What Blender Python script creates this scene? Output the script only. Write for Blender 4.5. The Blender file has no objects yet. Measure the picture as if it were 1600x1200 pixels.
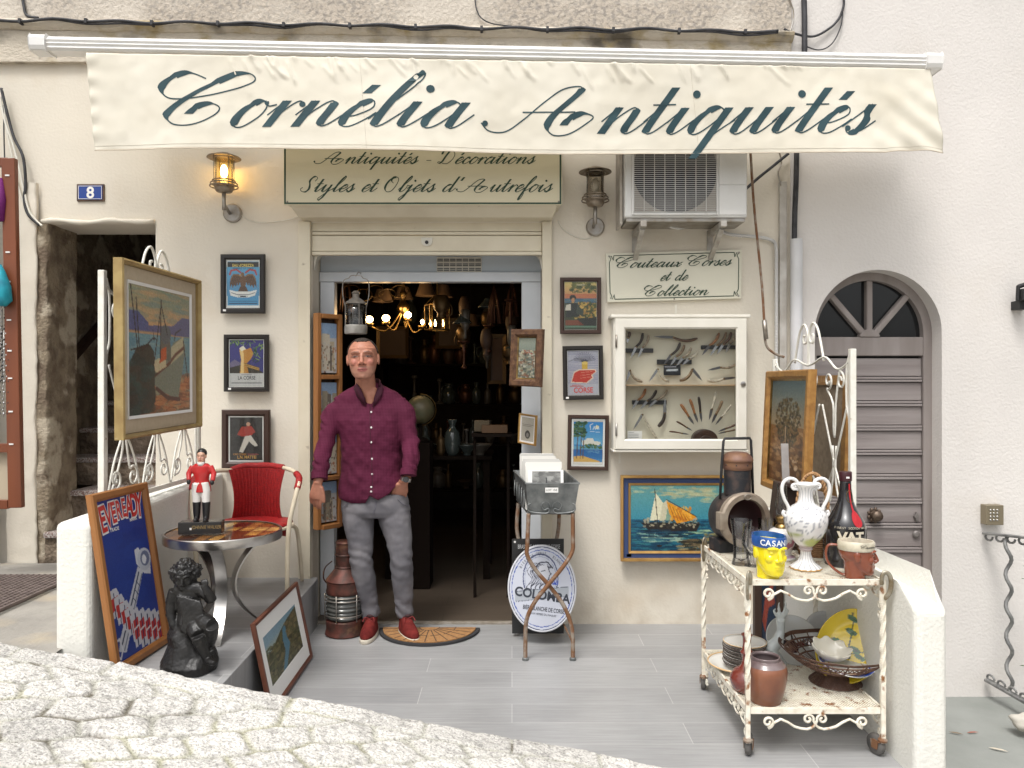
import bpy, math, random
import numpy as np
from mathutils import Vector, Matrix
from mathutils.noise import noise as pnoise
random.seed(7); np.random.seed(7)
PI = math.pi; R = math.radians
scene = bpy.context.scene
COL = scene.collection

# ------------------------------------------------------------------ camera, sky, sun, exposure
cam_d = bpy.data.cameras.new("camera"); cam = bpy.data.objects.new("camera", cam_d); COL.objects.link(cam)
cam.location = (0, 0, 1.5); cam.rotation_euler = (R(90), 0, 0)
cam_d.sensor_width = 36; cam_d.lens = 27; cam_d.clip_end = 500; cam_d.clip_start = 0.05
scene.camera = cam
SUN_EL, SUN_AZ = 62, 205        # degrees; azimuth measured clockwise from +Y (behind the camera)
world = bpy.data.worlds.new("World"); scene.world = world; world.use_nodes = True
wn = world.node_tree; bgn = wn.nodes["Background"]
sky = wn.nodes.new("ShaderNodeTexSky"); sky.sky_type = 'NISHITA'; sky.sun_disc = False
sky.sun_elevation = R(SUN_EL); sky.sun_rotation = R(SUN_AZ); sky.dust_density = 6; sky.air_density = 1.0
hs = wn.nodes.new("ShaderNodeHueSaturation"); hs.inputs['Saturation'].default_value = 0.16
wn.links.new(sky.outputs[0], hs.inputs['Color']); wn.links.new(hs.outputs[0], bgn.inputs[0])
bgn.inputs[1].default_value = 0.15
sl = bpy.data.lights.new("sun", 'SUN'); sl.energy = 1.3; sl.angle = R(14); sl.color = (1.0, 0.965, 0.92)
so = bpy.data.objects.new("sun", sl); COL.objects.link(so)
sd = Vector((math.sin(R(SUN_AZ))*math.cos(R(SUN_EL)), math.cos(R(SUN_AZ))*math.cos(R(SUN_EL)), math.sin(R(SUN_EL))))
so.rotation_euler = (-sd).to_track_quat('-Z', 'Y').to_euler()
vs = scene.view_settings
scene.display_settings.display_device = 'sRGB'
vs.view_transform = 'Standard'; vs.look = 'None'; vs.gamma = 1; vs.exposure = 0.4; vs.use_curve_mapping = False
scene.cycles.max_bounces = 7; scene.cycles.diffuse_bounces = 4; scene.cycles.transparent_max_bounces = 24

# ------------------------------------------------------------------ helpers
def W(u, v, d):
    "measured point: photograph column, row and its distance from the camera plane -> metres"
    return Vector(((u-800)/1200*d, d, 1.5-(v-600)/1200*d))
def X(u, d): return (u-800)/1200*d
def Z(v, d): return 1.5-(v-600)/1200*d
F = 4.8
def lin(c):
    return tuple(((x/255)/12.92 if x/255 <= .04045 else ((x/255+.055)/1.055)**2.4) for x in c)
MATS = {}
def mat(name, col, rough=.6, metal=0, col2=None, nscale=8, nmix=(.35, .65), bump=0, bscale=60, bdist=.004,
        spec=.5, col3=None, n3=2, m3=(.5, .6), emit=None, estr=0, coat=0, detail=6, alpha=None, stretch=None, trans=0):
    if name in MATS: return MATS[name]
    m = bpy.data.materials.new(name); m.use_nodes = True; MATS[name] = m
    nt = m.node_tree; N = nt.nodes; L = nt.links; b = N["Principled BSDF"]
    b.inputs['Roughness'].default_value = rough; b.inputs['Metallic'].default_value = metal
    b.inputs['Specular IOR Level'].default_value = spec; b.inputs['Coat Weight'].default_value = coat
    b.inputs['Transmission Weight'].default_value = trans
    b.inputs['Base Color'].default_value = (*col, 1)
    tc = N.new("ShaderNodeTexCoord"); mp = N.new("ShaderNodeMapping"); L.new(tc.outputs['Object'], mp.inputs[0])
    if stretch: mp.inputs['Scale'].default_value = stretch
    def noise(s, d=detail):
        n = N.new("ShaderNodeTexNoise"); n.inputs['Scale'].default_value = s; n.inputs['Detail'].default_value = d
        L.new(mp.outputs[0], n.inputs['Vector']); return n
    def ramp(n, a, c):
        r = N.new("ShaderNodeMapRange"); r.inputs['From Min'].default_value = a; r.inputs['From Max'].default_value = c
        L.new(n.outputs['Fac'], r.inputs['Value']); return r
    cur = None
    if col2:
        mx = N.new("ShaderNodeMix"); mx.data_type = 'RGBA'
        mx.inputs['A'].default_value = (*col, 1); mx.inputs['B'].default_value = (*col2, 1)
        L.new(ramp(noise(nscale), *nmix).outputs[0], mx.inputs['Factor']); cur = mx.outputs['Result']
    if col3:
        mx = N.new("ShaderNodeMix"); mx.data_type = 'RGBA'
        if cur: L.new(cur, mx.inputs['A'])
        else: mx.inputs['A'].default_value = (*col, 1)
        mx.inputs['B'].default_value = (*col3, 1)
        L.new(ramp(noise(n3, 10), *m3).outputs[0], mx.inputs['Factor']); cur = mx.outputs['Result']
    if cur: L.new(cur, b.inputs['Base Color'])
    if bump:
        bp = N.new("ShaderNodeBump"); bp.inputs['Strength'].default_value = bump; bp.inputs['Distance'].default_value = bdist
        L.new(noise(bscale, 8).outputs['Fac'], bp.inputs['Height']); L.new(bp.outputs[0], b.inputs['Normal'])
    if emit:
        b.inputs['Emission Color'].default_value = (*emit, 1); b.inputs['Emission Strength'].default_value = estr
    return m
def vcmat(name, rough=.5, bump=0, bscale=200, spec=.5, coat=0, bdist=.001, metal=0):
    "material that takes its paint from the mesh's colour attribute"
    if name in MATS: return MATS[name]
    m = mat(name, (.5, .5, .5), rough=rough, bump=bump, bscale=bscale, spec=spec, coat=coat, bdist=bdist, metal=metal)
    a = m.node_tree.nodes.new("ShaderNodeAttribute"); a.attribute_name = "paint"
    m.node_tree.links.new(a.outputs['Color'], m.node_tree.nodes["Principled BSDF"].inputs['Base Color'])
    return m
def glassmat(name, tint=(1, 1, 1), refl=.25, rough=.03, dens=0):
    if name in MATS: return MATS[name]
    m = bpy.data.materials.new(name); m.use_nodes = True; MATS[name] = m
    nt = m.node_tree; N = nt.nodes; L = nt.links; N.remove(N["Principled BSDF"])
    t = N.new("ShaderNodeBsdfTransparent"); t.inputs[0].default_value = (*tint, 1)
    g = N.new("ShaderNodeBsdfGlossy"); g.inputs['Roughness'].default_value = rough
    fr = N.new("ShaderNodeLayerWeight"); fr.inputs['Blend'].default_value = refl
    mr = N.new("ShaderNodeMapRange"); mr.inputs['To Min'].default_value = dens; mr.inputs['To Max'].default_value = .9
    mx = N.new("ShaderNodeMixShader"); L.new(fr.outputs['Fresnel'], mr.inputs[0]); L.new(mr.outputs[0], mx.inputs[0])
    L.new(t.outputs[0], mx.inputs[1]); L.new(g.outputs[0], mx.inputs[2]); L.new(mx.outputs[0], N["Material Output"].inputs[0])
    return m

class MB:
    def __init__(s): s.v = []; s.f = []; s.c = None
    def add(s, vs_, fs, M=None):
        o = len(s.v)
        s.v += [tuple(M @ Vector(p)) if M else tuple(p) for p in vs_]
        s.f += [tuple(i+o for i in f) for f in fs]; return s
    def merge(s, o, M=None): return s.add(o.v, o.f, M)
    def box(s, x0, x1, y0, y1, z0, z1, M=None):
        return s.add([(x0,y0,z0),(x1,y0,z0),(x1,y1,z0),(x0,y1,z0),(x0,y0,z1),(x1,y0,z1),(x1,y1,z1),(x0,y1,z1)],
                     [(0,3,2,1),(4,5,6,7),(0,1,5,4),(1,2,6,5),(2,3,7,6),(3,0,4,7)], M)
    def bar(s, a, b, w, h=None, up=(0, 0, 1)):
        "rectangular bar from a to b, w across and h in the up direction"
        a = Vector(a); b = Vector(b); h = h or w; d = (b-a).normalized(); up = Vector(up)
        if abs(d.dot(up)) > .95: up = Vector((0, 1, 0))
        x = d.cross(up).normalized(); y = x.cross(d)
        q = [a-x*w/2-y*h/2, a+x*w/2-y*h/2, a+x*w/2+y*h/2, a-x*w/2+y*h/2]
        q += [p+(b-a) for p in q]
        return s.add(q, [(0,1,2,3),(7,6,5,4),(0,4,5,1),(1,5,6,2),(2,6,7,3),(3,7,4,0)])
    def tube(s, pts, r, n=8, r2=None, cap=True, closed=False, up=None):
        "tube through pts; r number or list; r2 gives the other half axis"
        P = [Vector(p) for p in pts]; m = len(P)
        rr = r if isinstance(r, (list, tuple)) else [r]*m
        rq = rr if r2 is None else (r2 if isinstance(r2, (list, tuple)) else [r2]*m)
        o = len(s.v); nx = None
        for i, p in enumerate(P):
            if closed: t = (P[(i+1) % m]-P[i-1])
            else: t = (P[min(i+1, m-1)]-P[max(i-1, 0)])
            t = t.normalized() if t.length > 1e-9 else Vector((0, 0, 1))
            if nx is None or up:
                ref = Vector(up) if up else (Vector((0, 0, 1)) if abs(t.z) < .9 else Vector((0, 1, 0)))
                nx = t.cross(ref); nx = nx.normalized() if nx.length > 1e-6 else Vector((1, 0, 0))
            else:
                nx = (nx - t*nx.dot(t)).normalized()
            ny = t.cross(nx)
            for k in range(n):
                a = 2*PI*k/n; s.v.append(tuple(p+nx*math.cos(a)*rr[i]+ny*math.sin(a)*rq[i]))
        for i in range(m if closed else m-1):
            j = (i+1) % m
            for k in range(n):
                l = (k+1) % n; s.f.append((o+i*n+k, o+i*n+l, o+j*n+l, o+j*n+k))
        if cap and not closed:
            s.f.append(tuple(o+k for k in range(n))[::-1]); s.f.append(tuple(o+(m-1)*n+k for k in range(n)))
        return s
    def loft(s, rings, n=24, M=None, pw=2.0):
        "rings: (x,y,z,rx,ry[,tilt]) horizontal superellipses, closed at both ends"
        o = len(s.v)
        for q in rings:
            x, y, z, rx, ry = q[:5]; ti = q[5] if len(q) > 5 else 0
            for k in range(n):
                a = 2*PI*k/n; c, sn = math.cos(a), math.sin(a)
                c = math.copysign(abs(c)**(2/pw), c); sn = math.copysign(abs(sn)**(2/pw), sn)
                p = Vector((x+rx*c, y+ry*sn, z+ti*rx*c)); s.v.append(tuple(M @ p) if M else tuple(p))
        for i in range(len(rings)-1):
            for k in range(n):
                l = (k+1) % n; s.f.append((o+i*n+k, o+i*n+l, o+(i+1)*n+l, o+(i+1)*n+k))
        s.f.append(tuple(o+k for k in range(n))[::-1]); s.f.append(tuple(o+(len(rings)-1)*n+k for k in range(n)))
        return s
    def lathe(s, prof, n=32, M=None, cap=False):
        "prof: (r,z) list around Z"
        o = len(s.v); m = len(prof)
        for r_, z in prof:
            for k in range(n):
                p = Vector((max(r_, 1e-4)*math.cos(2*PI*k/n), max(r_, 1e-4)*math.sin(2*PI*k/n), z)); s.v.append(tuple(M @ p) if M else tuple(p))
        for i in range(m-1):
            for k in range(n):
                l = (k+1) % n; s.f.append((o+i*n+k, o+i*n+l, o+(i+1)*n+l, o+(i+1)*n+k))
        if cap:
            s.f.append(tuple(o+k for k in range(n))[::-1]); s.f.append(tuple(o+(m-1)*n+k for k in range(n)))
        return s
    def sphere(s, c, r, n=16, M=None):
        rx, ry, rz = r if isinstance(r, (tuple, list)) else (r, r, r)
        h = n//2; pr = [(math.sin(PI*i/h), -math.cos(PI*i/h)) for i in range(h+1)]
        T = Matrix.Translation(Vector(c)) @ (Matrix.Diagonal((rx, ry, rz, 1)))
        return s.lathe(pr, n, (M @ T) if M else T)
    def prism(s, poly, y0, y1, M=None):
        "poly of (x,z) extruded along y"
        n = len(poly); a = sum(poly[i][0]*poly[(i+1) % n][1]-poly[(i+1) % n][0]*poly[i][1] for i in range(n))
        if a < 0: poly = poly[::-1]
        return s.add([(x, y0, z) for x, z in poly]+[(x, y1, z) for x, z in poly],
                     [tuple(range(n)), tuple(range(n, 2*n))[::-1]]+[(i, i+n, (i+1) % n+n, (i+1) % n) for i in range(n)], M)
    def frame(s, w, h, fw, prof):
        "picture frame, mitred; prof: (inset 0..fw, y) from outer back over the front to the inner back"
        o = len(s.v); m = len(prof)
        for i, yy in prof:
            for (x, z) in ((-w/2+i, i), (w/2-i, i), (w/2-i, h-i), (-w/2+i, h-i)): s.v.append((x, yy, z))
        for j in range(m-1):
            for k in range(4):
                l = (k+1) % 4; s.f.append((o+j*4+k, o+j*4+l, o+(j+1)*4+l, o+(j+1)*4+k))
        for k in range(4):
            l = (k+1) % 4; s.f.append((o+(m-1)*4+k, o+(m-1)*4+l, o+l, o+k))
        return s
    def build(s, name, m, parent=None, smooth=False, bevel=0, color=None, ang=None, rootM=None, solid=0):
        me = bpy.data.meshes.new(name)
        vv = s.v
        if rootM is not None:
            I = rootM.inverted(); vv = [tuple(I @ Vector(p)) for p in vv]
        me.from_pydata(vv, [], s.f); me.validate(); me.update()
        if m: me.materials.append(m)
        if color is not None:
            at = me.color_attributes.new("paint", 'FLOAT_COLOR', 'POINT')
            c = np.ones((len(me.vertices), 4), dtype=np.float32); c[:, :3] = np.asarray(color, dtype=np.float32)[:len(me.vertices)]
            at.data.foreach_set("color", c.ravel())
        if smooth:
            me.shade_smooth()
            if ang: me.set_sharp_from_angle(angle=R(ang))
        o = bpy.data.objects.new(name, me); COL.objects.link(o)
        if parent: o.parent = parent
        if bevel:
            b = o.modifiers.new("bevel", 'BEVEL'); b.width = bevel; b.segments = 2; b.limit_method = 'ANGLE'; b.angle_limit = R(40)
        if solid:
            b = o.modifiers.new("solid", 'SOLIDIFY'); b.thickness = solid; b.offset = 0
        return o

def tag(o, label=None, cat=None, group=None, kind=None):
    if label: o['label'] = label
    if cat: o['category'] = cat
    if group: o['group'] = group
    if kind: o['kind'] = kind
    return o
def thing(name, label, cat, loc=(0, 0, 0), rz=0, group=None, M=None):
    o = bpy.data.objects.new(name, None); COL.objects.link(o); o.empty_display_size = .05
    if M is not None: o.matrix_world = M
    else: o.location = loc; o.rotation_euler = (0, 0, rz)
    return tag(o, label, cat, group)
def TM(loc, rz=0, rx=0, ry=0, sc=1):
    return Matrix.Translation(Vector(loc)) @ Matrix.Rotation(rz, 4, 'Z') @ Matrix.Rotation(ry, 4, 'Y') @ Matrix.Rotation(rx, 4, 'X') @ Matrix.Diagonal((sc, sc, sc, 1))
def dup(root, loc=None, rz=None, label=None, M=None, group=None):
    def cp(o, p):
        c = o.copy(); COL.objects.link(c)
        if p: c.parent = p
        for ch in [q for q in kids.get(o.name, [])]: cp(ch, c)
        return c
    kids = {}
    for q in list(COL.objects):
        if q.parent: kids.setdefault(q.parent.name, []).append(q)
    r = cp(root, None)
    if M is not None: r.matrix_world = M
    else:
        if loc is not None: r.location = loc
        if rz is not None: r.rotation_euler = (0, 0, rz)
    if label: r['label'] = label
    if group: r['group'] = group
    return r
def catmull(P, k=8, closed=False):
    P = [tuple(p) for p in P]; n = len(P); out = []
    rng = range(n if closed else n-1)
    for i in rng:
        g = (lambda j: P[j % n]) if closed else (lambda j: P[min(max(j, 0), n-1)])
        p0, p1, p2, p3 = g(i-1), g(i), g(i+1), g(i+2)
        for j in range(k):
            t = j/k
            out.append(tuple(.5*((2*b)+(-a+c)*t+(2*a-5*b+4*c-d)*t*t+(-a+3*b-3*c+d)*t**3) for a, b, c, d in zip(p0, p1, p2, p3)))
    if not closed: out.append(P[-1])
    return out
def remesh(mb, voxel, smooth=4, fac=.5):
    "join overlapping closed shapes into one continuous skin"
    me = bpy.data.meshes.new("t"); me.from_pydata(mb.v, [], mb.f); me.validate(); me.update()
    o = bpy.data.objects.new("t", me); COL.objects.link(o)
    r = o.modifiers.new("r", 'REMESH'); r.mode = 'VOXEL'; r.voxel_size = voxel
    if smooth:
        q = o.modifiers.new("s", 'SMOOTH'); q.iterations = smooth; q.factor = fac
    dg = bpy.context.evaluated_depsgraph_get(); ev = o.evaluated_get(dg); m2 = ev.to_mesh()
    out = MB(); n = len(m2.vertices); a = np.empty(n*3, dtype=np.float32); m2.vertices.foreach_get("co", a)
    out.v = [tuple(p) for p in a.reshape(-1, 3).tolist()]; out.f = [tuple(p.vertices) for p in m2.polygons]
    ev.to_mesh_clear(); bpy.data.objects.remove(o); bpy.data.meshes.remove(me)
    return out
def text(s, size, M, bold=0, align='CENTER', extrude=0, sx=1, shear=0, spacing=1):
    cu = bpy.data.curves.new("t", 'FONT'); cu.body = s; cu.size = size; cu.align_x = align; cu.offset = bold*size
    cu.shear = shear; cu.space_character = spacing; cu.resolution_u = 4; cu.extrude = extrude
    o = bpy.data.objects.new("t", cu); COL.objects.link(o)
    dg = bpy.context.evaluated_depsgraph_get(); me = o.evaluated_get(dg).to_mesh()
    B = Matrix(((sx, 0, 0, 0), (0, 0, -1, 0), (0, 1, 0, 0), (0, 0, 0, 1)))   # text plane -> XZ, facing -Y
    mb = MB(); mb.add([v.co[:] for v in me.vertices], [tuple(p.vertices) for p in me.polygons], M @ B)
    o.evaluated_get(dg).to_mesh_clear(); bpy.data.objects.remove(o); bpy.data.curves.remove(cu)
    return mb

# ------------------------------------------------------------------ copperplate lettering, drawn pen stroke by pen stroke
SL = .72
G = {
 'i': (.9, [[(0,.45),(.2,.85),(.3,1.0)], [(.3,1),(.3,.3),(.42,.03),(.65,.12),(.95,.55)]], [(.36,1.5)]),
 'n': (1.6, [[(0,.45),(.2,.85),(.3,1.0)], [(.3,1),(.3,0)], [(.32,.1),(.5,.6),(.8,.97),(1.0,.93),(1.05,.65),(1.05,.25),(1.17,.03),(1.4,.12),(1.7,.55)]], []),
 'o': (1.15, [[(.75,.97),(.5,.98),(.25,.75),(.16,.38),(.3,.04),(.6,.02),(.88,.35),(.92,.72),(.75,.97)], [(.75,.97),(.95,.8),(1.2,.85)]], []),
 'r': (.98, [[(0,.45),(.2,.85),(.3,1.0)], [(.3,1),(.3,0)], [(.32,.1),(.45,.6),(.7,.97),(.95,.9)]], [(.92,.86)]),
 'e': (1.0, [[(.15,.38),(.5,.45),(.85,.72),(.72,.98),(.5,.96),(.25,.73),(.16,.38),(.3,.04),(.6,.02),(.88,.25),(1.1,.55)]], []),
 'l': (.9, [[(0,.3),(.45,1.1),(.72,1.8),(.62,2.12),(.44,1.9),(.3,1.2),(.3,.3),(.42,.03),(.65,.12),(.95,.55)]], []),
 'a': (1.55, [[(1.0,.85),(.75,1.0),(.5,.97),(.25,.73),(.16,.35),(.32,.03),(.6,.08),(.9,.5),(1.05,1.0)], [(1.05,1),(1.05,.28),(1.15,.03),(1.38,.12),(1.65,.55)]], []),
 'd': (1.55, [[(1.0,.85),(.75,1.0),(.5,.97),(.25,.73),(.16,.35),(.32,.03),(.6,.08),(.9,.5),(1.05,1.0)], [(1.05,2.1),(1.05,.28),(1.15,.03),(1.38,.12),(1.65,.55)]], []),
 'q': (1.5, [[(1.0,.85),(.75,1.0),(.5,.97),(.25,.73),(.16,.35),(.32,.03),(.6,.08),(.9,.5),(1.05,1.0)], [(1.05,1),(1.05,-.9)], [(1.05,-.2),(1.3,.2),(1.6,.55)]], []),
 'u': (1.55, [[(0,.45),(.2,.85),(.3,1.0)], [(.3,1),(.3,.28),(.42,.03),(.65,.08),(.9,.5),(1.05,.95)], [(1.05,1),(1.05,.28),(1.15,.03),(1.38,.12),(1.65,.55)]], []),
 't': (.9, [[(0,.45),(.3,1.1)], [(.3,1.75),(.3,.3),(.42,.03),(.65,.12),(.95,.55)], [(-.1,1.1),(.75,1.12)]], []),
 's': (.95, [[(-.05,.25),(.25,.7),(.5,1.12)], [(.5,1.12),(.5,.85),(.68,.5),(.6,.12),(.35,.01),(.15,.15)], [(.45,.02),(.75,.12),(1.05,.5)]], [(.2,.2)]),
 'c': (1.0, [[(.78,.78),(.72,.97),(.5,.97),(.25,.73),(.16,.38),(.3,.04),(.6,.02),(.88,.25),(1.1,.55)]], [(.76,.78)]),
 'b': (1.1, [[(0,.3),(.45,1.1),(.72,1.8),(.62,2.12),(.44,1.9),(.3,1.2),(.3,.3),(.42,.03),(.72,.1),(.92,.5),(.85,.9),(1.0,.85),(1.2,.85)]], []),
 'j': (.85, [[(0,.45),(.2,.85),(.3,1.0)], [(.3,1),(.3,0),(.22,-.8),(0,-1.1),(-.2,-.9),(.1,-.4),(.5,.1),(.9,.5)]], [(.36,1.5)]),
 'y': (1.55, [[(0,.45),(.2,.85),(.3,1.0)], [(.3,1),(.3,.28),(.42,.03),(.65,.08),(.9,.5),(1.05,.95)], [(1.05,1),(1.05,0),(.95,-.8),(.7,-1.1),(.5,-.9),(.8,-.4),(1.2,.1),(1.6,.5)]], []),
 'f': (.85, [[(0,.3),(.45,1.1),(.72,1.8),(.62,2.12),(.44,1.9),(.3,1.2),(.3,0),(.3,-.7),(.42,-1.1),(.58,-.8),(.5,-.2),(.36,.05),(.9,.5)]], []),
 'x': (1.15, [[(.05,.8),(.25,.98),(.42,.75),(.6,.2),(.78,.03),(1.2,.5)], [(1.05,.95),(.55,.5),(.05,.05)]], []),
 ' ': (1.1, [], []), '-': (1.0, [[(.1,.5),(.8,.5)]], []), "'": (.5, [[(.2,2.0),(.15,1.5)]], []),
}
def capt(pts, x0, base=207, s=40): return [((u-x0)/s, (base-v)/s) for u, v in pts]
CAPS = {   # already slanted
 'C': (2.05, [capt([(318,133),(292,124),(264,137),(257,152),(270,164),(305,162),(355,150),(384,138),(381,127),(357,127),(312,150),(277,174),(264,190),(274,203),(300,203),(328,190),(337,178),(325,171),(306,176),(294,187)], 262)], []),
 'A': (4.25, [capt([(752,192),(764,204),(788,205),(815,188),(845,163),(875,142),(900,137),(904,143),(885,160),(862,180),(852,198),(862,210),(885,208),(912,192),(922,182),(906,177),(886,185),(877,195)], 752), capt([(815,176),(895,175)], 752)], [(.15,.35)]),
 'S': (1.35, [[(1.75,1.45),(2.1,1.85),(1.85,2.1),(1.4,1.9),(1.05,1.45),(1.05,.95),(.9,.4),(.45,.02),(-.05,.08),(-.2,.4),(.1,.6)]], []),
 'O': (1.9, [[(1.9,2.0),(1.2,1.75),(.6,1.1),(.35,.45),(.6,.03),(1.2,.15),(1.85,.9),(2.2,1.7),(1.9,2.05),(1.4,1.9),(1.25,1.5),(1.5,1.2)]], []),
 'D': (2.2, [[(1.7,1.9),(1.1,1.1),(.6,.35),(.2,.08),(-.05,.2),(.2,.32),(.7,.05),(1.3,.05),(2.0,.6),(2.4,1.4),(2.1,1.95),(1.4,2.05),(.8,1.8),(.6,1.4)]], []),
}
def script(s, thick=.3, thin=.05):
    "returns list of stroke polygons [(left,right) rows] in x-height units and total width"
    x = 0; out = []; dots = []
    for ch in s:
        acc = ch in 'éÉ'; c = 'e' if acc else ch
        cap = c in CAPS
        adv, strokes, dd = CAPS[c] if cap else G[c]
        for st in strokes:
            pts = catmull(st, 10)
            if not cap: pts = [(px+py*SL, py) for px, py in pts]
            out.append([(px+x, py) for px, py in pts])
        for (px, py) in dd: dots.append((x+(px if cap else px+py*SL), py, .15 if c in 'ij' else .11))
        if acc: out.append([(x+.95+.55, 1.62), (x+.75+.42, 1.28)])
        x += adv
    rows = []
    k = Vector((-SL, -1)).normalized()
    for pts in out:
        L = []; n = len(pts)
        for i, p in enumerate(pts):
            a = pts[max(i-1, 0)]; b = pts[min(i+1, n-1)]
            t = Vector((b[0]-a[0], b[1]-a[1])); t = t.normalized() if t.length > 1e-9 else Vector((1, 0))
            dn = max(0, t.dot(k)); w = thin+(thick-thin)*max(0, dn-.35)/.65
            nn = Vector((-t.y, t.x))
            if dn > .9: nn = Vector((1, 0)) if nn.x > 0 else Vector((-1, 0)); w *= 1.12
            L.append(((p[0]+nn.x*w/2, p[1]+nn.y*w/2), (p[0]-nn.x*w/2, p[1]-nn.y*w/2)))
        rows.append(L)
    return rows, dots, x
def script_mesh(s, put, thick=.3, thin=.05, eps=.0004):
    "put(x,y,lift) -> 3D point"
    rows, dots, w = script(s, thick, thin); mb = MB(); k = 0
    for L in rows:
        o = len(mb.v)
        for i, (a, b) in enumerate(L):
            e = eps*(k % 3)+eps*.5*i/len(L)
            mb.v.append(tuple(put(a[0], a[1], e))); mb.v.append(tuple(put(b[0], b[1], e)))
        for i in range(len(L)-1): mb.f.append((o+2*i, o+2*i+1, o+2*i+3, o+2*i+2))
        k += 1
    for x, y, r in dots:
        o = len(mb.v)
        for j in range(12): mb.v.append(tuple(put(x+r*math.cos(j*PI/6), y+r*math.sin(j*PI/6), eps*3.5)))
        mb.f.append(tuple(range(o, o+12)))
    return mb, w
def script_width(s): return script(s)[2]

# ------------------------------------------------------------------ painter for the pictures (colours land in a mesh attribute)
class Cv:
    def __init__(s, w, h, bg=(255, 255, 255)):
        s.w, s.h = w, h; s.a = np.ones((h, w, 3))*np.array(bg, float)
        s.X, s.Y = np.meshgrid((np.arange(w)+.5)/w, (np.arange(h)+.5)/h)
    def put(s, m, c, a=1):
        m = (m.astype(float)*a)[..., None]; s.a = s.a*(1-m)+np.array(c, float)*m; return s
    def rect(s, x0, y0, x1, y1, c, a=1): return s.put((s.X >= x0) & (s.X < x1) & (s.Y >= y0) & (s.Y < y1), c, a)
    def ell(s, x, y, rx, ry, c, a=1, soft=0):
        d = ((s.X-x)/rx)**2+((s.Y-y)/ry)**2
        return s.put(np.clip((1.2-d)/.6, 0, 1) if soft else d < 1, c, a)
    def poly(s, P, c, a=1):
        m = np.zeros_like(s.X, bool); n = len(P)
        for i in range(n):
            x0, y0 = P[i]; x1, y1 = P[(i+1) % n]
            if y0 == y1: continue
            cr = ((s.Y < y0) != (s.Y < y1)) & (s.X < (x1-x0)*(s.Y-y0)/(y1-y0)+x0); m ^= cr
        return s.put(m, c, a)
    def line(s, P, wd, c, a=1):
        asp = s.h/s.w
        for (x0, y0), (x1, y1) in zip(P[:-1], P[1:]):
            dx, dy = x1-x0, (y1-y0)*asp; L2 = dx*dx+dy*dy+1e-12
            t = np.clip(((s.X-x0)*dx+(s.Y-y0)*asp*dy)/L2, 0, 1)
            d = np.hypot(s.X-x0-t*dx, (s.Y-y0)*asp-t*dy); s.put(np.clip((wd-d)/(wd*.3)+.5, 0, 1), c, a)
        return s
    def grad(s, y0, y1, c0, c1):
        t = np.clip((s.Y-y0)/(y1-y0), 0, 1)[..., None]; m = ((s.Y >= y0) & (s.Y < y1))[..., None]
        s.a = np.where(m, np.array(c0, float)*(1-t)+np.array(c1, float)*t, s.a); return s
    def dabs(s, n, x0, y0, x1, y1, cols, rx, ry, a=.6, seed=1):
        r = random.Random(seed)
        for _ in range(n): s.ell(r.uniform(x0, x1), r.uniform(y0, y1), rx*r.uniform(.4, 1.3), ry*r.uniform(.4, 1.3), r.choice(cols), a)
        return s
    def grain(s, k, seed=3):
        g = np.random.RandomState(seed); s.a = s.a+g.randn(s.h, s.w, 1)*k+g.randn(s.h, s.w, 3)*k*.4; return s
    def mesh(s, x0, x1, z0, z1, y):
        mb = MB(); w, h = s.w, s.h
        for j in range(h):
            for i in range(w): mb.v.append((x0+(x1-x0)*i/(w-1), y, z1+(z0-z1)*j/(h-1)))
        mb.f = [(j*w+i, (j+1)*w+i, (j+1)*w+i+1, j*w+i+1) for j in range(h-1) for i in range(w-1)]
        a = np.clip(s.a, 0, 255)/255; a = np.where(a <= .04045, a/12.92, ((a+.055)/1.055)**2.4)*.82
        mb.c = a.reshape(-1, 3); return mb
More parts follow.
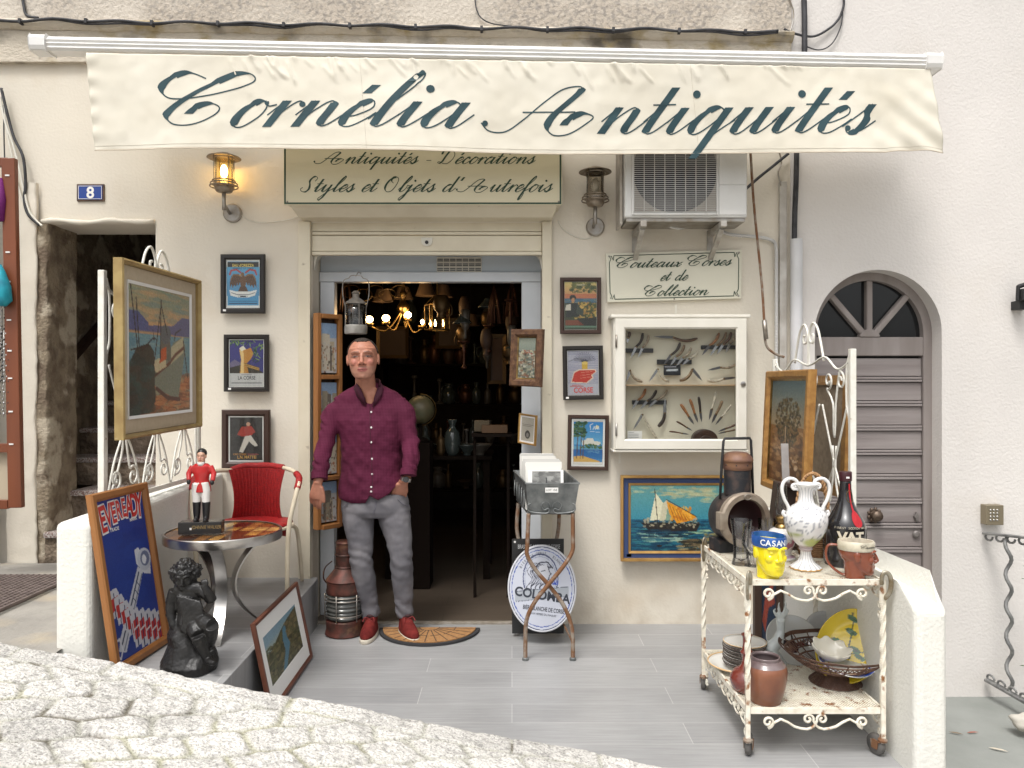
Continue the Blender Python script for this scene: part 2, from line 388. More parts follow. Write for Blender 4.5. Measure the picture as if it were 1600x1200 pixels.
# ------------------------------------------------------------------ materials
def stucco(name, base, dirt, zstain=None, scale=55, bump=.3):
    m = mat(name, base, rough=.93, col2=tuple(c*.86 for c in base), nscale=1.3, nmix=(.3, .8), bump=bump*.85, bscale=scale, bdist=.009,
            col3=dirt, n3=2.2, m3=(.55, .76), spec=.15, detail=9)
    return m
def add_z_stain(m, col, z0, z1, amount=.9, nsc=5, stretch=(1, 1, .35), lo=.38, hi=.62):
    "run-off dirt between two heights, broken up by stretched noise"
    nt = m.node_tree; N = nt.nodes; L = nt.links; b = N["Principled BSDF"]
    tc = N.new("ShaderNodeTexCoord"); sp = N.new("ShaderNodeSeparateXYZ"); L.new(tc.outputs['Object'], sp.inputs[0])
    mr = N.new("ShaderNodeMapRange"); mr.inputs['From Min'].default_value = z0; mr.inputs['From Max'].default_value = z1
    L.new(sp.outputs['Z'], mr.inputs['Value'])
    mp = N.new("ShaderNodeMapping"); mp.inputs['Scale'].default_value = stretch; L.new(tc.outputs['Object'], mp.inputs[0])
    n = N.new("ShaderNodeTexNoise"); n.inputs['Scale'].default_value = nsc; n.inputs['Detail'].default_value = 9; L.new(mp.outputs[0], n.inputs[0])
    nr = N.new("ShaderNodeMapRange"); nr.inputs['From Min'].default_value = lo; nr.inputs['From Max'].default_value = hi; L.new(n.outputs['Fac'], nr.inputs['Value'])
    mu = N.new("ShaderNodeMath"); mu.operation = 'MULTIPLY'; L.new(mr.outputs[0], mu.inputs[0]); L.new(nr.outputs[0], mu.inputs[1])
    m2 = N.new("ShaderNodeMath"); m2.operation = 'MULTIPLY'; m2.inputs[1].default_value = amount; L.new(mu.outputs[0], m2.inputs[0])
    mx = N.new("ShaderNodeMix"); mx.data_type = 'RGBA'; src = b.inputs['Base Color'].links[0].from_socket
    L.new(src, mx.inputs['A']); mx.inputs['B'].default_value = (*col, 1); L.new(m2.outputs[0], mx.inputs['Factor'])
    L.new(mx.outputs['Result'], b.inputs['Base Color'])
m_wall = stucco("cream_stucco", (.73, .675, .575), (.64, .565, .455))
add_z_stain(m_wall, (.40, .36, .29), 3.42, 3.62, .75)
add_z_stain(m_wall, (.46, .39, .30), .42, .0, .55, 7, (1, 1, .8))
m_upper = mat("grey_render", (.50, .44, .37), rough=.95, col2=(.33, .30, .265), nscale=34, nmix=(.46, .62), bump=.55, bscale=48, bdist=.02,
              col3=(.60, .545, .47), n3=2.0, m3=(.46, .62), spec=.1)
m_corn = mat("stained_cornice", (.58, .52, .43), rough=.95, col2=(.16, .14, .11), nscale=3.2, nmix=(.52, .68), bump=.5, bscale=40, bdist=.02,
             col3=(.40, .32, .18), n3=6, m3=(.55, .7), spec=.1, stretch=(1, 1, 1.6))
m_nwall = stucco("pinkish_white_stucco", (.72, .685, .65), (.66, .62, .575), scale=60, bump=.42)
add_z_stain(m_nwall, (.52, .41, .28), -.15, -.45, .8, 4, (1, 1, 1))
m_para = stucco("white_parapet_paint", (.76, .75, .69), (.62, .60, .53), scale=70, bump=.45)
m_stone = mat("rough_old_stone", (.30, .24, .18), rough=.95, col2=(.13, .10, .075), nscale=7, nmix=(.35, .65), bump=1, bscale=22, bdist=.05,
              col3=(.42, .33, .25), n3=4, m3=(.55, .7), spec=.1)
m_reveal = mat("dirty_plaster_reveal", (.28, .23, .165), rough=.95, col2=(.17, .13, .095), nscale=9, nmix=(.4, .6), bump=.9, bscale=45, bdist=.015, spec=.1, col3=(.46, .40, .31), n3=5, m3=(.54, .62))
m_step = mat("speckled_step", (.46, .43, .40), rough=.8, col2=(.20, .125, .11), nscale=110, nmix=(.45, .55), bump=.3, bscale=60)
m_ground = mat("worn_concrete", (.33, .31, .275), rough=.9, col2=(.25, .235, .21), nscale=5, bump=.5, bscale=40, bdist=.01, col3=(.40, .34, .25), n3=3, m3=(.55, .75))
m_pathway = mat("grey_green_concrete", (.27, .28, .262), rough=.85, col2=(.21, .222, .205), nscale=3, bump=.3, bscale=40, bdist=.008, col3=(.34, .25, .17), n3=1.5, m3=(.6, .75))
m_white = mat("white_enamel", (.80, .79, .77), rough=.3, col2=(.74, .73, .70), nscale=6)
m_creamp = mat("cream_paint", (.70, .64, .50), rough=.5, col2=(.64, .575, .44), nscale=5, bump=.12, bscale=80, bdist=.003, col3=(.40, .34, .25), n3=14, m3=(.70, .78))
m_cream2 = mat("off_white_paint", (.74, .71, .63), rough=.45, col2=(.68, .65, .565), nscale=6, bump=.1, bscale=70, bdist=.002)
m_bluew = mat("cool_white_paint", (.60, .63, .66), rough=.4, col2=(.53, .56, .59), nscale=4)
m_iron = mat("white_iron", (.78, .765, .70), rough=.5, col2=(.70, .68, .60), nscale=30, bump=.15, bscale=120, bdist=.002, col3=(.36, .22, .11), n3=26, m3=(.70, .76))
m_rusty = mat("flaking_white_iron", (.80, .765, .66), rough=.6, col2=(.68, .62, .50), nscale=28, bump=.4, bscale=120, bdist=.003, col3=(.27, .12, .045), n3=24, m3=(.575, .68))
m_rust = mat("rusty_iron", (.20, .095, .045), rough=.8, col2=(.30, .25, .20), nscale=18, nmix=(.45, .62), bump=.5, bscale=90, bdist=.003, metal=.2)
m_zinc = mat("tarnished_zinc", (.25, .26, .255), rough=.5, metal=.55, col2=(.13, .14, .14), nscale=16, nmix=(.35, .65), bump=.3, bscale=60)
m_black = mat("black_lacquer", (.018, .015, .013), rough=.35)
m_brownfr = mat("dark_brown_frame", (.045, .022, .015), rough=.4)
m_blackp = mat("black_plastic", (.015, .015, .016), rough=.55)
m_cable = mat("black_cable", (.018, .018, .02), rough=.6, col2=(.05, .05, .055), nscale=14)
m_steel = mat("brushed_steel", (.62, .60, .57), rough=.28, metal=1, col2=(.45, .43, .41), nscale=9)
m_steelw = mat("weathered_steel", (.42, .40, .37), rough=.42, metal=.9, col2=(.28, .24, .19), nscale=14)
m_brass = mat("aged_brass", (.40, .27, .10), rough=.35, metal=1, col2=(.20, .13, .06), nscale=20)
m_oak = mat("oak_frame", (.36, .155, .045), rough=.45, col2=(.22, .085, .025), nscale=6, nmix=(.3, .7), stretch=(1, 1, .12), bump=.2, bscale=60)
m_oakg = mat("golden_frame", (.40, .21, .055), rough=.45, col2=(.26, .12, .03), nscale=30, nmix=(.3, .7), bump=.5, bscale=70, bdist=.003, metal=.2)
m_gilt = mat("gilt_frame", (.62, .38, .13), rough=.32, metal=.55, col2=(.40, .22, .07), nscale=10, stretch=(1, 1, .2))
m_goldold = mat("antique_gold_frame", (.42, .31, .13), rough=.45, metal=.3, col2=(.30, .20, .08), nscale=12, bump=.2, bscale=60, bdist=.002, col3=(.70, .64, .52), n3=22, m3=(.70, .73))
m_linen = mat("linen_mount", (.50, .415, .30), rough=.9, col2=(.46, .38, .27), nscale=40)
m_redbr = mat("red_brown_wood", (.20, .058, .022), rough=.4, col2=(.13, .036, .015), nscale=6, stretch=(1, 1, .12))
m_dkwood = mat("dark_wood", (.055, .030, .020), rough=.5, col2=(.03, .016, .012), nscale=6, stretch=(1, 1, .15))
m_paper = mat("white_paper", (.78, .77, .74), rough=.8)
m_green = mat("dark_green_paint", (.022, .055, .030), rough=.5)
m_teal = mat("teal_letter_paint", (.012, .042, .052), rough=.7, col2=(.02, .06, .072), nscale=9)
m_vc = vcmat("picture_paint", rough=.38, bump=.25, bscale=260)
m_vcm = vcmat("print_ink", rough=.45)
m_glass = glassmat("clear_glass", (.955, .96, .965), refl=.30, dens=.04)
m_pane = glassmat("picture_glass", (.98, .985, .98), refl=.10, dens=.02)
m_smoke = glassmat("lamp_glass", (.9, .88, .84), refl=.25, dens=.08)
m_greyw = mat("weathered_grey_wood", (.30, .268, .258), rough=.75, col2=(.215, .185, .178), nscale=9, nmix=(.35, .65), stretch=(.12, 1, 1.6), bump=.5, bscale=40, bdist=.004)
m_greywv = mat("weathered_grey_wood_upright", (.30, .265, .25), rough=.75, col2=(.215, .185, .17), nscale=9, nmix=(.35, .65), stretch=(1, 1, .12), bump=.5, bscale=40, bdist=.004)

def plank_mat(name, c1, c2, mortar, bw, rh, rough=.45, ax=0):
    m = bpy.data.materials.new(name); m.use_nodes = True; nt = m.node_tree; N = nt.nodes; L = nt.links; b = N["Principled BSDF"]
    tc = N.new("ShaderNodeTexCoord"); mp = N.new("ShaderNodeMapping"); L.new(tc.outputs['Object'], mp.inputs[0])
    br = N.new("ShaderNodeTexBrick"); br.inputs['Scale'].default_value = 1; br.inputs['Brick Width'].default_value = bw; br.inputs['Row Height'].default_value = rh
    br.inputs['Mortar Size'].default_value = .0022; br.inputs['Mortar Smooth'].default_value = .4; br.offset = .37; br.offset_frequency = 2
    br.inputs['Color1'].default_value = (*c1, 1); br.inputs['Color2'].default_value = (*c2, 1); br.inputs['Mortar'].default_value = (*mortar, 1)
    L.new(mp.outputs[0], br.inputs[0])
    mp2 = N.new("ShaderNodeMapping"); mp2.inputs['Scale'].default_value = (1.6, 34, 1) ; L.new(tc.outputs['Object'], mp2.inputs[0])
    n = N.new("ShaderNodeTexNoise"); n.inputs['Scale'].default_value = 2.2; n.inputs['Detail'].default_value = 9; n.inputs['Roughness'].default_value = .7; L.new(mp2.outputs[0], n.inputs[0])
    mr = N.new("ShaderNodeMapRange"); mr.inputs['From Min'].default_value = .3; mr.inputs['From Max'].default_value = .72
    mr.inputs['To Min'].default_value = .80; mr.inputs['To Max'].default_value = 1.13; L.new(n.outputs['Fac'], mr.inputs[0])
    n3 = N.new("ShaderNodeTexNoise"); n3.inputs['Scale'].default_value = 2.5; n3.inputs['Detail'].default_value = 5; L.new(tc.outputs['Object'], n3.inputs[0])
    mr3 = N.new("ShaderNodeMapRange"); mr3.inputs['From Min'].default_value = .3; mr3.inputs['From Max'].default_value = .7
    mr3.inputs['To Min'].default_value = .88; mr3.inputs['To Max'].default_value = 1.06; L.new(n3.outputs['Fac'], mr3.inputs[0])
    mu = N.new("ShaderNodeMath"); mu.operation = 'MULTIPLY'; L.new(mr.outputs[0], mu.inputs[0]); L.new(mr3.outputs[0], mu.inputs[1])
    vm = N.new("ShaderNodeVectorMath"); vm.operation = 'SCALE'; L.new(br.outputs['Color'], vm.inputs[0]); L.new(mu.outputs[0], vm.inputs['Scale'])
    L.new(vm.outputs[0], b.inputs['Base Color']); b.inputs['Roughness'].default_value = rough
    bp = N.new("ShaderNodeBump"); bp.inputs['Strength'].default_value = .25; bp.inputs['Distance'].default_value = .002; L.new(n.outputs['Fac'], bp.inputs['Height'])
    L.new(bp.outputs[0], b.inputs['Normal'])
    return m
m_tile = plank_mat("grey_plank_tile", (.345, .345, .345), (.295, .295, .297), (.50, .495, .485), 1.2, .2, .38)
m_infloor = plank_mat("brown_plank_floor", (.115, .09, .068), (.095, .073, .055), (.05, .04, .03), 1.2, .2, .33)

# ------------------------------------------------------------------ ground, street, paths
gr = MB().box(-14, 14, -10, 16, -3.0, -1.2).build("ground", m_ground); tag(gr, kind="structure")

def street_z(x): return .116-.163*x
def edge_y(x): return 3.02 - .055*x + .012*math.sin(x*7.3)
def make_street():
    rs = np.random.RandomState(5)
    x0, x1, y0 = -2.75, 1.15, 1.75; nx, ny = 520, 190
    th = R(27); ct, st = math.cos(th), math.sin(th)
    cw, ch = .215, .15
    # jittered courses of setts
    def cell_d(X_, Y_):
        u = (X_*ct+Y_*st)/cw; v = (-X_*st+Y_*ct)/ch
        u = u+.12*np.sin(v*1.7+u*.6); v = v+.10*np.sin(u*1.3)
        best = np.full(X_.shape, 9.); sec = np.full(X_.shape, 9.); idn = np.zeros(X_.shape, int)
        iv = np.floor(v).astype(int)
        for dj in (-1, 0, 1):
            j = iv+dj; off = .5*(j % 2); iu = np.floor(u-off).astype(int)
            for di in (-1, 0, 1, 2):
                i = iu+di
                h = (i*73856093) ^ (j*19349663); h1 = ((h*2654435761) % 1000)/1000.; h2 = ((h*40503+77) % 1000)/1000.
                cu = i+off+.5+(h1-.5)*.38; cv = j+.5+(h2-.5)*.26
                d = (np.abs(u-cu)**4+np.abs(v-cv)**4)**(1/4)
                m1 = d < best
                sec = np.where(m1, best, np.minimum(sec, d)); idn = np.where(m1, h, idn); best = np.where(m1, d, best)
        return sec-best, idn
    xs = np.linspace(x0, x1, nx); X_, T = np.meshgrid(xs, np.linspace(0, 1, ny))
    E = 3.02-.055*X_+.012*np.sin(X_*7.3); Y_ = y0+(E-y0)*T
    g, idn = cell_d(X_, Y_)
    # the long kerb stones along the edge
    dist = E-Y_; kerb = dist < .15
    ks = (X_*2.1+.35*np.sin(X_*3)); kj = np.abs(ks-np.round(ks)); kg = np.minimum(np.minimum(kj/2.1/.05, (.15-dist)/.05), 9)*.5
    g = np.where(kerb, kg, np.minimum(g, np.abs(dist-.15)/.05)); idn = np.where(kerb, np.round(ks).astype(int)*7919+3, idn)
    f = np.clip(g/.17, 0, 1); f = f*f*(3-2*f)
    hh = ((np.abs(idn)*2654435761) % 997)/997.
    def vnoise(sc, seed):
        a = rs.rand(64, 64); U = (X_*sc) % 64; V = (Y_*sc) % 64
        i = U.astype(int); j = V.astype(int); fu = U-i; fv = V-j; fu = fu*fu*(3-2*fu); fv = fv*fv*(3-2*fv)
        i2 = (i+1) % 64; j2 = (j+1) % 64
        return (a[j, i]*(1-fu)+a[j, i2]*fu)*(1-fv)+(a[j2, i]*(1-fu)+a[j2, i2]*fu)*fv
    n1 = vnoise(14, 1); n2 = vnoise(40, 2); n3 = vnoise(4, 3); n4 = vnoise(90, 4)
    Zz = .116-.163*X_ + f*.0075*(.7+.6*hh) + (n1-.5)*.007 + (n2-.5)*.005 + (n4-.5)*.003*f
    Zz -= np.clip((.035-dist)/.035, 0, 1)**2*.03
    stone = np.stack([.62+.11*(hh-.5), .60+.105*(hh-.5), .565+.10*(hh-.5)], -1)
    stone = stone*(.88+.24*n3[..., None])*(.93+.14*n1[..., None])
    stone = np.where((n2*n4)[..., None] < .10, stone*.72, stone)
    joint = np.stack([.42+0*X_, .41+0*X_, .355+0*X_], -1)*(.75+.5*n2[..., None])
    mossy = (n3 > .72)&(n1 > .35); joint = np.where(mossy[..., None], np.array([.36, .35, .26])*(.8+.5*n2[..., None]), joint)
    dark = (n3 < .3)&(n1 > .5); joint = np.where(dark[..., None], np.array([.15, .135, .10]), joint)
    c = joint*(1-f[..., None])+stone*f[..., None]
    # one lifted stone with a dark hole beside it
    hole = (((X_+1.36)/.05)**2+((Y_-2.52)/.018)**2) < 1
    Zz = np.where(hole, Zz-.03, Zz); c = np.where(hole[..., None], np.array([.10, .08, .04]), c)
    mb = MB(); mb.v = np.stack([X_, Y_, Zz], -1).reshape(-1, 3).tolist()
    mb.f = [(j*nx+i, j*nx+i+1, (j+1)*nx+i+1, (j+1)*nx+i) for j in range(ny-1) for i in range(nx-1)]
    o = len(mb.v); top = (ny-1)*nx            # the drop along the edge
    mb.v += [(x, 3.02-.055*x+.012*math.sin(x*7.3), -.9) for x in xs.tolist()]
    mb.f += [(top+i, top+i+1, o+i+1, o+i) for i in range(nx-1)]
    cc = np.concatenate([c.reshape(-1, 3), np.tile([[.45, .43, .38]], (nx, 1))])
    m = vcmat("granite_setts", rough=.9, bump=1, bscale=75, spec=.2, bdist=.012)
    nt = m.node_tree; N = nt.nodes; L = nt.links; b = N["Principled BSDF"]
    tc = N.new("ShaderNodeTexCoord"); n = N.new("ShaderNodeTexNoise"); n.inputs['Scale'].default_value = 110; n.inputs['Detail'].default_value = 6; L.new(tc.outputs['Object'], n.inputs[0])
    mr = N.new("ShaderNodeMapRange"); mr.inputs['From Min'].default_value = .34; mr.inputs['From Max'].default_value = .5; mr.inputs['To Min'].default_value = .60; mr.inputs['To Max'].default_value = 1.03
    L.new(n.outputs['Fac'], mr.inputs[0]); src = b.inputs['Base Color'].links[0].from_socket
    vm = N.new("ShaderNodeVectorMath"); vm.operation = 'SCALE'; L.new(src, vm.inputs[0]); L.new(mr.outputs[0], vm.inputs['Scale']); L.new(vm.outputs[0], b.inputs['Base Color'])
    s = mb.build("street", m, smooth=True, color=cc); tag(s, kind="structure")
    r = MB()
    m_far = mat("sett_paving", (.52, .50, .46), rough=.9, col2=(.42, .40, .35), nscale=9, bump=1, bscale=30, bdist=.02)
    q = lambda a, b_, c_, d_: r.add([(a, c_, .105-.163*a), (b_, c_, .105-.163*b_), (b_, d_, .105-.163*b_), (a, d_, .105-.163*a)], [(0, 1, 2, 3)])
    q(-9, -2.75, -8, 3.15); q(-2.75, 1.15, -8, 1.76); q(1.15, 7, -8, 2.94)
    tag(r.build("street_paving", m_far), kind="structure")
make_street()
# terrace floor and the raised platform on the left of the door
tr = MB().box(-1.9, 1.60, 2.0, F+.02, -.3, 0).build("terrace_floor", m_tile); tag(tr, kind="structure")
pl = MB().add([(-1.9, 3.02, 0), (-1.165, 3.02, 0), (-1.205, 4.72, 0), (-1.215, F+.01, 0), (-1.9, F+.01, 0),
               (-1.9, 3.02, .29), (-1.165, 3.02, .29), (-1.205, 4.72, .29), (-1.215, F+.01, .29), (-1.9, F+.01, .29)],
              [(5, 6, 7, 8, 9), (0, 1, 6, 5), (1, 2, 7, 6), (2, 3, 8, 7)]).build("raised_terrace_platform", m_tile, bevel=.003)
tag(pl, kind="structure")
# alley ground left of the parapet and the sunken path on the right
lg = MB()
for i in range(24):
    for j in range(16):
        x = -4.6+i*2.75/23; y = 3.0+j*1.75/15; lg.v.append((x, y, .405+.015*pnoise(Vector((x*3, y*3, 0)))-.02*max(0, (y-3.9))*.6))
lg.f = [(j+i*16, j+(i+1)*16, j+1+(i+1)*16, j+1+i*16) for i in range(23) for j in range(15)]
tag(lg.build("alley_pavement", m_ground, smooth=True), kind="structure")
tag(MB().box(1.66, 6, 2.94, F+.02, -.6, -.45).build("lower_path", m_pathway), kind="structure")

# ------------------------------------------------------------------ the shop building
def wall_grid(xs, zs, y0, y1, holes):
    "solid wall slab with rectangular holes (x0,x1,z0,z1) whose edges lie on xs/zs"
    mb = MB(); nx, nz = len(xs), len(zs)
    inh = lambda a, b: any(h[0]-1e-6 <= a <= h[1]+1e-6 and h[2]-1e-6 <= b <= h[3]+1e-6 for h in holes)
    for y in (y0, y1):
        for z in zs:
            for x in xs: mb.v.append((x, y, z))
    I = lambda i, j, k: k*nx*nz+j*nx+i
    solid = [[not inh((xs[i]+xs[i+1])/2, (zs[j]+zs[j+1])/2) for j in range(nz-1)] for i in range(nx-1)]
    for i in range(nx-1):
        for j in range(nz-1):
            if not solid[i][j]: continue
            mb.f.append((I(i,j,0), I(i+1,j,0), I(i+1,j+1,0), I(i,j+1,0))); mb.f.append((I(i,j,1), I(i,j+1,1), I(i+1,j+1,1), I(i+1,j,1)))
            if i == 0 or not solid[i-1][j]: mb.f.append((I(i,j,0), I(i,j+1,0), I(i,j+1,1), I(i,j,1)))
            if i == nx-2 or not solid[i+1][j]: mb.f.append((I(i+1,j,0), I(i+1,j,1), I(i+1,j+1,1), I(i+1,j+1,0)))
            if j == 0 or not solid[i][j-1]: mb.f.append((I(i,j,0), I(i,j,1), I(i+1,j,1), I(i+1,j,0)))
            if j == nz-2 or not solid[i][j+1]: mb.f.append((I(i,j+1,0), I(i+1,j+1,0), I(i+1,j+1,1), I(i,j+1,1)))
    return mb
bld = thing("shop_building", "cream stucco antiques shop with a stained ledge and an open metal shuttered doorway", "building", (0, F, 0))
BM = Matrix.Translation((0, F, 0))
holes = [(-2.93, -2.232, -1.2, 2.50), (-1.25, .19, -.0, 2.50)]
xs = [-4.8, -2.93, -2.232, -1.25, .19, 1.77]; zs = [-1.2, 0, 2.50, 3.62]
w = wall_grid(xs, zs, F, F+.35, [(-2.93, -2.232, -1.2, 2.50), (-1.25, .19, 0, 2.50)])
w.build("wall", m_wall, bld, rootM=BM, bevel=.012)
MB().box(-4.8, 1.735, F-.03, F+.35, 3.62, 6.4).build("upper_wall", m_upper, bld, rootM=BM)
# projecting ledge with a crumbling lower lip
c = MB(); n = 160
for i in range(n):
    x = -4.8+6.54*i/(n-1); a = .016*pnoise(Vector((x*5, 0, 0)))+.012*pnoise(Vector((x*17, 3, 0))); dz = -.016*(x+3.2)
    for (yy, zz) in ((F-.028, 3.770), (F-.062, 3.758), (F-.075, 3.745), (F-.072, 3.728), (F-.058+a*.3, 3.712+a*.5), (F-.045, 3.700+a*.5), (F-.02, 3.696+a*.5)):
        c.v.append((x, yy, zz+dz))
c.f = [(i*7+k, (i+1)*7+k, (i+1)*7+k+1, i*7+k+1) for i in range(n-1) for k in range(6)]
c.f = [f[::-1] for f in c.f]
c.build("ledge", m_corn, bld, rootM=BM)
MB().box(-4.8, 1.733, F-.036, F+.1, 3.50, 3.69).build("stained_band", m_corn, bld, rootM=BM)
# lintel lip above the stair opening (hand-plastered, wavy)
lp = [(-2.93+.7*i/14, F-.012, 2.512+.008*math.sin(i*.9)+.006*(i > 10)) for i in range(15)]
MB().tube(lp, [.016+.003*math.sin(i*1.7) for i in range(15)], 8).build("lintel_lip", m_wall, bld, rootM=BM, smooth=True)
# crumbling plaster edge left of the stair opening
def rubble(x0, x1, y0, y1, z0, z1, amp, seed, nx=14, nz=70):
    mb = MB()
    for j in range(nz):
        z = z0+(z1-z0)*j/(nz-1)
        for i in range(nx):
            t = i/(nx-1); x = x0+(x1-x0)*min(1, t*2); y = y0+(y1-y0)*max(0, t*2-1)
            nn = pnoise(Vector((x*6+seed, y*6, z*4)))+.5*pnoise(Vector((x*17, y*17+seed, z*13)))+.25*pnoise(Vector((x*40, y*40+seed, z*33)))
            k = amp*(1+.9*max(0, 1-(z-z0)/.7)); ed = math.exp(-((t-.5)/.2)**2)
            mb.v.append((x+k*nn*(.3+ed), y-k*abs(nn)*(.5), z))
    mb.f = [(j*nx+i, j*nx+i+1, (j+1)*nx+i+1, (j+1)*nx+i) for j in range(nz-1) for i in range(nx-1)]
    return mb
rubble(-2.965, -2.89, F-.02, F+.30, .3, 2.50, .022, 3).build("crumbling_jamb", m_reveal, bld, rootM=BM, smooth=True)
rubble(-3.13, -2.955, F-.035, F-.005, .3, 2.75, .016, 9).build("plaster_pier", m_wall, bld, rootM=BM, smooth=True)
# walls of the dark stair behind the opening
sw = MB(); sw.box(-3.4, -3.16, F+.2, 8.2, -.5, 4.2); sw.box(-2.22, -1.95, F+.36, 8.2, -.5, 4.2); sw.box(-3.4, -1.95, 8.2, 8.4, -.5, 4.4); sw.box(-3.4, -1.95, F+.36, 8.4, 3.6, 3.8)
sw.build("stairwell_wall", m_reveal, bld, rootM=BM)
# shop interior shell
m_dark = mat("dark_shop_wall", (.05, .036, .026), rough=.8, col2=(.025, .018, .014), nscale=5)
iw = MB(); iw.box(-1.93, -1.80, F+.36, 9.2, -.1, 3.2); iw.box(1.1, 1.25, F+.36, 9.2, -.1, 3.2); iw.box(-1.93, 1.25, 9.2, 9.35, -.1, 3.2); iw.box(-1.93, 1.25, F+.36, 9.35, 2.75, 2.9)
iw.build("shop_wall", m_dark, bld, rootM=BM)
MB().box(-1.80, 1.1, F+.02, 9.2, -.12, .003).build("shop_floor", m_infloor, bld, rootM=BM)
MB().box(-1.25, .19, F-.012, F+.03, -.1, .012).build("threshold", mat("worn_threshold", (.30, .27, .23), rough=.6, col2=(.2, .17, .13), nscale=20), bld, rootM=BM, bevel=.003)
# shutter guides, slats, housing
gd = MB(); gd.box(X(468,F), X(487,F)-.002, F-.03, F+.06, .012, 2.512); gd.build("shutter_guide", m_creamp, bld, rootM=BM, bevel=.004)
gd = MB(); gd.box(X(847,F), X(862,F), F-.03, F+.06, .012, 2.512); gd.build("shutter_guide", m_creamp, bld, rootM=BM, bevel=.004)
sb = MB()
for (za, zb, yy) in ((2.455, 2.508, .0), (2.432, 2.452, -.004), (2.33, 2.428, .0), (2.305, 2.327, -.008)):
    sb.box(X(487,F)+.002, X(847,F)-.002, F+yy, F+.03, za, zb)
sh = sb.build("rolled_shutter", m_creamp, bld, rootM=BM, bevel=.004)
lk = MB(); lk.prism([(x*.036, z*.026) for x, z in [(-1, 1), (1, 1), (1, -.2), (.7, -.8), (0, -1.1), (-.7, -.8), (-1, -.2)]], -.008, 0, TM((X(667,F), F, Z(378,F))))
k2 = lk.build("shutter_lock", m_cream2, sh, rootM=BM, bevel=.003)
MB().lathe([(.0, -.002), (.011, -.002), (.011, .004), (0, .004)], 16, TM((X(667,F), F-.010, Z(379,F)), rx=PI/2)).build("keyhole", m_blackp, sh, rootM=BM)
hb = MB(); hb.add([(-1.335, F-.20, 2.575), (.275, F-.20, 2.575), (.275, F, 2.575), (-1.335, F, 2.575), (-1.30, F-.12, 2.515), (.245, F-.12, 2.515), (.245, F, 2.515), (-1.30, F, 2.515)],
                  [(0,1,2,3), (4,7,6,5), (0,4,5,1), (1,5,6,2), (3,7,4,0)])
hb.box(-1.35, .29, F-.20, F, 2.577, 3.02)
hb.build("shutter_housing", m_creamp, bld, rootM=BM, bevel=.006)
# inner door frame and transom
fr = MB(); y = 5.0
fr.box(X(502,y), X(524,y), y-.03, y+.05, .005, 2.16); fr.box(X(815,y), .187, y-.03, y+.05, .005, 2.16)
fr.box(-1.247, .188, y-.03, y+.05, 2.162, 2.225)
fr.build("door_frame", m_bluew, bld, rootM=BM, bevel=.004)
tp = MB().box(-1.247, .188, y, y+.04, 2.228, 2.345); tpo = tp.build("transom_panel", mat("pale_blue_panel", (.50, .56, .62), rough=.5), bld, rootM=BM)
br = MB()
for s_, x in ((1, -1.247), (-1, .188)):
    br.prism([(x, 2.345), (x+s_*.11, 2.345), (x+s_*.05, 2.33), (x+s_*.015, 2.29), (x, 2.22)], F+.04, F+.10)
br.build("corner_gusset", m_cream2, bld, rootM=BM)
vt = MB(); vx0, vx1, vz0, vz1 = X(683,y), X(752,y), Z(425,y), Z(403,y)
for i in range(4): vt.box(vx0, vx1, y-.014, y-.004, vz0+(vz1-vz0)*i/3-.002, vz0+(vz1-vz0)*i/3+.002)
for i in range(8): vt.box(vx0+(vx1-vx0)*i/7-.002, vx0+(vx1-vx0)*i/7+.002, y-.012, y-.003, vz0, vz1)
for i in range(9): vt.box(vx0, vx1, y-.010, y-.005, vz0+(vz1-vz0)*(i+.5)/9-.0012, vz0+(vz1-vz0)*(i+.5)/9+.0012)
vn = vt.build("vent_grille", m_cream2, tpo, rootM=BM)
MB().box(vx0, vx1, y-.003, y-.001, vz0, vz1).build("vent_shade_plate", mat("vent_shade", (.09, .10, .11), rough=.8), vn, rootM=BM)  # dark plate on the panel stands for the shade inside the vent
# masonry reveals between the outer guide and the inner frame come from the wall slab itself

# stair
st = thing("stone_staircase", "worn speckled stone steps climbing inside the dark opening", "stairs", (-2.6, F, .4))
SM = Matrix.Translation((-2.6, F, .4))
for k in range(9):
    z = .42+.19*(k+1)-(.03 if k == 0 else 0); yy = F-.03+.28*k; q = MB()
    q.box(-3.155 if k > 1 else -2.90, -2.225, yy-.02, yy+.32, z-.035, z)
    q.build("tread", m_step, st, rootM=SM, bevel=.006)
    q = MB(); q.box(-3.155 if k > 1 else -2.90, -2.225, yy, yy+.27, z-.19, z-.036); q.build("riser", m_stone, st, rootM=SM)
rl = MB().bar((-3.12, 5.25, 1.55), (-3.10, 7.6, 3.2), .05, .05).build("wooden_handrail", m_dkwood, None)
tag(rl, "dark wooden handrail rising along the wall of the stair", "handrail")

# parapets
def parapet(name, label, ring, z_of, zb):
    n = len(ring); mb = MB(); mb.v = [(x, y, zb) for x, y in ring]+[(x, y, z_of(y)) for x, y in ring]
    mb.f = [tuple(range(n))[::-1], tuple(range(n, 2*n))]+[(i, (i+1) % n, (i+1) % n+n, i+n) for i in range(n)]
    o = mb.build(name, m_para, bevel=.028); o.modifiers['bevel'].segments = 4; return o
lpz = parapet("parapet_wall", None, [(-1.885, 3.16), (-1.735, 3.16), (-1.735, 3.6), (-1.80, F-.002), (-1.95, F-.002), (-1.885, 3.6)], lambda y: .93+.015*(y-3.2), -.2)
tag(lpz, "low white plastered wall at the left end of the terrace, iron screen on top", "parapet")
rpz = parapet("parapet_wall", None, [(1.53, 2.91), (1.655, 2.91), (1.655, 3.05), (1.665, F-.002), (1.53, F-.002), (1.53, 3.05)], lambda y: .645 if y < 2.95 else .735, -.7)
tag(rpz, "low white plastered wall at the right end of the terrace, beside the rusty trolley", "parapet")

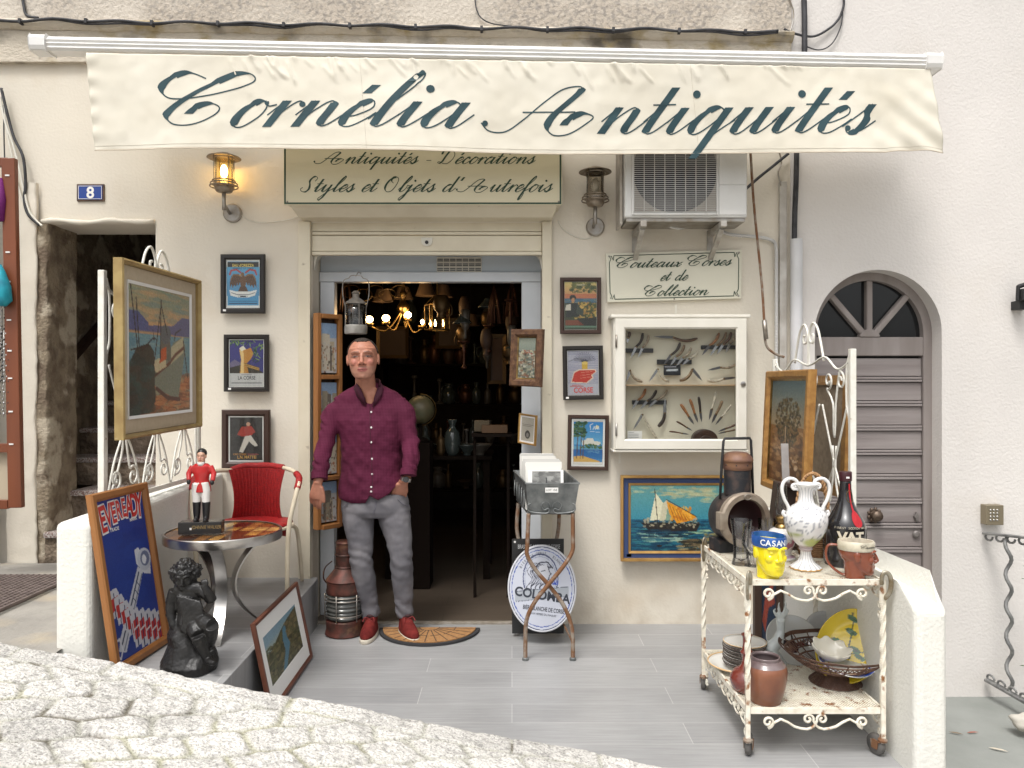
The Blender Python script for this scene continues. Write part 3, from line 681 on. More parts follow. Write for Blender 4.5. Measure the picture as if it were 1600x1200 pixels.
# ------------------------------------------------------------------ neighbouring house with the arched door
nb = thing("neighbouring_house", "pinkish white stuccoed house with a weathered grey arched door", "building", (2.3, F, -.45))
NM = Matrix.Translation((2.3, F, -.45))
cx, rad, zs_ = (X(1272,F)+X(1470,F))/2, (X(1470,F)-X(1272,F))/2, 1.82
mb = MB(); NY = F-.012; T0, T1 = NY, F+.17
def quad(a, b): mb.add([(a[0], T0, a[1]), (b[0], T0, a[1]), (b[0], T0, b[1]), (a[0], T0, b[1])], [(0, 1, 2, 3)])
quad((1.737, -1.2), (cx-rad, zs_)); quad((cx+rad, -1.2), (7, zs_)); quad((1.737, zs_), (cx-rad, 6.4)); quad((cx+rad, zs_), (7, 6.4)); quad((cx-rad, -1.2), (cx+rad, -.45))
K = 32; arc = [(cx-rad*math.cos(PI*i/K), zs_+rad*math.sin(PI*i/K)*.99) for i in range(K+1)]
for i in range(K):
    a, b = arc[i], arc[i+1]
    mb.add([(a[0], T0, a[1]), (b[0], T0, b[1]), (b[0], T0, 6.4), (a[0], T0, 6.4)], [(0, 1, 2, 3)])
path = [(cx-rad, -.45)]+arc+[(cx+rad, -.45)]
o = len(mb.v); mb.v += [(x, T0, z) for x, z in path]+[(x, T1, z) for x, z in path]; m_ = len(path)
mb.f += [(o+i, o+m_+i, o+m_+i+1, o+i+1) for i in range(m_-1)]
mb.add([(1.737, T0, -1.2), (1.737, F+.3, -1.2), (1.737, F+.3, 6.4), (1.737, T0, 6.4)], [(0, 3, 2, 1)])
mb.build("wall", m_nwall, nb, rootM=NM)
# arched frame
DY = F+.10
def archring(ro, ri, y0, y1, name, m, par, zb=-.45):
    q = MB(); A = [(cx-ro, zb)]+[(cx-ro*math.cos(PI*i/K), zs_+ro*math.sin(PI*i/K)) for i in range(K+1)]+[(cx+ro, zb)]
    B = [(cx-ri, zb)]+[(cx-ri*math.cos(PI*i/K), zs_+ri*math.sin(PI*i/K)) for i in range(K+1)]+[(cx+ri, zb)]
    n = len(A); q.v = [(x, y0, z) for x, z in A]+[(x, y0, z) for x, z in B]+[(x, y1, z) for x, z in A]+[(x, y1, z) for x, z in B]
    for i in range(n-1): q.f += [(i, i+n, i+n+1, i+1), (i+n, i+3*n, i+3*n+1, i+n+1), (i+2*n, i+2*n+1, i+3*n+1, i+3*n)]
    return q.build(name, m, par, rootM=NM, smooth=True, ang=30)
dr = archring(rad+.02, rad-.055, DY, DY+.07, "door", m_greywv, nb)
q = MB(); ri = rad-.053
q.box(cx-ri, cx+ri, DY+.004, DY+.06, 1.68, 1.80)
hub = [(cx+.065*math.cos(PI*i/12), 1.80+.05*math.sin(PI*i/12)) for i in range(13)]; q.prism(hub, DY-.004, DY+.05)
q.build("transom", m_greywv, dr, rootM=NM, bevel=.006)
q = MB()
for a in (45, 90, 135):
    ca, sa = math.cos(R(a)), math.sin(R(a))
    q.bar((cx+.06*ca, DY+.025, 1.80+.04*sa), (cx+ri*ca*.995, DY+.025, zs_+ri*sa*.995), .038, .05, up=(0, 1, 0))
q.build("fanlight_bar", m_greywv, dr, rootM=NM, bevel=.008)
q = MB(); P_ = [(cx+ri*math.cos(PI*i/24), zs_+ri*math.sin(PI*i/24)) for i in range(25)]+[(cx-ri, 1.80), (cx+ri, 1.80)]
q.prism(P_, DY+.045, DY+.052); q.build("fanlight_glass", mat("dark_window_glass", (.012, .013, .014), rough=.08, spec=.6), dr, rootM=NM)
q = MB(); z = 1.665; first = True
x0, x1 = cx-ri+.004, cx+ri-.004
while z > -.45:
    hgt = .115; q.box(x0, x1, DY+.022, DY+.06, max(z-hgt, -.45), z); z -= hgt+.004
    for kk in range(2):
        if z < -.44: break
        q.box(x0, x1, DY+.012-.004*kk, DY+.06, z-.015, z); z -= .0185
q.build("door_leaf", m_greyw, dr, rootM=NM, bevel=.0035)
MB().box(x0, x1, DY+.058, DY+.066, -.45, 1.68).build("gap_shade_sheet", mat("door_gap_shade", (.01, .01, .01)), dr, rootM=NM)  # near-black sheet stands for the shade in the plank gaps
q = MB(); q.lathe([(0, 0), (.035, 0), (.038, .012), (.028, .02), (.026, .035), (.036, .05), (.03, .065), (0, .07)], 24, TM((X(1367, DY), DY+.015, Z(805, DY)), rx=PI/2))
for i in range(9): q.sphere((X(1367, DY)+.038*math.cos(i*PI/4.5), DY+.004, Z(805, DY)+.038*math.sin(i*PI/4.5)), (.012, .01, .014), 8)
q.build("door_knob", mat("dark_bronze", (.09, .06, .045), rough=.5, metal=.6, col2=(.16, .12, .09), nscale=30), dr, rootM=NM, smooth=True)
q = MB(); q.prism([(X(1433,DY)+a*.018, Z(808,DY)+b*.032) for a, b in ((0,1),(.9,.1),(.55,-.2),(0,-1),(-.55,-.2),(-.9,.1))], DY+.0, DY+.02)
q.lathe([(0, 0), (.022, 0), (.024, .01), (.014, .016), (0, .018)], 16, TM((X(1433,DY), DY+.016, Z(835,DY)), rx=PI/2))
q.build("lock_escutcheon", mat("pewter", (.22, .20, .19), rough=.5, metal=.5), dr, rootM=NM, bevel=.003)
# ------------------------------------------------------------------ awning
AY = 4.34
aw = thing("awning", "retracted cream awning with white bar and hanging valance lettered in dark script", "awning", (0, F, 3.4))
AM = Matrix.Translation((0, F, 3.4))
al, ar_ = W(52, 69, AY), W(1467, 98, AY)
def rail_profile(a, b, prof, mb):
    a = Vector(a); b = Vector(b); n = len(prof); o = len(mb.v)
    for p in (a, b):
        for yy, zz in prof: mb.v.append((p.x, p.y+yy, p.z+zz))
    mb.f += [(o+i, o+(i+1) % n, o+n+(i+1) % n, o+n+i) for i in range(n)]
    mb.f += [tuple(o+i for i in range(n)), tuple(o+n+i for i in range(n))[::-1]]
prof = [(.06, -.042), (-.02, -.042), (-.035, -.030), (-.032, -.018), (-.041, -.008), (-.034, .002), (-.042, .012), (-.03, .024), (-.022, .036), (.0, .042), (.06, .042)]
mb = MB(); rail_profile(al.lerp(ar_, .018), ar_.lerp(al, .018), prof, mb); mb.build("front_bar", m_white, aw, rootM=AM, smooth=True, ang=28)
for a, b in ((al, al.lerp(ar_, .018)), (ar_.lerp(al, .018), ar_)):
    mb = MB(); rail_profile(a, b, [(y*1.12, z*1.08) for y, z in [(.06, -.042), (-.03, -.042), (-.04, -.02), (-.042, .02), (-.03, .04), (.06, .042)]], mb)
    mb.build("end_cap", m_white, aw, rootM=AM, bevel=.005)
# cassette behind and rolled cloth
mb = MB(); rail_profile(al.lerp(ar_, .08)+Vector((0, .16, .0)), ar_.lerp(al, .02)+Vector((0, .16, .0)), [(.055*math.cos(PI*i/6), .045*math.sin(PI*i/6)) for i in range(12)], mb)
mb.build("cassette", m_white, aw, rootM=AM, smooth=True)
for x in (-2.2, 0, 1.9):
    MB().box(x-.05, x+.05, 4.68, F-.002, 3.36, 3.46).build("wall_bracket", m_white, aw, rootM=AM, bevel=.004)
m_cloth = mat("cream_awning_cloth", (.74, .70, .60), rough=.75, col2=(.68, .635, .53), nscale=3, bump=.25, bscale=300, bdist=.001, spec=.3, col3=(.60, .55, .44), n3=2.2, m3=(.60, .78))
def fold_lines(seed, n, x0, x1):
    r = random.Random(seed); L = []
    for _ in range(n):
        x = r.uniform(x0, x1); zt = r.uniform(-.16, .0); a = r.choice((-1, 1))*r.uniform(.7, 1.3); l = r.uniform(.05, .17)
        L.append((x, zt, math.cos(a), -abs(math.sin(a))*1.0, l, r.uniform(.4, 1)*.011, r.uniform(.006, .013)))
    return L
FL = fold_lines(4, 95, -1.6, 1.6)
def v_edges(t):
    "top and bottom edge points of the valance at fraction t"
    tp = W(139, 86, AY).lerp(W(1450, 111, AY), t)
    bt = W(149, 235, AY).lerp(W(1468, 244, AY), t); bt.z += .005*math.sin(t*9.5)-.003*math.sin(t*23+1)+.014*(t > .93)*math.sin((t-.93)*40)
    return tp, bt
def v_off(x, z, s):
    o = .028*math.sin(x*1.9+.4)*s+.010*math.sin(x*5.1+z*3)*s+.006*pnoise(Vector((x*4, z*6, 1)))+.003*pnoise(Vector((x*14, z*14, 2)))
    for (fx, fz, dx, dz, l, a, wd) in FL:
        rx, rz = x-fx, (z-3.43)-fz
        if abs(rx) > .25: continue
        t = rx*dx+rz*dz
        if -.02 < t < l:
            d = rx*dz-rz*dx
            if abs(d) < wd*3: o -= a*math.exp(-(d/wd)**2)*min(1, (t+.02)*30, (l-t)*30)
    e = min(s*8, 1); o += .012*math.exp(-((x+2.38)/.05)**2)*math.sin(z*60)*.4
    if x > 1.95: o += .010*math.sin((x*1.0+z*1.2)*34)*min(1, (x-1.95)*3)*s
    return o
def v_point(t, s):
    a, b = v_edges(t); p = a.lerp(b, s); return Vector((p.x, p.y-.03+v_off(p.x, p.z, s), p.z))
mb = MB(); nx, nz = 560, 66
for j in range(nz+1):
    for i in range(nx+1): mb.v.append(tuple(v_point(i/nx, j/nz)))
mb.f = [(j*(nx+1)+i, (j+1)*(nx+1)+i, (j+1)*(nx+1)+i+1, j*(nx+1)+i+1) for j in range(nz) for i in range(nx)]
val = mb.build("valance", m_cloth, aw, rootM=AM, smooth=True, solid=.0015)
# hem, stitched piping and seams
m_hem = mat("valance_piping", (.60, .52, .42), rough=.8)
MB().tube([v_point(i/300, 1.0)+Vector((0, -.001, 0)) for i in range(301)], .0028, 6).build("hem", m_hem, val, rootM=AM, smooth=True)
m_thr = mat("valance_thread", (.55, .50, .42), rough=.8)
for P_ in ([v_point(.324, i/40) for i in range(41)], [v_point(.715, i/40) for i in range(41)], [v_point(i/300, .955) for i in range(301)]): MB().tube([p+Vector((0, -.0014, 0)) for p in P_], .001, 5).build("seam", m_thr, val, rootM=AM)
# script on the cloth follows its folds
def on_val(u, v, lift):
    t = (u-144)/(1459-144); a, b = v_edges(t)
    for _ in range(3):
        zz = 1.5-(v-600)/1200*AY; s = (a.z-zz)/(a.z-b.z); xx = a.x+(b.x-a.x)*s; t += ((u-800)/1200*AY-xx)/(4.85); a, b = v_edges(t)
    p = v_point(t, s); return p+Vector((0, -.0022-lift, 0))
for s_, u0, u1, vb in (("Cornélia", 262, 735, 204), ("Antiquités", 752, 1358, 209)):
    wd = script_width(s_)+.35; k = (u1-u0)/wd; ky = k*1.0
    m_, _ = script_mesh(s_, lambda x, y, e, u0=u0, k=k, vb=vb: on_val(u0+x*k, vb+(u0+x*k-700)*.006-y*41, e), thick=.28, thin=.05, eps=.0003)
    m_.build("lettering", m_teal, val, rootM=AM)

# ------------------------------------------------------------------ sign boards with script
def script_on(s_, u0, u1, vb, xh, d, y, m, par, M, thick=.22, thin=.07, slope=0):
    wd = script_width(s_)+.3; k = (u1-u0)/wd
    q, _ = script_mesh(s_, lambda x, yy, e: Vector(((u0+x*k-800)/1200*d, y-.0015-e, 1.5-(vb+slope*x*k-yy*xh-600)/1200*d)), thick=thick, thin=thin)
    return q.build("lettering", m, par, rootM=M)
SY = 4.585; SD = 4.585
sg = thing("shop_sign", "wide cream sign board in green script over the shutter, its top hidden by the valance", "sign", (-.53, SY, 2.577)); GM = Matrix.Translation((-.53, SY, 2.577))
x0, x1, z0, z1 = X(443,SD), X(878,SD), Z(320,SD), 2.97
MB().box(x0, x1, SY, SY+.014, z0, z1).build("board", mat("sign_cream", (.66, .60, .42), rough=.35), sg, rootM=GM, bevel=.002)
q = MB(); t = .010
for a in ((x0+.004, x0+.004+t, z0+.004, z1-.004), (x1-.004-t, x1-.004, z0+.004, z1-.004), (x0+.004+t, x1-.004-t, z0+.004, z0+.004+t), (x0+.004+t, x1-.004-t, z1-.004-t, z1-.004)):
    q.box(a[0], a[1], SY-.0012, SY+.001, a[2], a[3])
q.build("border", m_green, sg, rootM=GM)
script_on("Antiquités - Décorations", 490, 835, 256, 10.5, SD, SY, m_green, sg, GM, .26, .09)
script_on("Styles et Objets d'Autrefois", 472, 862, 300, 11.5, SD, SY, m_green, sg, GM, .26, .09)
for u in (449, 873): MB().lathe([(0, 0), (.006, 0), (.005, .003), (0, .004)], 10, TM((X(u,SD), SY, Z(315,SD)), rx=PI/2)).build("screw", m_steelw, sg, rootM=GM)

KY = 4.775
kn = thing("knife_sign", "pale sign with scrolled green border and three script lines above the glass cabinet", "sign", (X(1053,KY), F, Z(472,KY)))
KM = Matrix.Translation((X(1053,KY), F, Z(472,KY)))
C4 = [W(947, 396, KY), W(1159, 390, KY), W(1158, 466, KY), W(949, 472, KY)]
q = MB(); q.v = [tuple(p) for p in C4]+[(p.x, F-.003, p.z) for p in C4]; q.f = [(0, 3, 2, 1), (0, 1, 5, 4), (1, 2, 6, 5), (2, 3, 7, 6), (3, 0, 4, 7)]
q.build("board", mat("sign_ivory", (.70, .675, .55), rough=.4), kn, rootM=KM)
def kp(a, b, e=0): return C4[0].lerp(C4[1], a).lerp(C4[3].lerp(C4[2], a), b)+Vector((0, -.0022-e, 0))
q = MB()
for dd, rr in ((.022, .0024),):
    cc = .045; ee = .12
    P_ = []
    for (ca, cb, sa, sb_) in ((0, 0, 1, 1), (1, 0, -1, 1), (1, 1, -1, -1), (0, 1, 1, -1)):
        a0 = (ca+sa*dd, cb+sb_*(ee+.07)); a1 = (ca+sa*(dd+.03), cb+sb_*(ee+.03)); a2 = (ca+sa*(cc+.01), cb+sb_*(dd*2.4))
        sq = [a0, (ca+sa*(dd+.012), cb+sb_*ee), (ca+sa*(dd+.002), cb+sb_*.07), (ca+sa*(dd+.016), cb+sb_*.06), (ca+sa*(dd+.022), cb+sb_*.10), a1, (ca+sa*(dd+.034), cb+sb_*.06), a2]
        P_ += sq if (ca+cb) % 2 == 0 else sq[::-1]
    q.tube([kp(a, b) for a, b in P_], rr, 6, closed=True, r2=.001)
q.build("border", m_green, kn, rootM=KM)
for s_, u0, u1, vb, xh in (("Couteaux", 964, 1064, 419, 8), ("Corses", 1076, 1142, 416, 8), ("et de", 1030, 1074, 439, 8), ("Collection", 1008, 1106, 463, 8)):
    script_on(s_, u0, u1, vb, xh, KY, KY-.002, m_green, kn, KM, .27, .10, -.02)
for a, b in ((.02, .06), (.98, .06), (.98, .95), (.5, .97)):
    MB().lathe([(0, 0), (.006, 0), (.005, .003), (0, .004)], 10, TM(kp(a, b), rx=PI/2)).build("screw", m_steelw, kn, rootM=KM)

# house number plate
hp = thing("house_number_plate", "small blue enamel plate reading 8, rusty brown rim, above the stair opening", "plaque", (X(143,F), F, Z(313,F))); HM = Matrix.Translation((X(143,F), F, Z(313,F)))
hx0, hx1, hz0, hz1 = X(121,F), X(164,F), Z(315,F), Z(288,F)
MB().box(hx0, hx1, F-.010, F, hz0, hz1).build("rim", mat("rust_brown_enamel", (.12, .065, .035), rough=.5, col2=(.05, .03, .02), nscale=30), hp, rootM=HM, bevel=.003)
MB().box(hx0+.010, hx1-.010, F-.013, F-.009, hz0+.010, hz1-.010).build("plate", mat("blue_enamel", (.02, .055, .26), rough=.25), hp, rootM=HM, bevel=.002)
q = MB()
for a in ((hx0+.013, hx1-.013, hz0+.013, hz0+.0155), (hx0+.013, hx1-.013, hz1-.0155, hz1-.013), (hx0+.013, hx0+.0155, hz0+.0156, hz1-.0156), (hx1-.0155, hx1-.013, hz0+.0156, hz1-.0156)): q.box(a[0], a[1], F-.0142, F-.012, a[2], a[3])
q.build("outline", m_paper, hp, rootM=HM)
text("8", .098, TM((X(143,F), F-.0145, hz0+.020)), bold=.025).build("numeral", m_paper, hp, rootM=HM)

# ------------------------------------------------------------------ wall lamps
m_lampbody = mat("lamp_metal_weathered", (.36, .31, .25), rough=.45, metal=.75, col2=(.22, .17, .12), nscale=22)
def wall_lamp(label, u, v, lit):
    d = F-.12; c = W(u, v, d)            # v = centre of the glass
    o = thing("wall_lamp", label, "wall lamp", (c.x, F, c.z), group="ship-style wall lamps beside the sign"); M = Matrix.Translation((c.x, F, c.z))
    T = Matrix.Translation(c)
    def L(pr, n=28): return MB().lathe(pr, n, T)
    L([(.0, .115), (.03, .112), (.055, .102), (.098, .085), (.10, .08), (.055, .095), (.0, .10)]).build("shade", m_lampbody, o, rootM=M, smooth=True)
    L([(.054, -.085), (.054, .09), (.051, .09), (.051, -.085)]).build("glass_cylinder", glassmat("lit_lamp_glass", (1, .93, .74), .2, .2, .05) if lit else m_smoke, o, rootM=M, smooth=True)
    q = MB()
    for zz, r_ in ((-.075, .078), (-.092, .082), (-.058, .066), (.078, .062)): q.tube([(c.x+r_*math.cos(a*PI/14), c.y+r_*math.sin(a*PI/14), c.z+zz) for a in range(28)], .004, 6, closed=True)
    for a in range(4): q.tube([(c.x+.063*math.cos(a*PI/2+PI/4), c.y+.063*math.sin(a*PI/2+PI/4), c.z-.10), (c.x+.063*math.cos(a*PI/2+PI/4), c.y+.063*math.sin(a*PI/2+PI/4), c.z+.09)], .003, 6)
    q.build("guard", m_lampbody, o, rootM=M, smooth=True)
    L([(0, -.13), (.045, -.125), (.055, -.11), (.058, -.082), (.05, -.08), (0, -.08)]).build("cup", m_lampbody, o, rootM=M, smooth=True)
    q = MB(); q.tube([(c.x, c.y, c.z-.12), (c.x, c.y, c.z-.235)], .012, 10); q.tube([(c.x, c.y+.0, c.z-.20), (c.x, F-.02, c.z-.235)], .010, 8)
    q.build("stem", m_steelw, o, rootM=M, smooth=True)
    MB().lathe([(0, 0), (.058, 0), (.058, .016), (.05, .024), (0, .026)], 28, TM((c.x+.012, F, c.z-.23), rx=PI/2)).build("wall_plate", m_steelw, o, rootM=M, smooth=True, ang=40)
    if lit:
        MB().sphere(c+Vector((0, 0, .0)), (.021, .021, .042), 16).build("bulb", mat("glowing_bulb", (1, .9, .7), emit=(1, .72, .36), estr=28), o, rootM=M, smooth=True)
        pd = bpy.data.lights.new("lamp_light", 'POINT'); pd.energy = 1.3; pd.color = (1, .68, .34); pd.shadow_soft_size = .03
        p = bpy.data.objects.new("lamp_light", pd); COL.objects.link(p); p.parent = o; p.location = (0, -.12, 0)
    else:
        MB().sphere(c, (.024, .024, .045), 16).build("bulb", mat("frosted_bulb", (.7, .66, .58), rough=.3), o, rootM=M, smooth=True)
    return o
wall_lamp("lit brass and glass wall lamp glowing warm, left of the script sign", 350, 268, True)
wall_lamp("unlit weathered wall lamp with clear glass, between the script sign and the air conditioner", 930, 290, False)
for P_, nm in (([(372, 333), (395, 346), (425, 347), (455, 342), (468, 337)], "left lamp"), ([(932, 360), (925, 370), (910, 373), (895, 368), (880, 358), (872, 345)], "right lamp")):
    o = MB().tube(catmull([tuple(W(u, v, F-.006)) for u, v in P_], 6), .0032, 6).build("lamp_wire", m_cream2, smooth=True)
    tag(o, "thin pale wire running from the %s to the shutter housing" % nm, "wire")

# ------------------------------------------------------------------ air conditioner
AD = 4.50
ac = thing("air_conditioner", "white outdoor air conditioner unit on two steel brackets, half hidden by the valance", "air conditioner", (X(1070,AD), F, Z(345,AD))); CM = Matrix.Translation((X(1070,AD), F, Z(345,AD)))
ax0, ax1, az0, az1 = X(976,AD), X(1168,AD), Z(340,AD), Z(205,AD)
m_acb = mat("ac_enamel", (.66, .655, .63), rough=.4, col2=(.60, .59, .56), nscale=6, col3=(.42, .38, .32), n3=8, m3=(.68, .8))
MB().box(ax0, ax1, AD, AD+.24, az0, az1).build("casing", m_acb, ac, rootM=CM, bevel=.012)
gx0, gx1, gz0, gz1 = X(990,AD), X(1119,AD), Z(331,AD), az1-.02
gcx, gcz, gr_ = (gx0+gx1)/2, (gz0+gz1)/2, (gx1-gx0)/2*.98; gcz = Z(267,AD)
q = MB(); q.box(gx0, gx1, AD-.003, AD+.004, gz0, gz1); q.build("recess_shade_plate", mat("grille_plate", (.30, .27, .23), rough=.6), ac, rootM=CM)  # flat plate, the recess shade is put into its colour
q = MB(); q.lathe([(0, 0), (gr_*1.04, 0), (gr_*1.04, .002), (0, .002)], 48, TM((gcx, AD-.003, gcz), rx=PI/2)); q.build("fan_shade_disc", mat("fan_shade", (.016, .016, .017), rough=.6), ac, rootM=CM)  # flat dark disc stands for the shade inside the fan hole
q = MB()
for i in range(39): z = gz0+(gz1-gz0)*i/38; q.box(gx0, gx1, AD-.020, AD-.015, z-.0011, z+.0011)
for i in range(9): x = gx0+(gx1-gx0)*i/8; q.box(x-.0018, x+.0018, AD-.014, AD-.006, gz0, gz1)
q.frame(gx1-gx0+.02, gz1-gz0+.02, .01, [(0, 0), (0, -.018), (.01, -.018), (.01, 0)]) if False else None
q.build("fan_grille", m_acb, ac, rootM=CM)
q = MB()
q.box(gx0-.012, gx0-.001, AD-.012, AD-.0005, gz0-.02, gz1); q.box(gx1+.001, gx1+.010, AD-.012, AD-.0005, gz0-.02, gz1); q.box(gx0, gx1, AD-.012, AD-.0005, gz0-.02, gz0-.004)
q.build("grille_frame", m_acb, ac, rootM=CM, bevel=.003)
q = MB(); q.box(gx1+.016, ax1-.008, AD-.004, AD+.002, Z(289,AD)+.003, az1-.01); q.build("service_cover", m_acb, ac, rootM=CM, bevel=.003)
q = MB(); q.box(gx1+.016, ax1-.008, AD-.004, AD+.002, az0+.015, Z(289,AD)-.002); q.build("service_cover", m_acb, ac, rootM=CM, bevel=.003)
MB().box(ax0+.01, ax1-.01, AD+.01, AD+.23, az0-.022, az0-.001).build("base_tray", m_steelw, ac, rootM=CM, bevel=.003)
MB().box(ax0-.02, ax0-.004, AD+.05, AD+.24, az0-.03, az1).build("side_panel", mat("ac_side_mottled", (.34, .30, .25), rough=.6, col2=(.5, .46, .4), nscale=10), ac, rootM=CM, bevel=.003)  # side panel in a darker, mottled tone than the casing
m_galv = mat("galvanised_bracket", (.48, .46, .42), rough=.5, metal=.4, col2=(.34, .31, .27), nscale=20)
for u in (1000, 1122):
    x = X(u, AD+.1); q = MB()
    q.box(x-.018, x+.018, AD-.03, F-.01, az0-.058, az0-.024); q.box(x-.018, x+.018, F-.012, F-.002, az0-.22, az0-.02)
    q.bar((x, AD+.02, az0-.06), (x, F-.015, az0-.20), .030, .022)
    q.build("bracket", m_galv, ac, rootM=CM, bevel=.003)
for (pts, r_, nm, lb, m) in (
    ([W(1040,350,4.65), W(1060,356,4.7), W(1100,352,4.76), W(1140,366,4.775), W(1180,370,4.775), W(1204,375,4.775), W(1212,385,4.775), W(1213,420,4.775), W(1213,500,4.775), W(1213,560,4.775), W(1214,640,4.775)], .011, "corrugated_hose", "pale corrugated hose from the air conditioner turning down the wall corner", mat("hose_grey", (.55, .54, .52), rough=.6)),):
    P_ = catmull([tuple(p) for p in pts], 40); rr = [r_*(1+.14*math.sin(i*1.9)) for i in range(len(P_))]
    tag(MB().tube(P_, rr, 8).build(nm, m, smooth=True), lb, "hose")
tag(MB().tube(catmull([tuple(p) for p in (W(1160,300,4.7), W(1185,278,4.74), W(1205,262,4.76), W(1222,248,4.77), W(1232,240,4.77))], 8), .009, 8).build("black_hose", m_cable, smooth=True), "short black pipe climbing from the air conditioner to the valance", "pipe")

# ------------------------------------------------------------------ pipes and cables
def cable(name, label, pts, r, m=m_cable, cat="cable", n=8, group=None, k=8):
    o = MB().tube(catmull([tuple(p) for p in pts], k), r, n).build(name, m, smooth=True); return tag(o, label, cat, group)
c0 = thing("wall_cable", "long black cable bundle clipped along the ledge above the awning", "cable", (0, F, 3.77)); M0 = Matrix.Translation((0, F, 3.77))
P_ = []; r = random.Random(2)
for i in range(25):
    u = -20+i*51.5; v = 27+(u/1235)*20+(2.2 if i % 2 else -1.5)+r.uniform(-1, 1); P_.append(tuple(W(u, v+3, F-.088)))
MB().tube(catmull(P_, 6), .009, 8).build("cable", m_cable, c0, rootM=M0, smooth=True)
P2 = [(x, y+.004, z-.008+.008*math.sin(i*1.3)) for i, (x, y, z) in enumerate(P_)]
MB().tube(catmull(P2, 6), .006, 6).build("cable", m_cable, c0, rootM=M0, smooth=True)
for i in range(1, 24, 2):
    p = P_[i]; MB().box(p[0]-.008, p[0]+.008, p[1]-.012, F-.03, p[2]-.012, p[2]+.016).build("clip", m_cable, c0, rootM=M0)
cable("drop_cable", "black cable dropping from the upper wall at the far left of the ledge", [W(34,-10,F-.045), W(37,8,F-.045), W(42,24,F-.05), W(60,28,F-.05)], .009)
cable("drop_cable", "thin black cable dropping onto the ledge above the middle of the awning", [W(742,-8,F-.045), W(744,12,F-.045), W(752,28,F-.048), W(770,37,F-.05), W(800,41,F-.05)], .004)
cable("riser_cable", "thick black cable bundle running up the corner between the two houses, above the awning", [W(1256,-10,F-.05), W(1257,30,F-.05), W(1257,80,F-.05), W(1256,110,F-.05)], .018)
cable("riser_cable", "thick black cable hanging below the valance into the white pipe", [W(1245,225,F-.05), W(1244,280,F-.05), W(1242,330,F-.05), W(1241,385,F-.05)], .017)
cable("loop_cable", "black cable looping away to the upper right from the corner bundle", [W(1318,-8,F-.03), W(1318,10,F-.03), W(1310,30,F-.03), W(1295,45,F-.03), W(1270,57,F-.04), W(1240,52,F-.05), W(1225,45,F-.05)], .0075)
cable("loop_cable", "thinner black cable sagging lowest in a loop right of the corner bundle", [W(1317,10,F-.03), W(1314,40,F-.03), W(1300,68,F-.03), W(1280,78,F-.03), W(1258,72,F-.045)], .004)
cable("loose_wire", "pair of thin grey wires hanging off the end of the grey wall", [W(1232,-5,F-.04), W(1240,20,F-.04), W(1236,45,F-.05), W(1230,55,F-.05)], .004, m_steelw, "wire")
pp = MB(); x = X(1244, F-.04)
pp.lathe([(.028, Z(1090,F)), (.028, 0), (.036, .001), (.036, Z(376,F)), (.032, Z(376,F)), (.030, Z(376,F)-.05)], 20, Matrix.Translation((x, F-.045, 0)))
o = pp.build("drain_pipe", mat("white_pvc", (.66, .66, .67), rough=.4, col2=(.58, .58, .58), nscale=4), smooth=True, ang=40); tag(o, "white plastic pipe standing in the corner between the two houses", "pipe")
pp = MB().box(X(1213,F)+.012, X(1227,F), F-.03, F-.002, 0, Z(285,F)); o = pp.build("cable_trunking", mat("old_grey_paint", (.55, .53, .49), rough=.7, col2=(.38, .35, .31), nscale=9), bevel=.004); tag(o, "old grey painted trunking running down the wall corner beside the pipe", "trunking")
cable("wire_strand", "frayed grey wires sprouting from the top of the trunking", [W(1220,290,F-.03), W(1216,270,F-.05), W(1221,255,F-.03), W(1217,235,F-.03)], .005, m_steelw, "wire")
rod = thing("wall_rod", "rusty brown rod hanging down the wall with a grey sleeve above the iron screen", "rod", (1.5, F, .9)); RM_ = Matrix.Translation((1.5, F, .9))
MB().tube(catmull([tuple(p) for p in (W(1172,225,4.6), W(1178,320,4.62), W(1190,440,4.65), W(1194,500,4.66), W(1197,538,4.66), W(1210,552,4.66), W(1225,558,4.67))], 8), .008, 8).build("rod", m_rust, rod, rootM=RM_, smooth=True)
MB().tube([tuple(W(1194,500,4.655)), tuple(W(1197,530,4.655))], .014, 12).build("sleeve", m_steelw, rod, rootM=RM_, smooth=True)
# cables on the far left
r = random.Random(8)
LC = [("black cable nearest the wall in the bunch hanging left of the house number", [(2,138),(12,180),(22,215),(36,245),(40,285),(38,312),(44,335),(62,352)], .009, m_cable),
      ("white cable of the bunch hanging left of the house number", [(0,150),(8,190),(20,225),(30,262),(38,300),(46,330),(58,346),(66,353)], .007, m_cream2),
      ("thin white cable hanging straightest left of the house number", [(4,140),(10,200),(18,240),(26,280),(38,320),(54,346)], .005, m_cream2),
      ("short dark cable dropping vertically behind the display rack", [(6,160),(6,200),(7,240),(8,262)], .004, m_cable)]
for lb, P_, rr, m in LC: cable("hanging_cable", lb, [W(u, v, F-.045-.004*r.random()) for u, v in P_], rr, m)

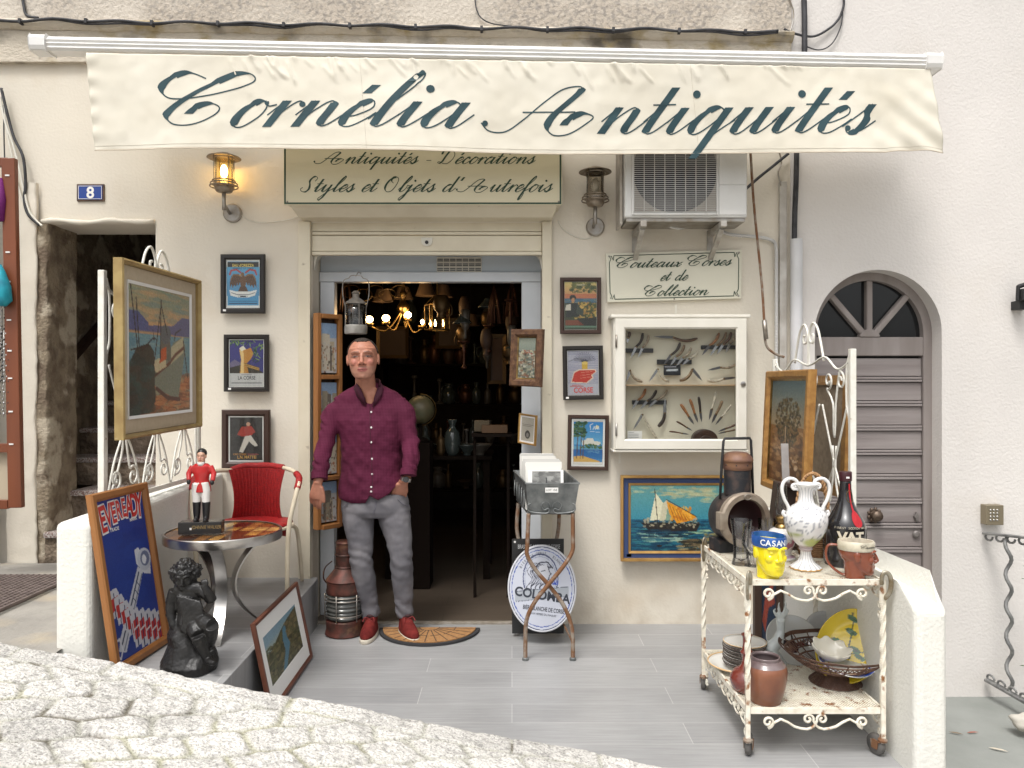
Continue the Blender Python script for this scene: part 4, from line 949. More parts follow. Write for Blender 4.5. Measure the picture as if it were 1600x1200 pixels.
# ------------------------------------------------------------------ little things on the right-hand wall
kb = thing("keypad", "small square metal entry keypad on the wall above the railing", "keypad", (X(1553,4.74), F, Z(820,4.74))); QM = Matrix.Translation((X(1553,4.74), F, Z(820,4.74)))
MB().box(X(1539,4.74), X(1567,4.74), 4.73, F-.012, Z(820,4.74), Z(789,4.74)).build("case", mat("bronze_case", (.26, .22, .15), rough=.4, metal=.5), kb, rootM=QM, bevel=.004)
for i in range(3):
    for j in range(4):
        MB().sphere(W(1548+i*5.2, 797+j*5.2, 4.728), (.007, .004, .007), 10).build("key", m_steel, kb, rootM=QM, smooth=True)
rg = thing("stair_railing", "weathered grey scrollwork railing fixed to the wall at the lower right", "railing", (2.9, F, -.45)); RM2 = Matrix.Translation((2.9, F, -.45))
m_rg = mat("grey_iron", (.30, .30, .29), rough=.55, metal=.4, col2=(.17, .17, .17), nscale=16, bump=.3, bscale=60)
ra, rb = Vector((X(1545,4.72), 4.76, Z(835,4.72))), Vector((3.05, 4.0, .66)); ba, bb_ = Vector((X(1548,4.72), 4.76, Z(1066,4.72))), Vector((3.05, 4.0, -.37))
MB().bar(ra, rb, .045, .014).build("handrail", m_rg, rg, rootM=RM2, bevel=.003)
MB().bar(ba, bb_, .04, .016).build("bottom_rail", m_rg, rg, rootM=RM2, bevel=.003)
for base, top in ((ra, rb), (ba, bb_)):
    q = MB()
    for i in range(9):
        p = base.lerp(top, (i+.4)/9); s_ = 1 if base is ba else -1
        q.tube([p+Vector((0, .0, s_*(.02+.022*math.sin(a))))+(top-base).normalized()*(.03*math.cos(a)) for a in [k*PI/5 for k in range(9)]], .007, 6)
    q.build("scroll_band", m_rg, rg, rootM=RM2, smooth=True)
for t in (.22, .55, .88):
    a, b = ba.lerp(bb_, t), ra.lerp(rb, t)
    pts = [a.lerp(b, k/40)+Vector((.016*math.sin(k*.8), .016*math.cos(k*.8)-.016, 0)) for k in range(41)] if t != .55 else [a.lerp(b, k/4) for k in range(5)]
    MB().tube(pts, .011, 8).build("baluster", m_rg, rg, rootM=RM2, smooth=True)
def rock(name, label, c, r_, m, seed=0, cat="stone"):
    q = MB(); q.sphere((0, 0, 0), 1, 24); q.v = [tuple(Vector((p[0]*r_[0], p[1]*r_[1], p[2]*r_[2]))*(1+.28*pnoise(Vector(p)*1.4+Vector((seed, 0, 0))))) for p in q.v]
    o = q.build(name, m, smooth=True); o.location = c; return tag(o, label, cat)
rock("loose_stone", "smooth pale stone lying on the lower path by the railing foot", W(1604, 1128, 4.25), (.085, .06, .045), mat("pale_stone", (.55, .52, .46), rough=.8, col2=(.45, .42, .36), nscale=8, bump=.3, bscale=40), 3)
def leaf(label, u, v, l, rz, m, d=None):
    c = W(u, v, 1); k = 1.95/((v-600)/1200); q = MB()
    P_ = [(-1, 0, 0), (-.4, .16, .08), (.3, .14, .1), (1, 0, .02), (.3, -.14, .06), (-.4, -.16, .04)]
    q.add([(a*l, b*l, c_*l+.006) for a, b, c_ in P_], [(0, 1, 2, 3, 4, 5)]); o = q.build("fallen_leaf", m, solid=.001); o.location = (X(u, k), k, -.447); o.rotation_euler = (0, 0, rz); tag(o, label, "leaf")
m_lf = mat("dry_leaf", (.20, .15, .10), rough=.8)
leaf("dark curled dry leaf on the lower path near the parapet", 1494, 1148, .035, -.5, m_lf)
leaf("thin reddish dry leaf on the lower path", 1520, 1147, .035, .1, mat("red_leaf", (.28, .09, .06), rough=.8))
leaf("pale dry leaf farthest forward on the lower path", 1560, 1174, .045, -.6, mat("pale_leaf", (.5, .45, .36), rough=.8))
pn = thing("wall_clamp", "black iron wall fitting cut off by the right edge of the photograph", "wall fitting", (X(1596,4.75), F, Z(466,4.75))); PM = Matrix.Translation((X(1596,4.75), F, Z(466,4.75)))  # clamp-like wall fitting, carries no lamp
MB().box(X(1587,4.74), X(1605,4.74), 4.70, F-.012, Z(484,4.74), Z(470,4.74)).build("backplate", m_blackp, pn, rootM=PM, bevel=.004)
q = MB(); q.tube([tuple(W(1590, 470, 4.70)), tuple(W(1591, 446, 4.70))], .012, 8); q.tube([tuple(W(1591, 448, 4.70)), tuple(W(1606, 443, 4.70))], .014, 8); q.box(X(1592,4.7), X(1610,4.7), 4.66, 4.72, Z(470,4.7), Z(452,4.7))
q.build("arm", m_blackp, pn, rootM=PM, bevel=.003)
# sprig behind the railing
pt = thing("climbing_plant", "sparse green plant sprigs growing behind the grey railing", "plant", (3.0, 4.3, -.45)); PTM = Matrix.Translation((3.0, 4.3, -.45))
MB().tube(catmull([(3.02, 4.5, -.45), (3.0, 4.45, -.1), (3.04, 4.4, .2), (2.99, 4.4, .5)], 6), .004, 5).build("stem", mat("stem_green", (.10, .12, .04)), pt, rootM=PTM)
q = MB(); r = random.Random(5)
for i in range(34):
    z = r.uniform(-.2, .5); a = r.uniform(0, 6.3); l = r.uniform(.02, .045); T = TM((3.0+.04*math.cos(a), 4.42+.04*math.sin(a), z), rz=a, ry=r.uniform(-.8, .3))
    q.add([(0, 0, 0), (l*.5, l*.2, .004), (l, 0, 0), (l*.5, -l*.2, .004)], [(0, 1, 2, 3)], T)
q.build("leaves", mat("leaf_green", (.06, .13, .035), rough=.5), pt, rootM=PTM)
# iron drain grating on the alley pavement
dg_ = MB(); gx, gy, gz = -3.05, 3.95, .425
for i in range(26): dg_.box(gx-.62, gx+.62, gy-.36+i*.72/25-.006, gy-.36+i*.72/25+.006, gz, gz+.006)
for i in range(40): dg_.box(gx-.62+i*1.24/39-.004, gx-.62+i*1.24/39+.004, gy-.36, gy+.36, gz-.002, gz+.009)
o = dg_.build("grating_cover", mat("rusty_plate", (.19, .15, .135), rough=.8, col2=(.13, .10, .09), nscale=16)); tag(o, "rusty patterned metal cover let into the alley pavement", "grating")
MB().box(gx-.60, gx+.60, gy-.34, gy+.34, gz-.02, gz+.001).build("cover_plate", MATS["rusty_plate"], o)
# ------------------------------------------------------------------ framed pictures
def plane_M(TL, TR, BR, BL):
    "local frame standing on the lower edge: x along the width, z up the picture, y into the wall"
    TL, TR, BR, BL = map(Vector, (TL, TR, BR, BL)); ex = ((TR-TL)+(BR-BL)).normalized(); up = ((TL-BL)+(TR-BR)); ez = (up-ex*up.dot(ex)).normalized()
    ey = ez.cross(ex); o = (BL+BR)/2; w = ((TR-TL).length+(BR-BL).length)/2; h = ((TL-BL).length+(TR-BR).length)/2
    M = Matrix.Identity(4)
    for i in range(3): M[i][0] = ex[i]; M[i][1] = ey[i]; M[i][2] = ez[i]; M[i][3] = o[i]
    return M, w, h
def framed(name, label, cat, corners, fw, fd, fm, cv, mw=0, mm=None, group=None, glass=False, art='print', texts=(), prof=None, inner=None, vm=None, sticker=None):
    M, w, h = plane_M(*corners); o = thing(name, label, cat, M=M, group=group)
    pr = prof or [(0, 0), (0, -fd*.75), (fw*.15, -fd), (fw*.7, -fd), (fw, -fd*.55), (fw, -fd*.2)]
    MB().frame(w, h, fw, pr).build("frame", fm, o)
    y = -fd*.3; e = fw
    if mw:
        MB().frame(w-2*e+.004, h-2*e+.004, mw, [(0, y), (0, y-.003), (mw, y-.003), (mw, y)]).build("mount", mm or m_paper, o).location = (0, 0, e-.002); e += mw
    if inner:
        im, iw_ = inner; MB().frame(w-2*e+.002, h-2*e+.002, iw_, [(0, y-.002), (0, y-.009), (iw_, y-.004), (iw_, y-.001)]).build("slip", im, o).location = (0, 0, e-.001); e += iw_
    if cv is not None:
        q = cv.mesh(-w/2+e-.001, w/2-e+.001, e-.001, h-e+.001, y-.0005)
        a = q.build(art, vm or m_vcm, o, smooth=True, color=q.c)
        pw, ph = w-2*e, h-2*e
        if texts:
            T = MB()
            groups = {}
            for (s_, cx_, cy_, size, col, kw) in texts:
                groups.setdefault(col, MB()).merge(text(s_, size*ph, Matrix.Translation((-pw/2+cx_*pw, y-.0016, e+ph*(1-cy_))), **kw))
            for col, tb in groups.items(): tb.build("lettering", mat("ink_%d_%d_%d" % col, lin(col), rough=.6), a)
    MB().box(-w/2+fw*.5, w/2-fw*.5, -.002, .0, fw*.5, h-fw*.5).build("backing", m_dkwood, o)
    if glass: MB().box(-w/2+fw*.9, w/2-fw*.9, y-.006, y-.0045, fw*.9, h-fw*.9).build("glass", m_pane, o)
    if sticker: MB().box(-w/2+sticker[0]*w-.009, -w/2+sticker[0]*w+.009, -fd-.0012, -fd-.0002, sticker[1]*h-.006, sticker[1]*h+.006).build("price_tag", m_paper, o)
    return o
def rectc(u0, v0, u1, v1, d, du=0, dv=0):
    "corners of a picture hung flat on the wall; du leans its lower edge sideways"
    return [W(u0, v0, d), W(u1, v0+dv, d), W(u1+du, v1+dv, d), W(u0+du, v1, d)]
K4 = dict(bold=.02)
# ---- the posters
def p_orezza():
    c = Cv(70, 96, (232, 232, 228)); c.rect(.03, .03, .97, .95, (74, 150, 196)); c.rect(.03, .04, .97, .15, (40, 30, 18))
    c.grad(.15, .75, (96, 172, 214), (84, 146, 190)); c.line([(.10, .30), (.14, .22), (.3, .20), (.42, .26)], .025, (190, 70, 66)); c.line([(.58, .26), (.7, .20), (.86, .22), (.9, .30)], .025, (190, 70, 66))
    for s in (-1, 1):
        c.poly([(.5+s*a, b) for a, b in ((.03, .35), (.14, .29), (.30, .29), (.39, .40), (.40, .58), (.34, .50), (.32, .59), (.26, .50), (.23, .57), (.18, .48), (.14, .54), (.10, .46), (.04, .50))], (104, 70, 38))
        for k in range(8): c.line([(.5+s*(.10+k*.036), .34), (.5+s*(.13+k*.034), .53)], .005, (52, 32, 18), .8)
        c.line([(.5+s*.05, .35), (.5+s*.16, .31), (.5+s*.30, .31), (.5+s*.38, .42)], .008, (170, 126, 70))
    c.ell(.5, .46, .085, .15, (110, 74, 42)); c.ell(.48, .30, .05, .045, (130, 92, 52)); c.poly([(.43, .29), (.38, .32), (.44, .32)], (200, 160, 60)); c.poly([(.42, .55), (.58, .55), (.66, .66), (.34, .66)], (86, 54, 30))
    c.poly([(.08, .62), (.3, .66), (.7, .66), (.92, .62), (.86, .74), (.66, .78), (.34, .78), (.12, .74)], (236, 236, 232)); c.line([(.14, .68), (.32, .72), (.68, .72), (.86, .68)], .008, (40, 44, 60)); c.line([(.42, .76), (.58, .76)], .012, (60, 60, 70))
    for k in range(2): c.line([(.08, .86+k*.045), (.92, .86+k*.045)], .010, (30, 40, 60), .75)
    return c.grain(4)
def p_lacorse():
    c = Cv(70, 96, (206, 206, 204)); c.grad(0, .72, (66, 60, 130), (70, 72, 130)); r = random.Random(3)
    c.poly([(0, .5), (.15, .42), (.32, .5), (.4, .72), (0, .72)], (120, 112, 140)); c.poly([(0, .60), (.3, .54), (.9, .66), (1, .72), (0, .72)], (70, 66, 58))
    c.poly([(.3, .72), (.34, .42), (.28, .22), (.36, .14), (.5, .2), (.62, .16), (.7, .3), (.62, .42), (.5, .5), (.56, .72)], (196, 140, 66)); c.poly([(.34, .42), (.3, .22), (.38, .16), (.42, .34), (.42, .72), (.32, .72)], (236, 206, 140)); c.poly([(.28, .18), (.4, .12), (.48, .2), (.34, .24)], (240, 236, 214))
    for k in range(5): c.line([(.42+k*.02, .5+k*.02), (.86, .6+k*.015)], .010, (214, 172, 92) if k % 2 else (120, 90, 50))
    for k in range(46):
        x, y = r.uniform(.0, .75), r.uniform(0, .07)
        if k > 20: x, y = r.uniform(.68, 1), r.uniform(.05, .5)
        a = r.uniform(0, 3.1); l = r.uniform(.06, .12); c.line([(x, y), (x+l*math.cos(a), y+l*.7*math.sin(a))], .012, r.choice([(96, 132, 60), (50, 82, 40), (140, 170, 90)]))
    c.line([(.06, .93), (.94, .93)], .012, (50, 50, 50), .6); c.line([(.35, .75), (.65, .75)], .007, (80, 80, 80), .7)
    return c.grain(4)
def p_mattei():
    # generic leaping figure stand-in: plain shapes only
    c = Cv(66, 88, (48, 46, 46)); c.dabs(40, 0, 0, 1, .8, [(58, 56, 54), (38, 36, 36)], .12, .05, .5, 4)
    c.poly([(.36, .22), (.66, .2), (.78, .34), (.62, .44), (.34, .44), (.22, .40)], (176, 60, 48)); c.ell(.56, .16, .06, .05, (206, 160, 130)); c.poly([(.46, .44), (.64, .42), (.86, .66), (.76, .68), (.58, .56), (.40, .82), (.28, .80)], (226, 220, 208))
    return c.grain(4)
def p_peasant():
    c = Cv(60, 84, (60, 66, 44)); c.grad(0, .28, (214, 196, 120), (206, 150, 100)); c.dabs(60, .2, 0, 1, .22, [(90, 96, 50), (60, 74, 44), (120, 120, 60)], .06, .03, .8, 2)
    c.rect(0, .25, 1, .34, (196, 120, 84)); c.rect(0, .34, 1, .44, (66, 100, 124)); c.dabs(30, 0, .36, 1, .44, [(84, 124, 140), (120, 130, 120)], .08, .01, .7, 3)
    c.dabs(150, .25, .42, 1, .76, [(176, 130, 60), (66, 80, 40), (214, 176, 90), (50, 62, 36)], .05, .025, .8, 5); c.ell(.26, .33, .1, .06, (34, 34, 30)); c.ell(.27, .38, .055, .045, (190, 140, 100)); c.poly([(.12, .44), (.42, .44), (.48, .72), (.04, .74)], (40, 44, 42)); c.poly([(.06, .48), (.2, .46), (.2, .60), (.02, .60)], (214, 206, 190)); c.poly([(.4, .46), (.6, .62), (.56, .72), (.36, .66)], (60, 70, 60))
    c.rect(0, .78, 1, 1, (62, 74, 54)); c.poly([(.4, .78), (.98, .74), (.96, .95), (.5, .95)], (40, 40, 36)); c.poly([(.03, .8), (.42, .8), (.6, .9), (.03, .9)], (150, 66, 44), .7); c.rect(0, .92, 1, .95, (100, 130, 110))
    return c.grain(5)
def p_hand():
    c = Cv(60, 86, (176, 176, 190)); r = random.Random(2)
    for k in range(40): y = k/40*.72; c.line([(0, y), (1, y+.01*math.sin(k))], .006, (150, 150, 172) if k % 2 else (196, 194, 204), .8)
    for k in range(15): a = -PI/2+(k-7)*.2; c.line([(.55, .26), (.55+.36*math.cos(a), .24+.20*math.sin(a))], .008, (70, 70, 82), .9)
    c.line([(.04, .24), (.3, .18), (.5, .20)], .008, (90, 90, 100)); c.poly([(.46, .28), (.66, .28), (.64, .5), (.48, .5)], (214, 176, 70)); c.ell(.56, .28, .1, .035, (230, 200, 110))
    c.poly([(.1, .72), (.2, .48), (.36, .42), (.9, .42), (.94, .48), (.8, .56), (.84, .62), (.62, .74)], (236, 214, 190)); c.poly([(.13, .70), (.22, .5), (.38, .44), (.88, .44), (.9, .48), (.76, .56), (.8, .61), (.6, .72)], (200, 66, 54))
    for k in range(3): c.line([(.42, .50+k*.06), (.8, .47+k*.06)], .007, (236, 190, 160), .7)
    c.rect(0, .76, 1, 1, (190, 190, 200)); c.line([(.08, .80), (.5, .80)], .02, (196, 90, 80), .6)
    return c.grain(5)
def p_calvi():
    c = Cv(60, 88, (236, 234, 228)); c.rect(.02, .02, .98, .94, (66, 146, 206)); c.grad(.02, .55, (52, 136, 206), (120, 184, 220)); c.rect(.02, .58, .98, .66, (110, 170, 200)); c.grad(.66, .88, (50, 110, 180), (60, 130, 190))
    c.line([(.02, .665), (.98, .665)], .012, (60, 80, 150)); c.poly([(.3, .46), (.42, .44), (.46, .40), (.66, .40), (.7, .46), (.92, .48), (.92, .56), (.3, .56)], (236, 232, 220)); c.dabs(30, .25, .54, .98, .62, [(60, 100, 60), (90, 120, 70)], .05, .02, .9, 1)
    c.poly([(.02, .82), (.3, .80), (.9, .92), (.9, .94), (.02, .94)], (226, 180, 90)); c.dabs(14, .5, .66, .9, .74, [(120, 170, 200)], .08, .01, .6, 6)
    for x in (.12, .24, .33): c.line([(x+.06, .20), (x+.02, .5), (x, .86)], .014, (110, 84, 70))
    c.dabs(90, .02, .03, .42, .36, [(50, 90, 66), (34, 70, 50), (90, 120, 80)], .07, .022, .9, 8)
    c.ell(.8, .14, .06, .04, (230, 216, 120)); c.line([(.58, .2), (.56, .1), (.66, .06)], .012, (240, 240, 240)); c.line([(.66, .2), (.7, .13), (.74, .2), (.78, .1), (.8, .19), (.84, .13), (.86, .2)], .010, (240, 240, 240)); c.line([(.56, .24), (.9, .26)], .007, (240, 240, 240))
    return c.grain(3)
GL = "framed travel posters left of the doorway"; GR_ = "framed travel posters right of the doorway"
framed("framed_poster", "black-framed blue poster with a spread-winged eagle, topmost of three left of the doorway", "poster", rectc(342, 398, 411, 490, 4.775, 4, 0), .033, .022, m_black, p_orezza(), .004, m_paper, GL, True, sticker=(.1, .05),
       texts=[("EAU d'OREZZA", .5, .135, .085, (240, 214, 110), dict(bold=.012, sx=.8)), ("MINERALE  LA  CORSE", .5, .185, .045, (40, 40, 80), {}), ("CORSICA", .5, .78, .05, (30, 40, 60), {})])
framed("framed_poster", "black-framed purple poster of a pale rock and palm leaves, middle of three left of doorway", "poster", rectc(347, 523, 417, 612, 4.775, 4, 0), .030, .022, m_black, p_lacorse(), .006, m_paper, GL, True, sticker=(.14, .05),
       texts=[("LA CORSE", .5, .86, .11, (40, 40, 44), dict(bold=.01, sx=.78))])
framed("framed_poster", "dark-framed black poster of a red-jacketed leaping figure, lowest of three beside red chair", "poster", rectc(345, 640, 420, 731, 4.775, 3, 0), .040, .026, m_brownfr, p_mattei(), .010, m_paper, GL, True,
       texts=[("CAP CORSE", .30, .885, .06, (216, 150, 60), {}), ("QUINQUINA", .72, .88, .045, (200, 70, 50), {}), ("L.N. MATTEI", .52, .97, .105, (226, 176, 90), dict(bold=.01, sx=.8))])
framed("framed_poster", "brown-framed poster of a seated country woman among fields, topmost right of the doorway", "poster", rectc(876, 434, 940, 522, 4.775, -1, 0), .026, .020, m_brownfr, p_peasant(), .003, m_paper, GR_, True,
       texts=[("FRANCE", .5, .07, .045, (240, 230, 200), {})])
framed("framed_poster", "black-framed grey poster with a red hand holding a torch, middle right of the doorway", "poster", rectc(880, 541, 943, 625, 4.775, 0, -1), .028, .020, m_black, p_hand(), .004, m_paper, GR_, True, sticker=(.1, .04),
       texts=[("PRESTO", .28, .81, .06, (196, 80, 70), {}), ("CORSE", .5, .955, .17, (206, 70, 60), dict(bold=.02, sx=.85))])
framed("framed_poster", "brown-framed blue poster of pines and a white citadel by the sea, lowest right of doorway", "poster", rectc(887, 648, 951, 734, 4.775, -1, 1), .024, .020, m_brownfr, p_calvi(), .014, m_paper, GR_, True)

# ---- sailing-ship painting
def p_ship():
    c = Cv(150, 108, (90, 150, 160)); c.grad(0, .52, (104, 160, 156), (60, 140, 160)); r = random.Random(6)
    for (x, y, n) in ((.05, .06, 14), (.5, .12, 40), (.72, .1, 60), (.85, .18, 30), (.3, .08, 20)): c.dabs(n, x-.1, y-.06, x+.12, y+.08, [(206, 204, 160), (176, 186, 150), (130, 156, 140), (190, 176, 130)], .05, .016, .45, int(x*100))
    c.grad(.52, 1.01, (30, 96, 124), (14, 60, 84)); c.dabs(420, 0, .54, 1, 1, [(20, 90, 120), (12, 56, 84), (70, 140, 140), (36, 110, 130), (10, 44, 66)], .06, .010, .55, 3)
    c.dabs(60, .15, .72, .5, .86, [(196, 206, 170), (150, 180, 160), (110, 160, 150)], .07, .010, .6, 4); c.dabs(26, .55, .68, .8, .74, [(170, 196, 150)], .06, .008, .6, 5)
    c.dabs(90, .5, .82, 1.0, 1.0, [(70, 60, 44), (110, 94, 66), (40, 40, 34), (150, 136, 100)], .06, .018, .8, 7); c.dabs(40, .76, .72, .96, .84, [(120, 100, 60), (80, 70, 50), (160, 140, 90)], .04, .014, .7, 8)
    c.poly([(.10, .56), (.72, .58), (.68, .70), (.2, .70)], (40, 36, 34)); c.dabs(120, .14, .50, .70, .64, [(60, 56, 50), (150, 150, 130), (30, 30, 30), (180, 170, 140)], .014, .018, .8, 9)
    c.poly([(.26, .12), (.34, .28), (.33, .52), (.2, .54)], (226, 222, 190)); c.poly([(.33, .28), (.38, .22), (.42, .52), (.3, .54)], (206, 200, 170)); c.poly([(.38, .34), (.46, .52), (.36, .54)], (130, 160, 140))
    c.poly([(.37, .24), (.50, .34), (.68, .48), (.62, .54), (.48, .58), (.40, .44)], (222, 150, 40)); c.dabs(50, .42, .34, .62, .54, [(240, 180, 70), (190, 110, 30), (230, 160, 50)], .012, .03, .7, 11)
    for k in range(7): c.line([(.40+k*.035, .30+k*.035), (.46+k*.03, .54)], .003, (120, 70, 30), .7)
    c.line([(.25, .06), (.28, .56)], .004, (50, 44, 40)); c.line([(.37, .22), (.68, .48)], .004, (60, 44, 30))
    c.dabs(60, .14, .68, .62, .80, [(14, 40, 60), (20, 60, 80), (10, 30, 44)], .06, .010, .7, 12); c.poly([(.84, .44), (.86, .52), (.82, .52)], (220, 214, 180)); c.rect(.81, .52, .87, .535, (120, 60, 40)); c.ell(.3, .92, .03, .015, (40, 30, 28))
    return c.grain(6)
shp = framed("sailing_ship_painting", "painting of an orange-sailed ship in gilt and blue frame, hung low under the cabinet", "painting", [W(969, 742, 4.76), W(1152, 742, 4.76), W(1152, 876, 4.76), W(969, 876, 4.76)], .020, .035, m_gilt, p_ship(), .030, mat("navy_band", (.035, .06, .16), rough=.5), None, False, 'canvas', inner=(m_gilt, .014), vm=m_vc, sticker=None)
MB().box(-.325, -.295, -.0135, -.0128, .026, .044).build("price_tag", mat("pink_tag", (.66, .50, .50), rough=.7), shp)

# ---- beached boats painting on the left screen
def p_boats():
    c = Cv(110, 130, (150, 150, 120)); c.grad(0, .30, (132, 150, 130), (206, 160, 112)); c.dabs(50, 0, 0, 1, .26, [(150, 158, 130), (120, 146, 140), (214, 168, 120)], .16, .02, .4, 2)
    c.poly([(0, .20), (.15, .20), (.3, .28), (.3, .36), (0, .36)], (92, 96, 140)); c.poly([(.3, .30), (.7, .28), (.86, .20), (1, .2), (1, .36), (.3, .36)], (100, 96, 136)); c.line([(0, .36), (.5, .36), (1, .38)], .012, (190, 150, 110))
    c.grad(.37, .70, (110, 150, 160), (100, 140, 150)); c.dabs(90, 0, .38, 1, .7, [(130, 160, 160), (90, 130, 146), (150, 170, 160)], .08, .010, .5, 3); c.dabs(160, .1, .68, 1, 1, [(190, 110, 60), (150, 80, 44), (206, 136, 84), (110, 66, 44)], .1, .02, .6, 4)
    c.poly([(.36, .62), (.6, .54), (.7, .42), (.88, .36), (.92, .46), (.86, .66), (.78, .90), (.40, .80)], (130, 134, 116)); c.poly([(.66, .46), (.88, .36), (.88, .50), (.66, .60)], (196, 186, 150)); c.line([(.38, .70), (.62, .60), (.74, .52), (.88, .46)], .016, (110, 60, 40)); c.line([(.42, .80), (.6, .88), (.80, .9)], .02, (90, 50, 44))
    c.poly([(.38, .58), (.56, .52), (.58, .62), (.40, .68)], (206, 190, 150)); c.poly([(.48, .32), (.64, .30), (.66, .58), (.50, .56)], (110, 104, 90)); c.ell(.57, .36, .09, .08, (96, 100, 104)); c.poly([(.50, .48), (.58, .46), (.58, .56), (.46, .60)], (200, 90, 40))
    c.poly([(0, .62), (.12, .48), (.3, .44), (.38, .5), (.40, .90), (.3, .99), (0, 1)], (62, 56, 46)); c.dabs(60, .02, .56, .36, .98, [(44, 70, 66), (70, 60, 50), (40, 50, 46), (60, 86, 80)], .07, .04, .5, 6)
    for P_ in ([(.04, 0), (.14, .5)], [(.5, .08), (.48, .56)], [(.5, .12), (.38, .60)], [(.5, .12), (.60, .36)], [(.12, .1), (.16, .48)], [(.88, .40), (.96, .72)], [(.72, .40), (.74, .34), (.84, .30)], [(.04, .5), (.3, .46)], [(.2, .5), (.36, .40)]): c.line(P_, .007, (56, 36, 30))
    c.ell(.38, .40, .03, .012, (60, 50, 60)); c.line([(.37, .33), (.38, .4)], .004, (60, 50, 50))
    return c.grain(7)
d0, d1, xx = 3.34, 4.22, -1.745
def sidec(x0, y0, z0, x1, y1, z1, zt0, zt1, xt=None): return None
def qz(u, v, x):  # point on the plane X = x seen at (u, v)
    d = x*1200/(u-800); return W(u, v, d)
framed("beached_boats_painting", "large oil painting of beached fishing boats, linen mount and gold frame, on left iron screen", "painting",
       [qz(173, 398, -1.735), qz(300, 440, -1.735), qz(305, 664, -1.735), qz(178, 691, -1.735)], .024, .045, m_goldold, p_boats(), .062, m_linen, None, False, 'canvas', inner=(m_paper, .014), vm=m_vc, prof=[(0, 0), (0, -.04), (.008, -.045), (.020, -.03), (.020, -.012)])
# ---- tree painting on the right screen
def p_tree():
    c = Cv(90, 130, (110, 100, 80)); c.grad(0, .45, (84, 112, 120), (150, 130, 100)); c.grad(.45, 1.01, (130, 92, 54), (84, 50, 26)); c.dabs(200, 0, .5, 1, 1, [(150, 110, 66), (90, 56, 30), (110, 74, 40), (66, 42, 26), (176, 140, 96)], .07, .025, .6, 2)
    c.line([(.46, .92), (.44, .66), (.46, .44), (.44, .18)], .014, (110, 84, 60)); r = random.Random(3)
    for k in range(420):
        a = r.uniform(0, 2*PI); q = r.random()**.6; x = .48+math.cos(a)*q*.33*(1-.2*math.sin(a)); y = .42+math.sin(a)*q*.25
        c.ell(x, y, .022, .013, r.choice([(60, 50, 34), (80, 66, 40), (46, 40, 30), (110, 90, 54)]), .75)
    c.dabs(24, .38, .14, .56, .30, [(60, 54, 40), (80, 70, 46)], .02, .015, .8, 6); c.dabs(26, .36, .74, .8, .84, [(196, 160, 120), (214, 184, 150), (160, 120, 80)], .04, .016, .7, 7)
    c.line([(.42, .86), (.44, .6), (.43, .45)], .010, (176, 150, 116))
    return c.grain(6)
def rz_(u, v, x): d = x*1200/(u-800); return W(u, v, d)
a = rz_(1207, 578, 1.46); b = rz_(1277, 579, 1.46)
a.z = b.z = 1.57
framed("tree_painting", "dark landscape painting of a leafy tree in a golden oak frame, on right iron screen", "painting",
       [a, b, Vector((1.43, b.y, .93)), Vector((1.43, a.y, .93))], .045, .04, m_oakg, p_tree(), 0, None, None, False, 'canvas', inner=(m_brass, .010), vm=m_vc)
# picture seen from behind, beyond the screen
bM, bw, bh = plane_M((1.66, 3.80, 1.545), (1.66, 4.5, 1.545), (1.64, 4.5, .93), (1.64, 3.80, .93))
bo = thing("reversed_painting", "golden framed canvas turned to show its tacked back, behind the tree painting", "painting", M=bM)
MB().frame(bw, bh, .05, [(0, .0), (0, -.045), (.05, -.035), (.05, 0)]).build("frame", m_oakg, bo)
MB().box(-bw/2+.05, bw/2-.05, -.018, -.012, .05, bh-.05).build("canvas_back", mat("raw_canvas", (.34, .27, .19), rough=.9, col2=(.25, .19, .13), nscale=30), bo)
MB().frame(bw-.104, bh-.104, .045, [(0, -.018), (0, -.034), (.045, -.034), (.045, -.018)]).build("stretcher", m_paper, bo).location = (0, 0, .052)
# ---- enamel battery advertisement (the character on it is left out)
def p_battery():
    c = Cv(120, 210, (30, 58, 142)); c.dabs(30, 0, 0, 1, 1, [(28, 54, 134), (34, 64, 150)], .2, .05, .5, 1)
    c.poly([(.06, .93), (.12, .86), (.68, .48), (.78, .52), (.20, .96)], (206, 208, 214)); c.line([(.14, .9), (.68, .52)], .012, (60, 66, 90)); c.line([(.17, .94), (.74, .54)], .010, (120, 124, 140))
    for k in range(6): c.line([(.30+k*.06, .79-k*.045), (.36+k*.06, .83-k*.045)], .006, (60, 70, 110))
    c.poly([(.66, .46), (.66, .37), (.74, .36), (.96, .50), (.94, .56), (.80, .54)], (214, 216, 222)); c.ell(.84, .45, .15, .075, (196, 200, 210)); c.ell(.86, .445, .10, .05, (110, 120, 150)); c.ell(.84, .45, .05, .03, (230, 232, 236))
    c.line([(.02, .93), (.02, .87), (.10, .86), (.14, .93), (.08, .98), (.02, .95)], .012, (220, 220, 226))
    for k in range(5):
        x, y = .02+k*.085, .56+k*.05; c.poly([(x, y), (x+.16, y-.01), (x+.2, y+.03), (x+.15, y+.16), (x+.02, y+.17)], (206, 206, 212)); c.poly([(x+.02, y+.05), (x+.17, y+.04), (x+.14, y+.12), (x+.03, y+.13)], (196, 50, 46)); c.line([(x+.1, y+.02), (x+.08, y+.16)], .008, (30, 40, 90))
    for k in range(5):
        x, y = .40+k*.125, .74+k*.022; c.poly([(x, y), (x+.14, y-.015), (x+.17, y+.03), (x+.12, y+.22), (x, y+.23)], (206, 206, 212)); c.poly([(x+.015, y+.06), (x+.145, y+.04), (x+.115, y+.17), (x+.015, y+.18)], (196, 50, 46)); c.line([(x+.08, y+.02), (x+.06, y+.22)], .010, (30, 40, 90)); c.line([(x+.02, y+.115), (x+.12, y+.10)], .010, (220, 214, 214))
    return c.grain(3)
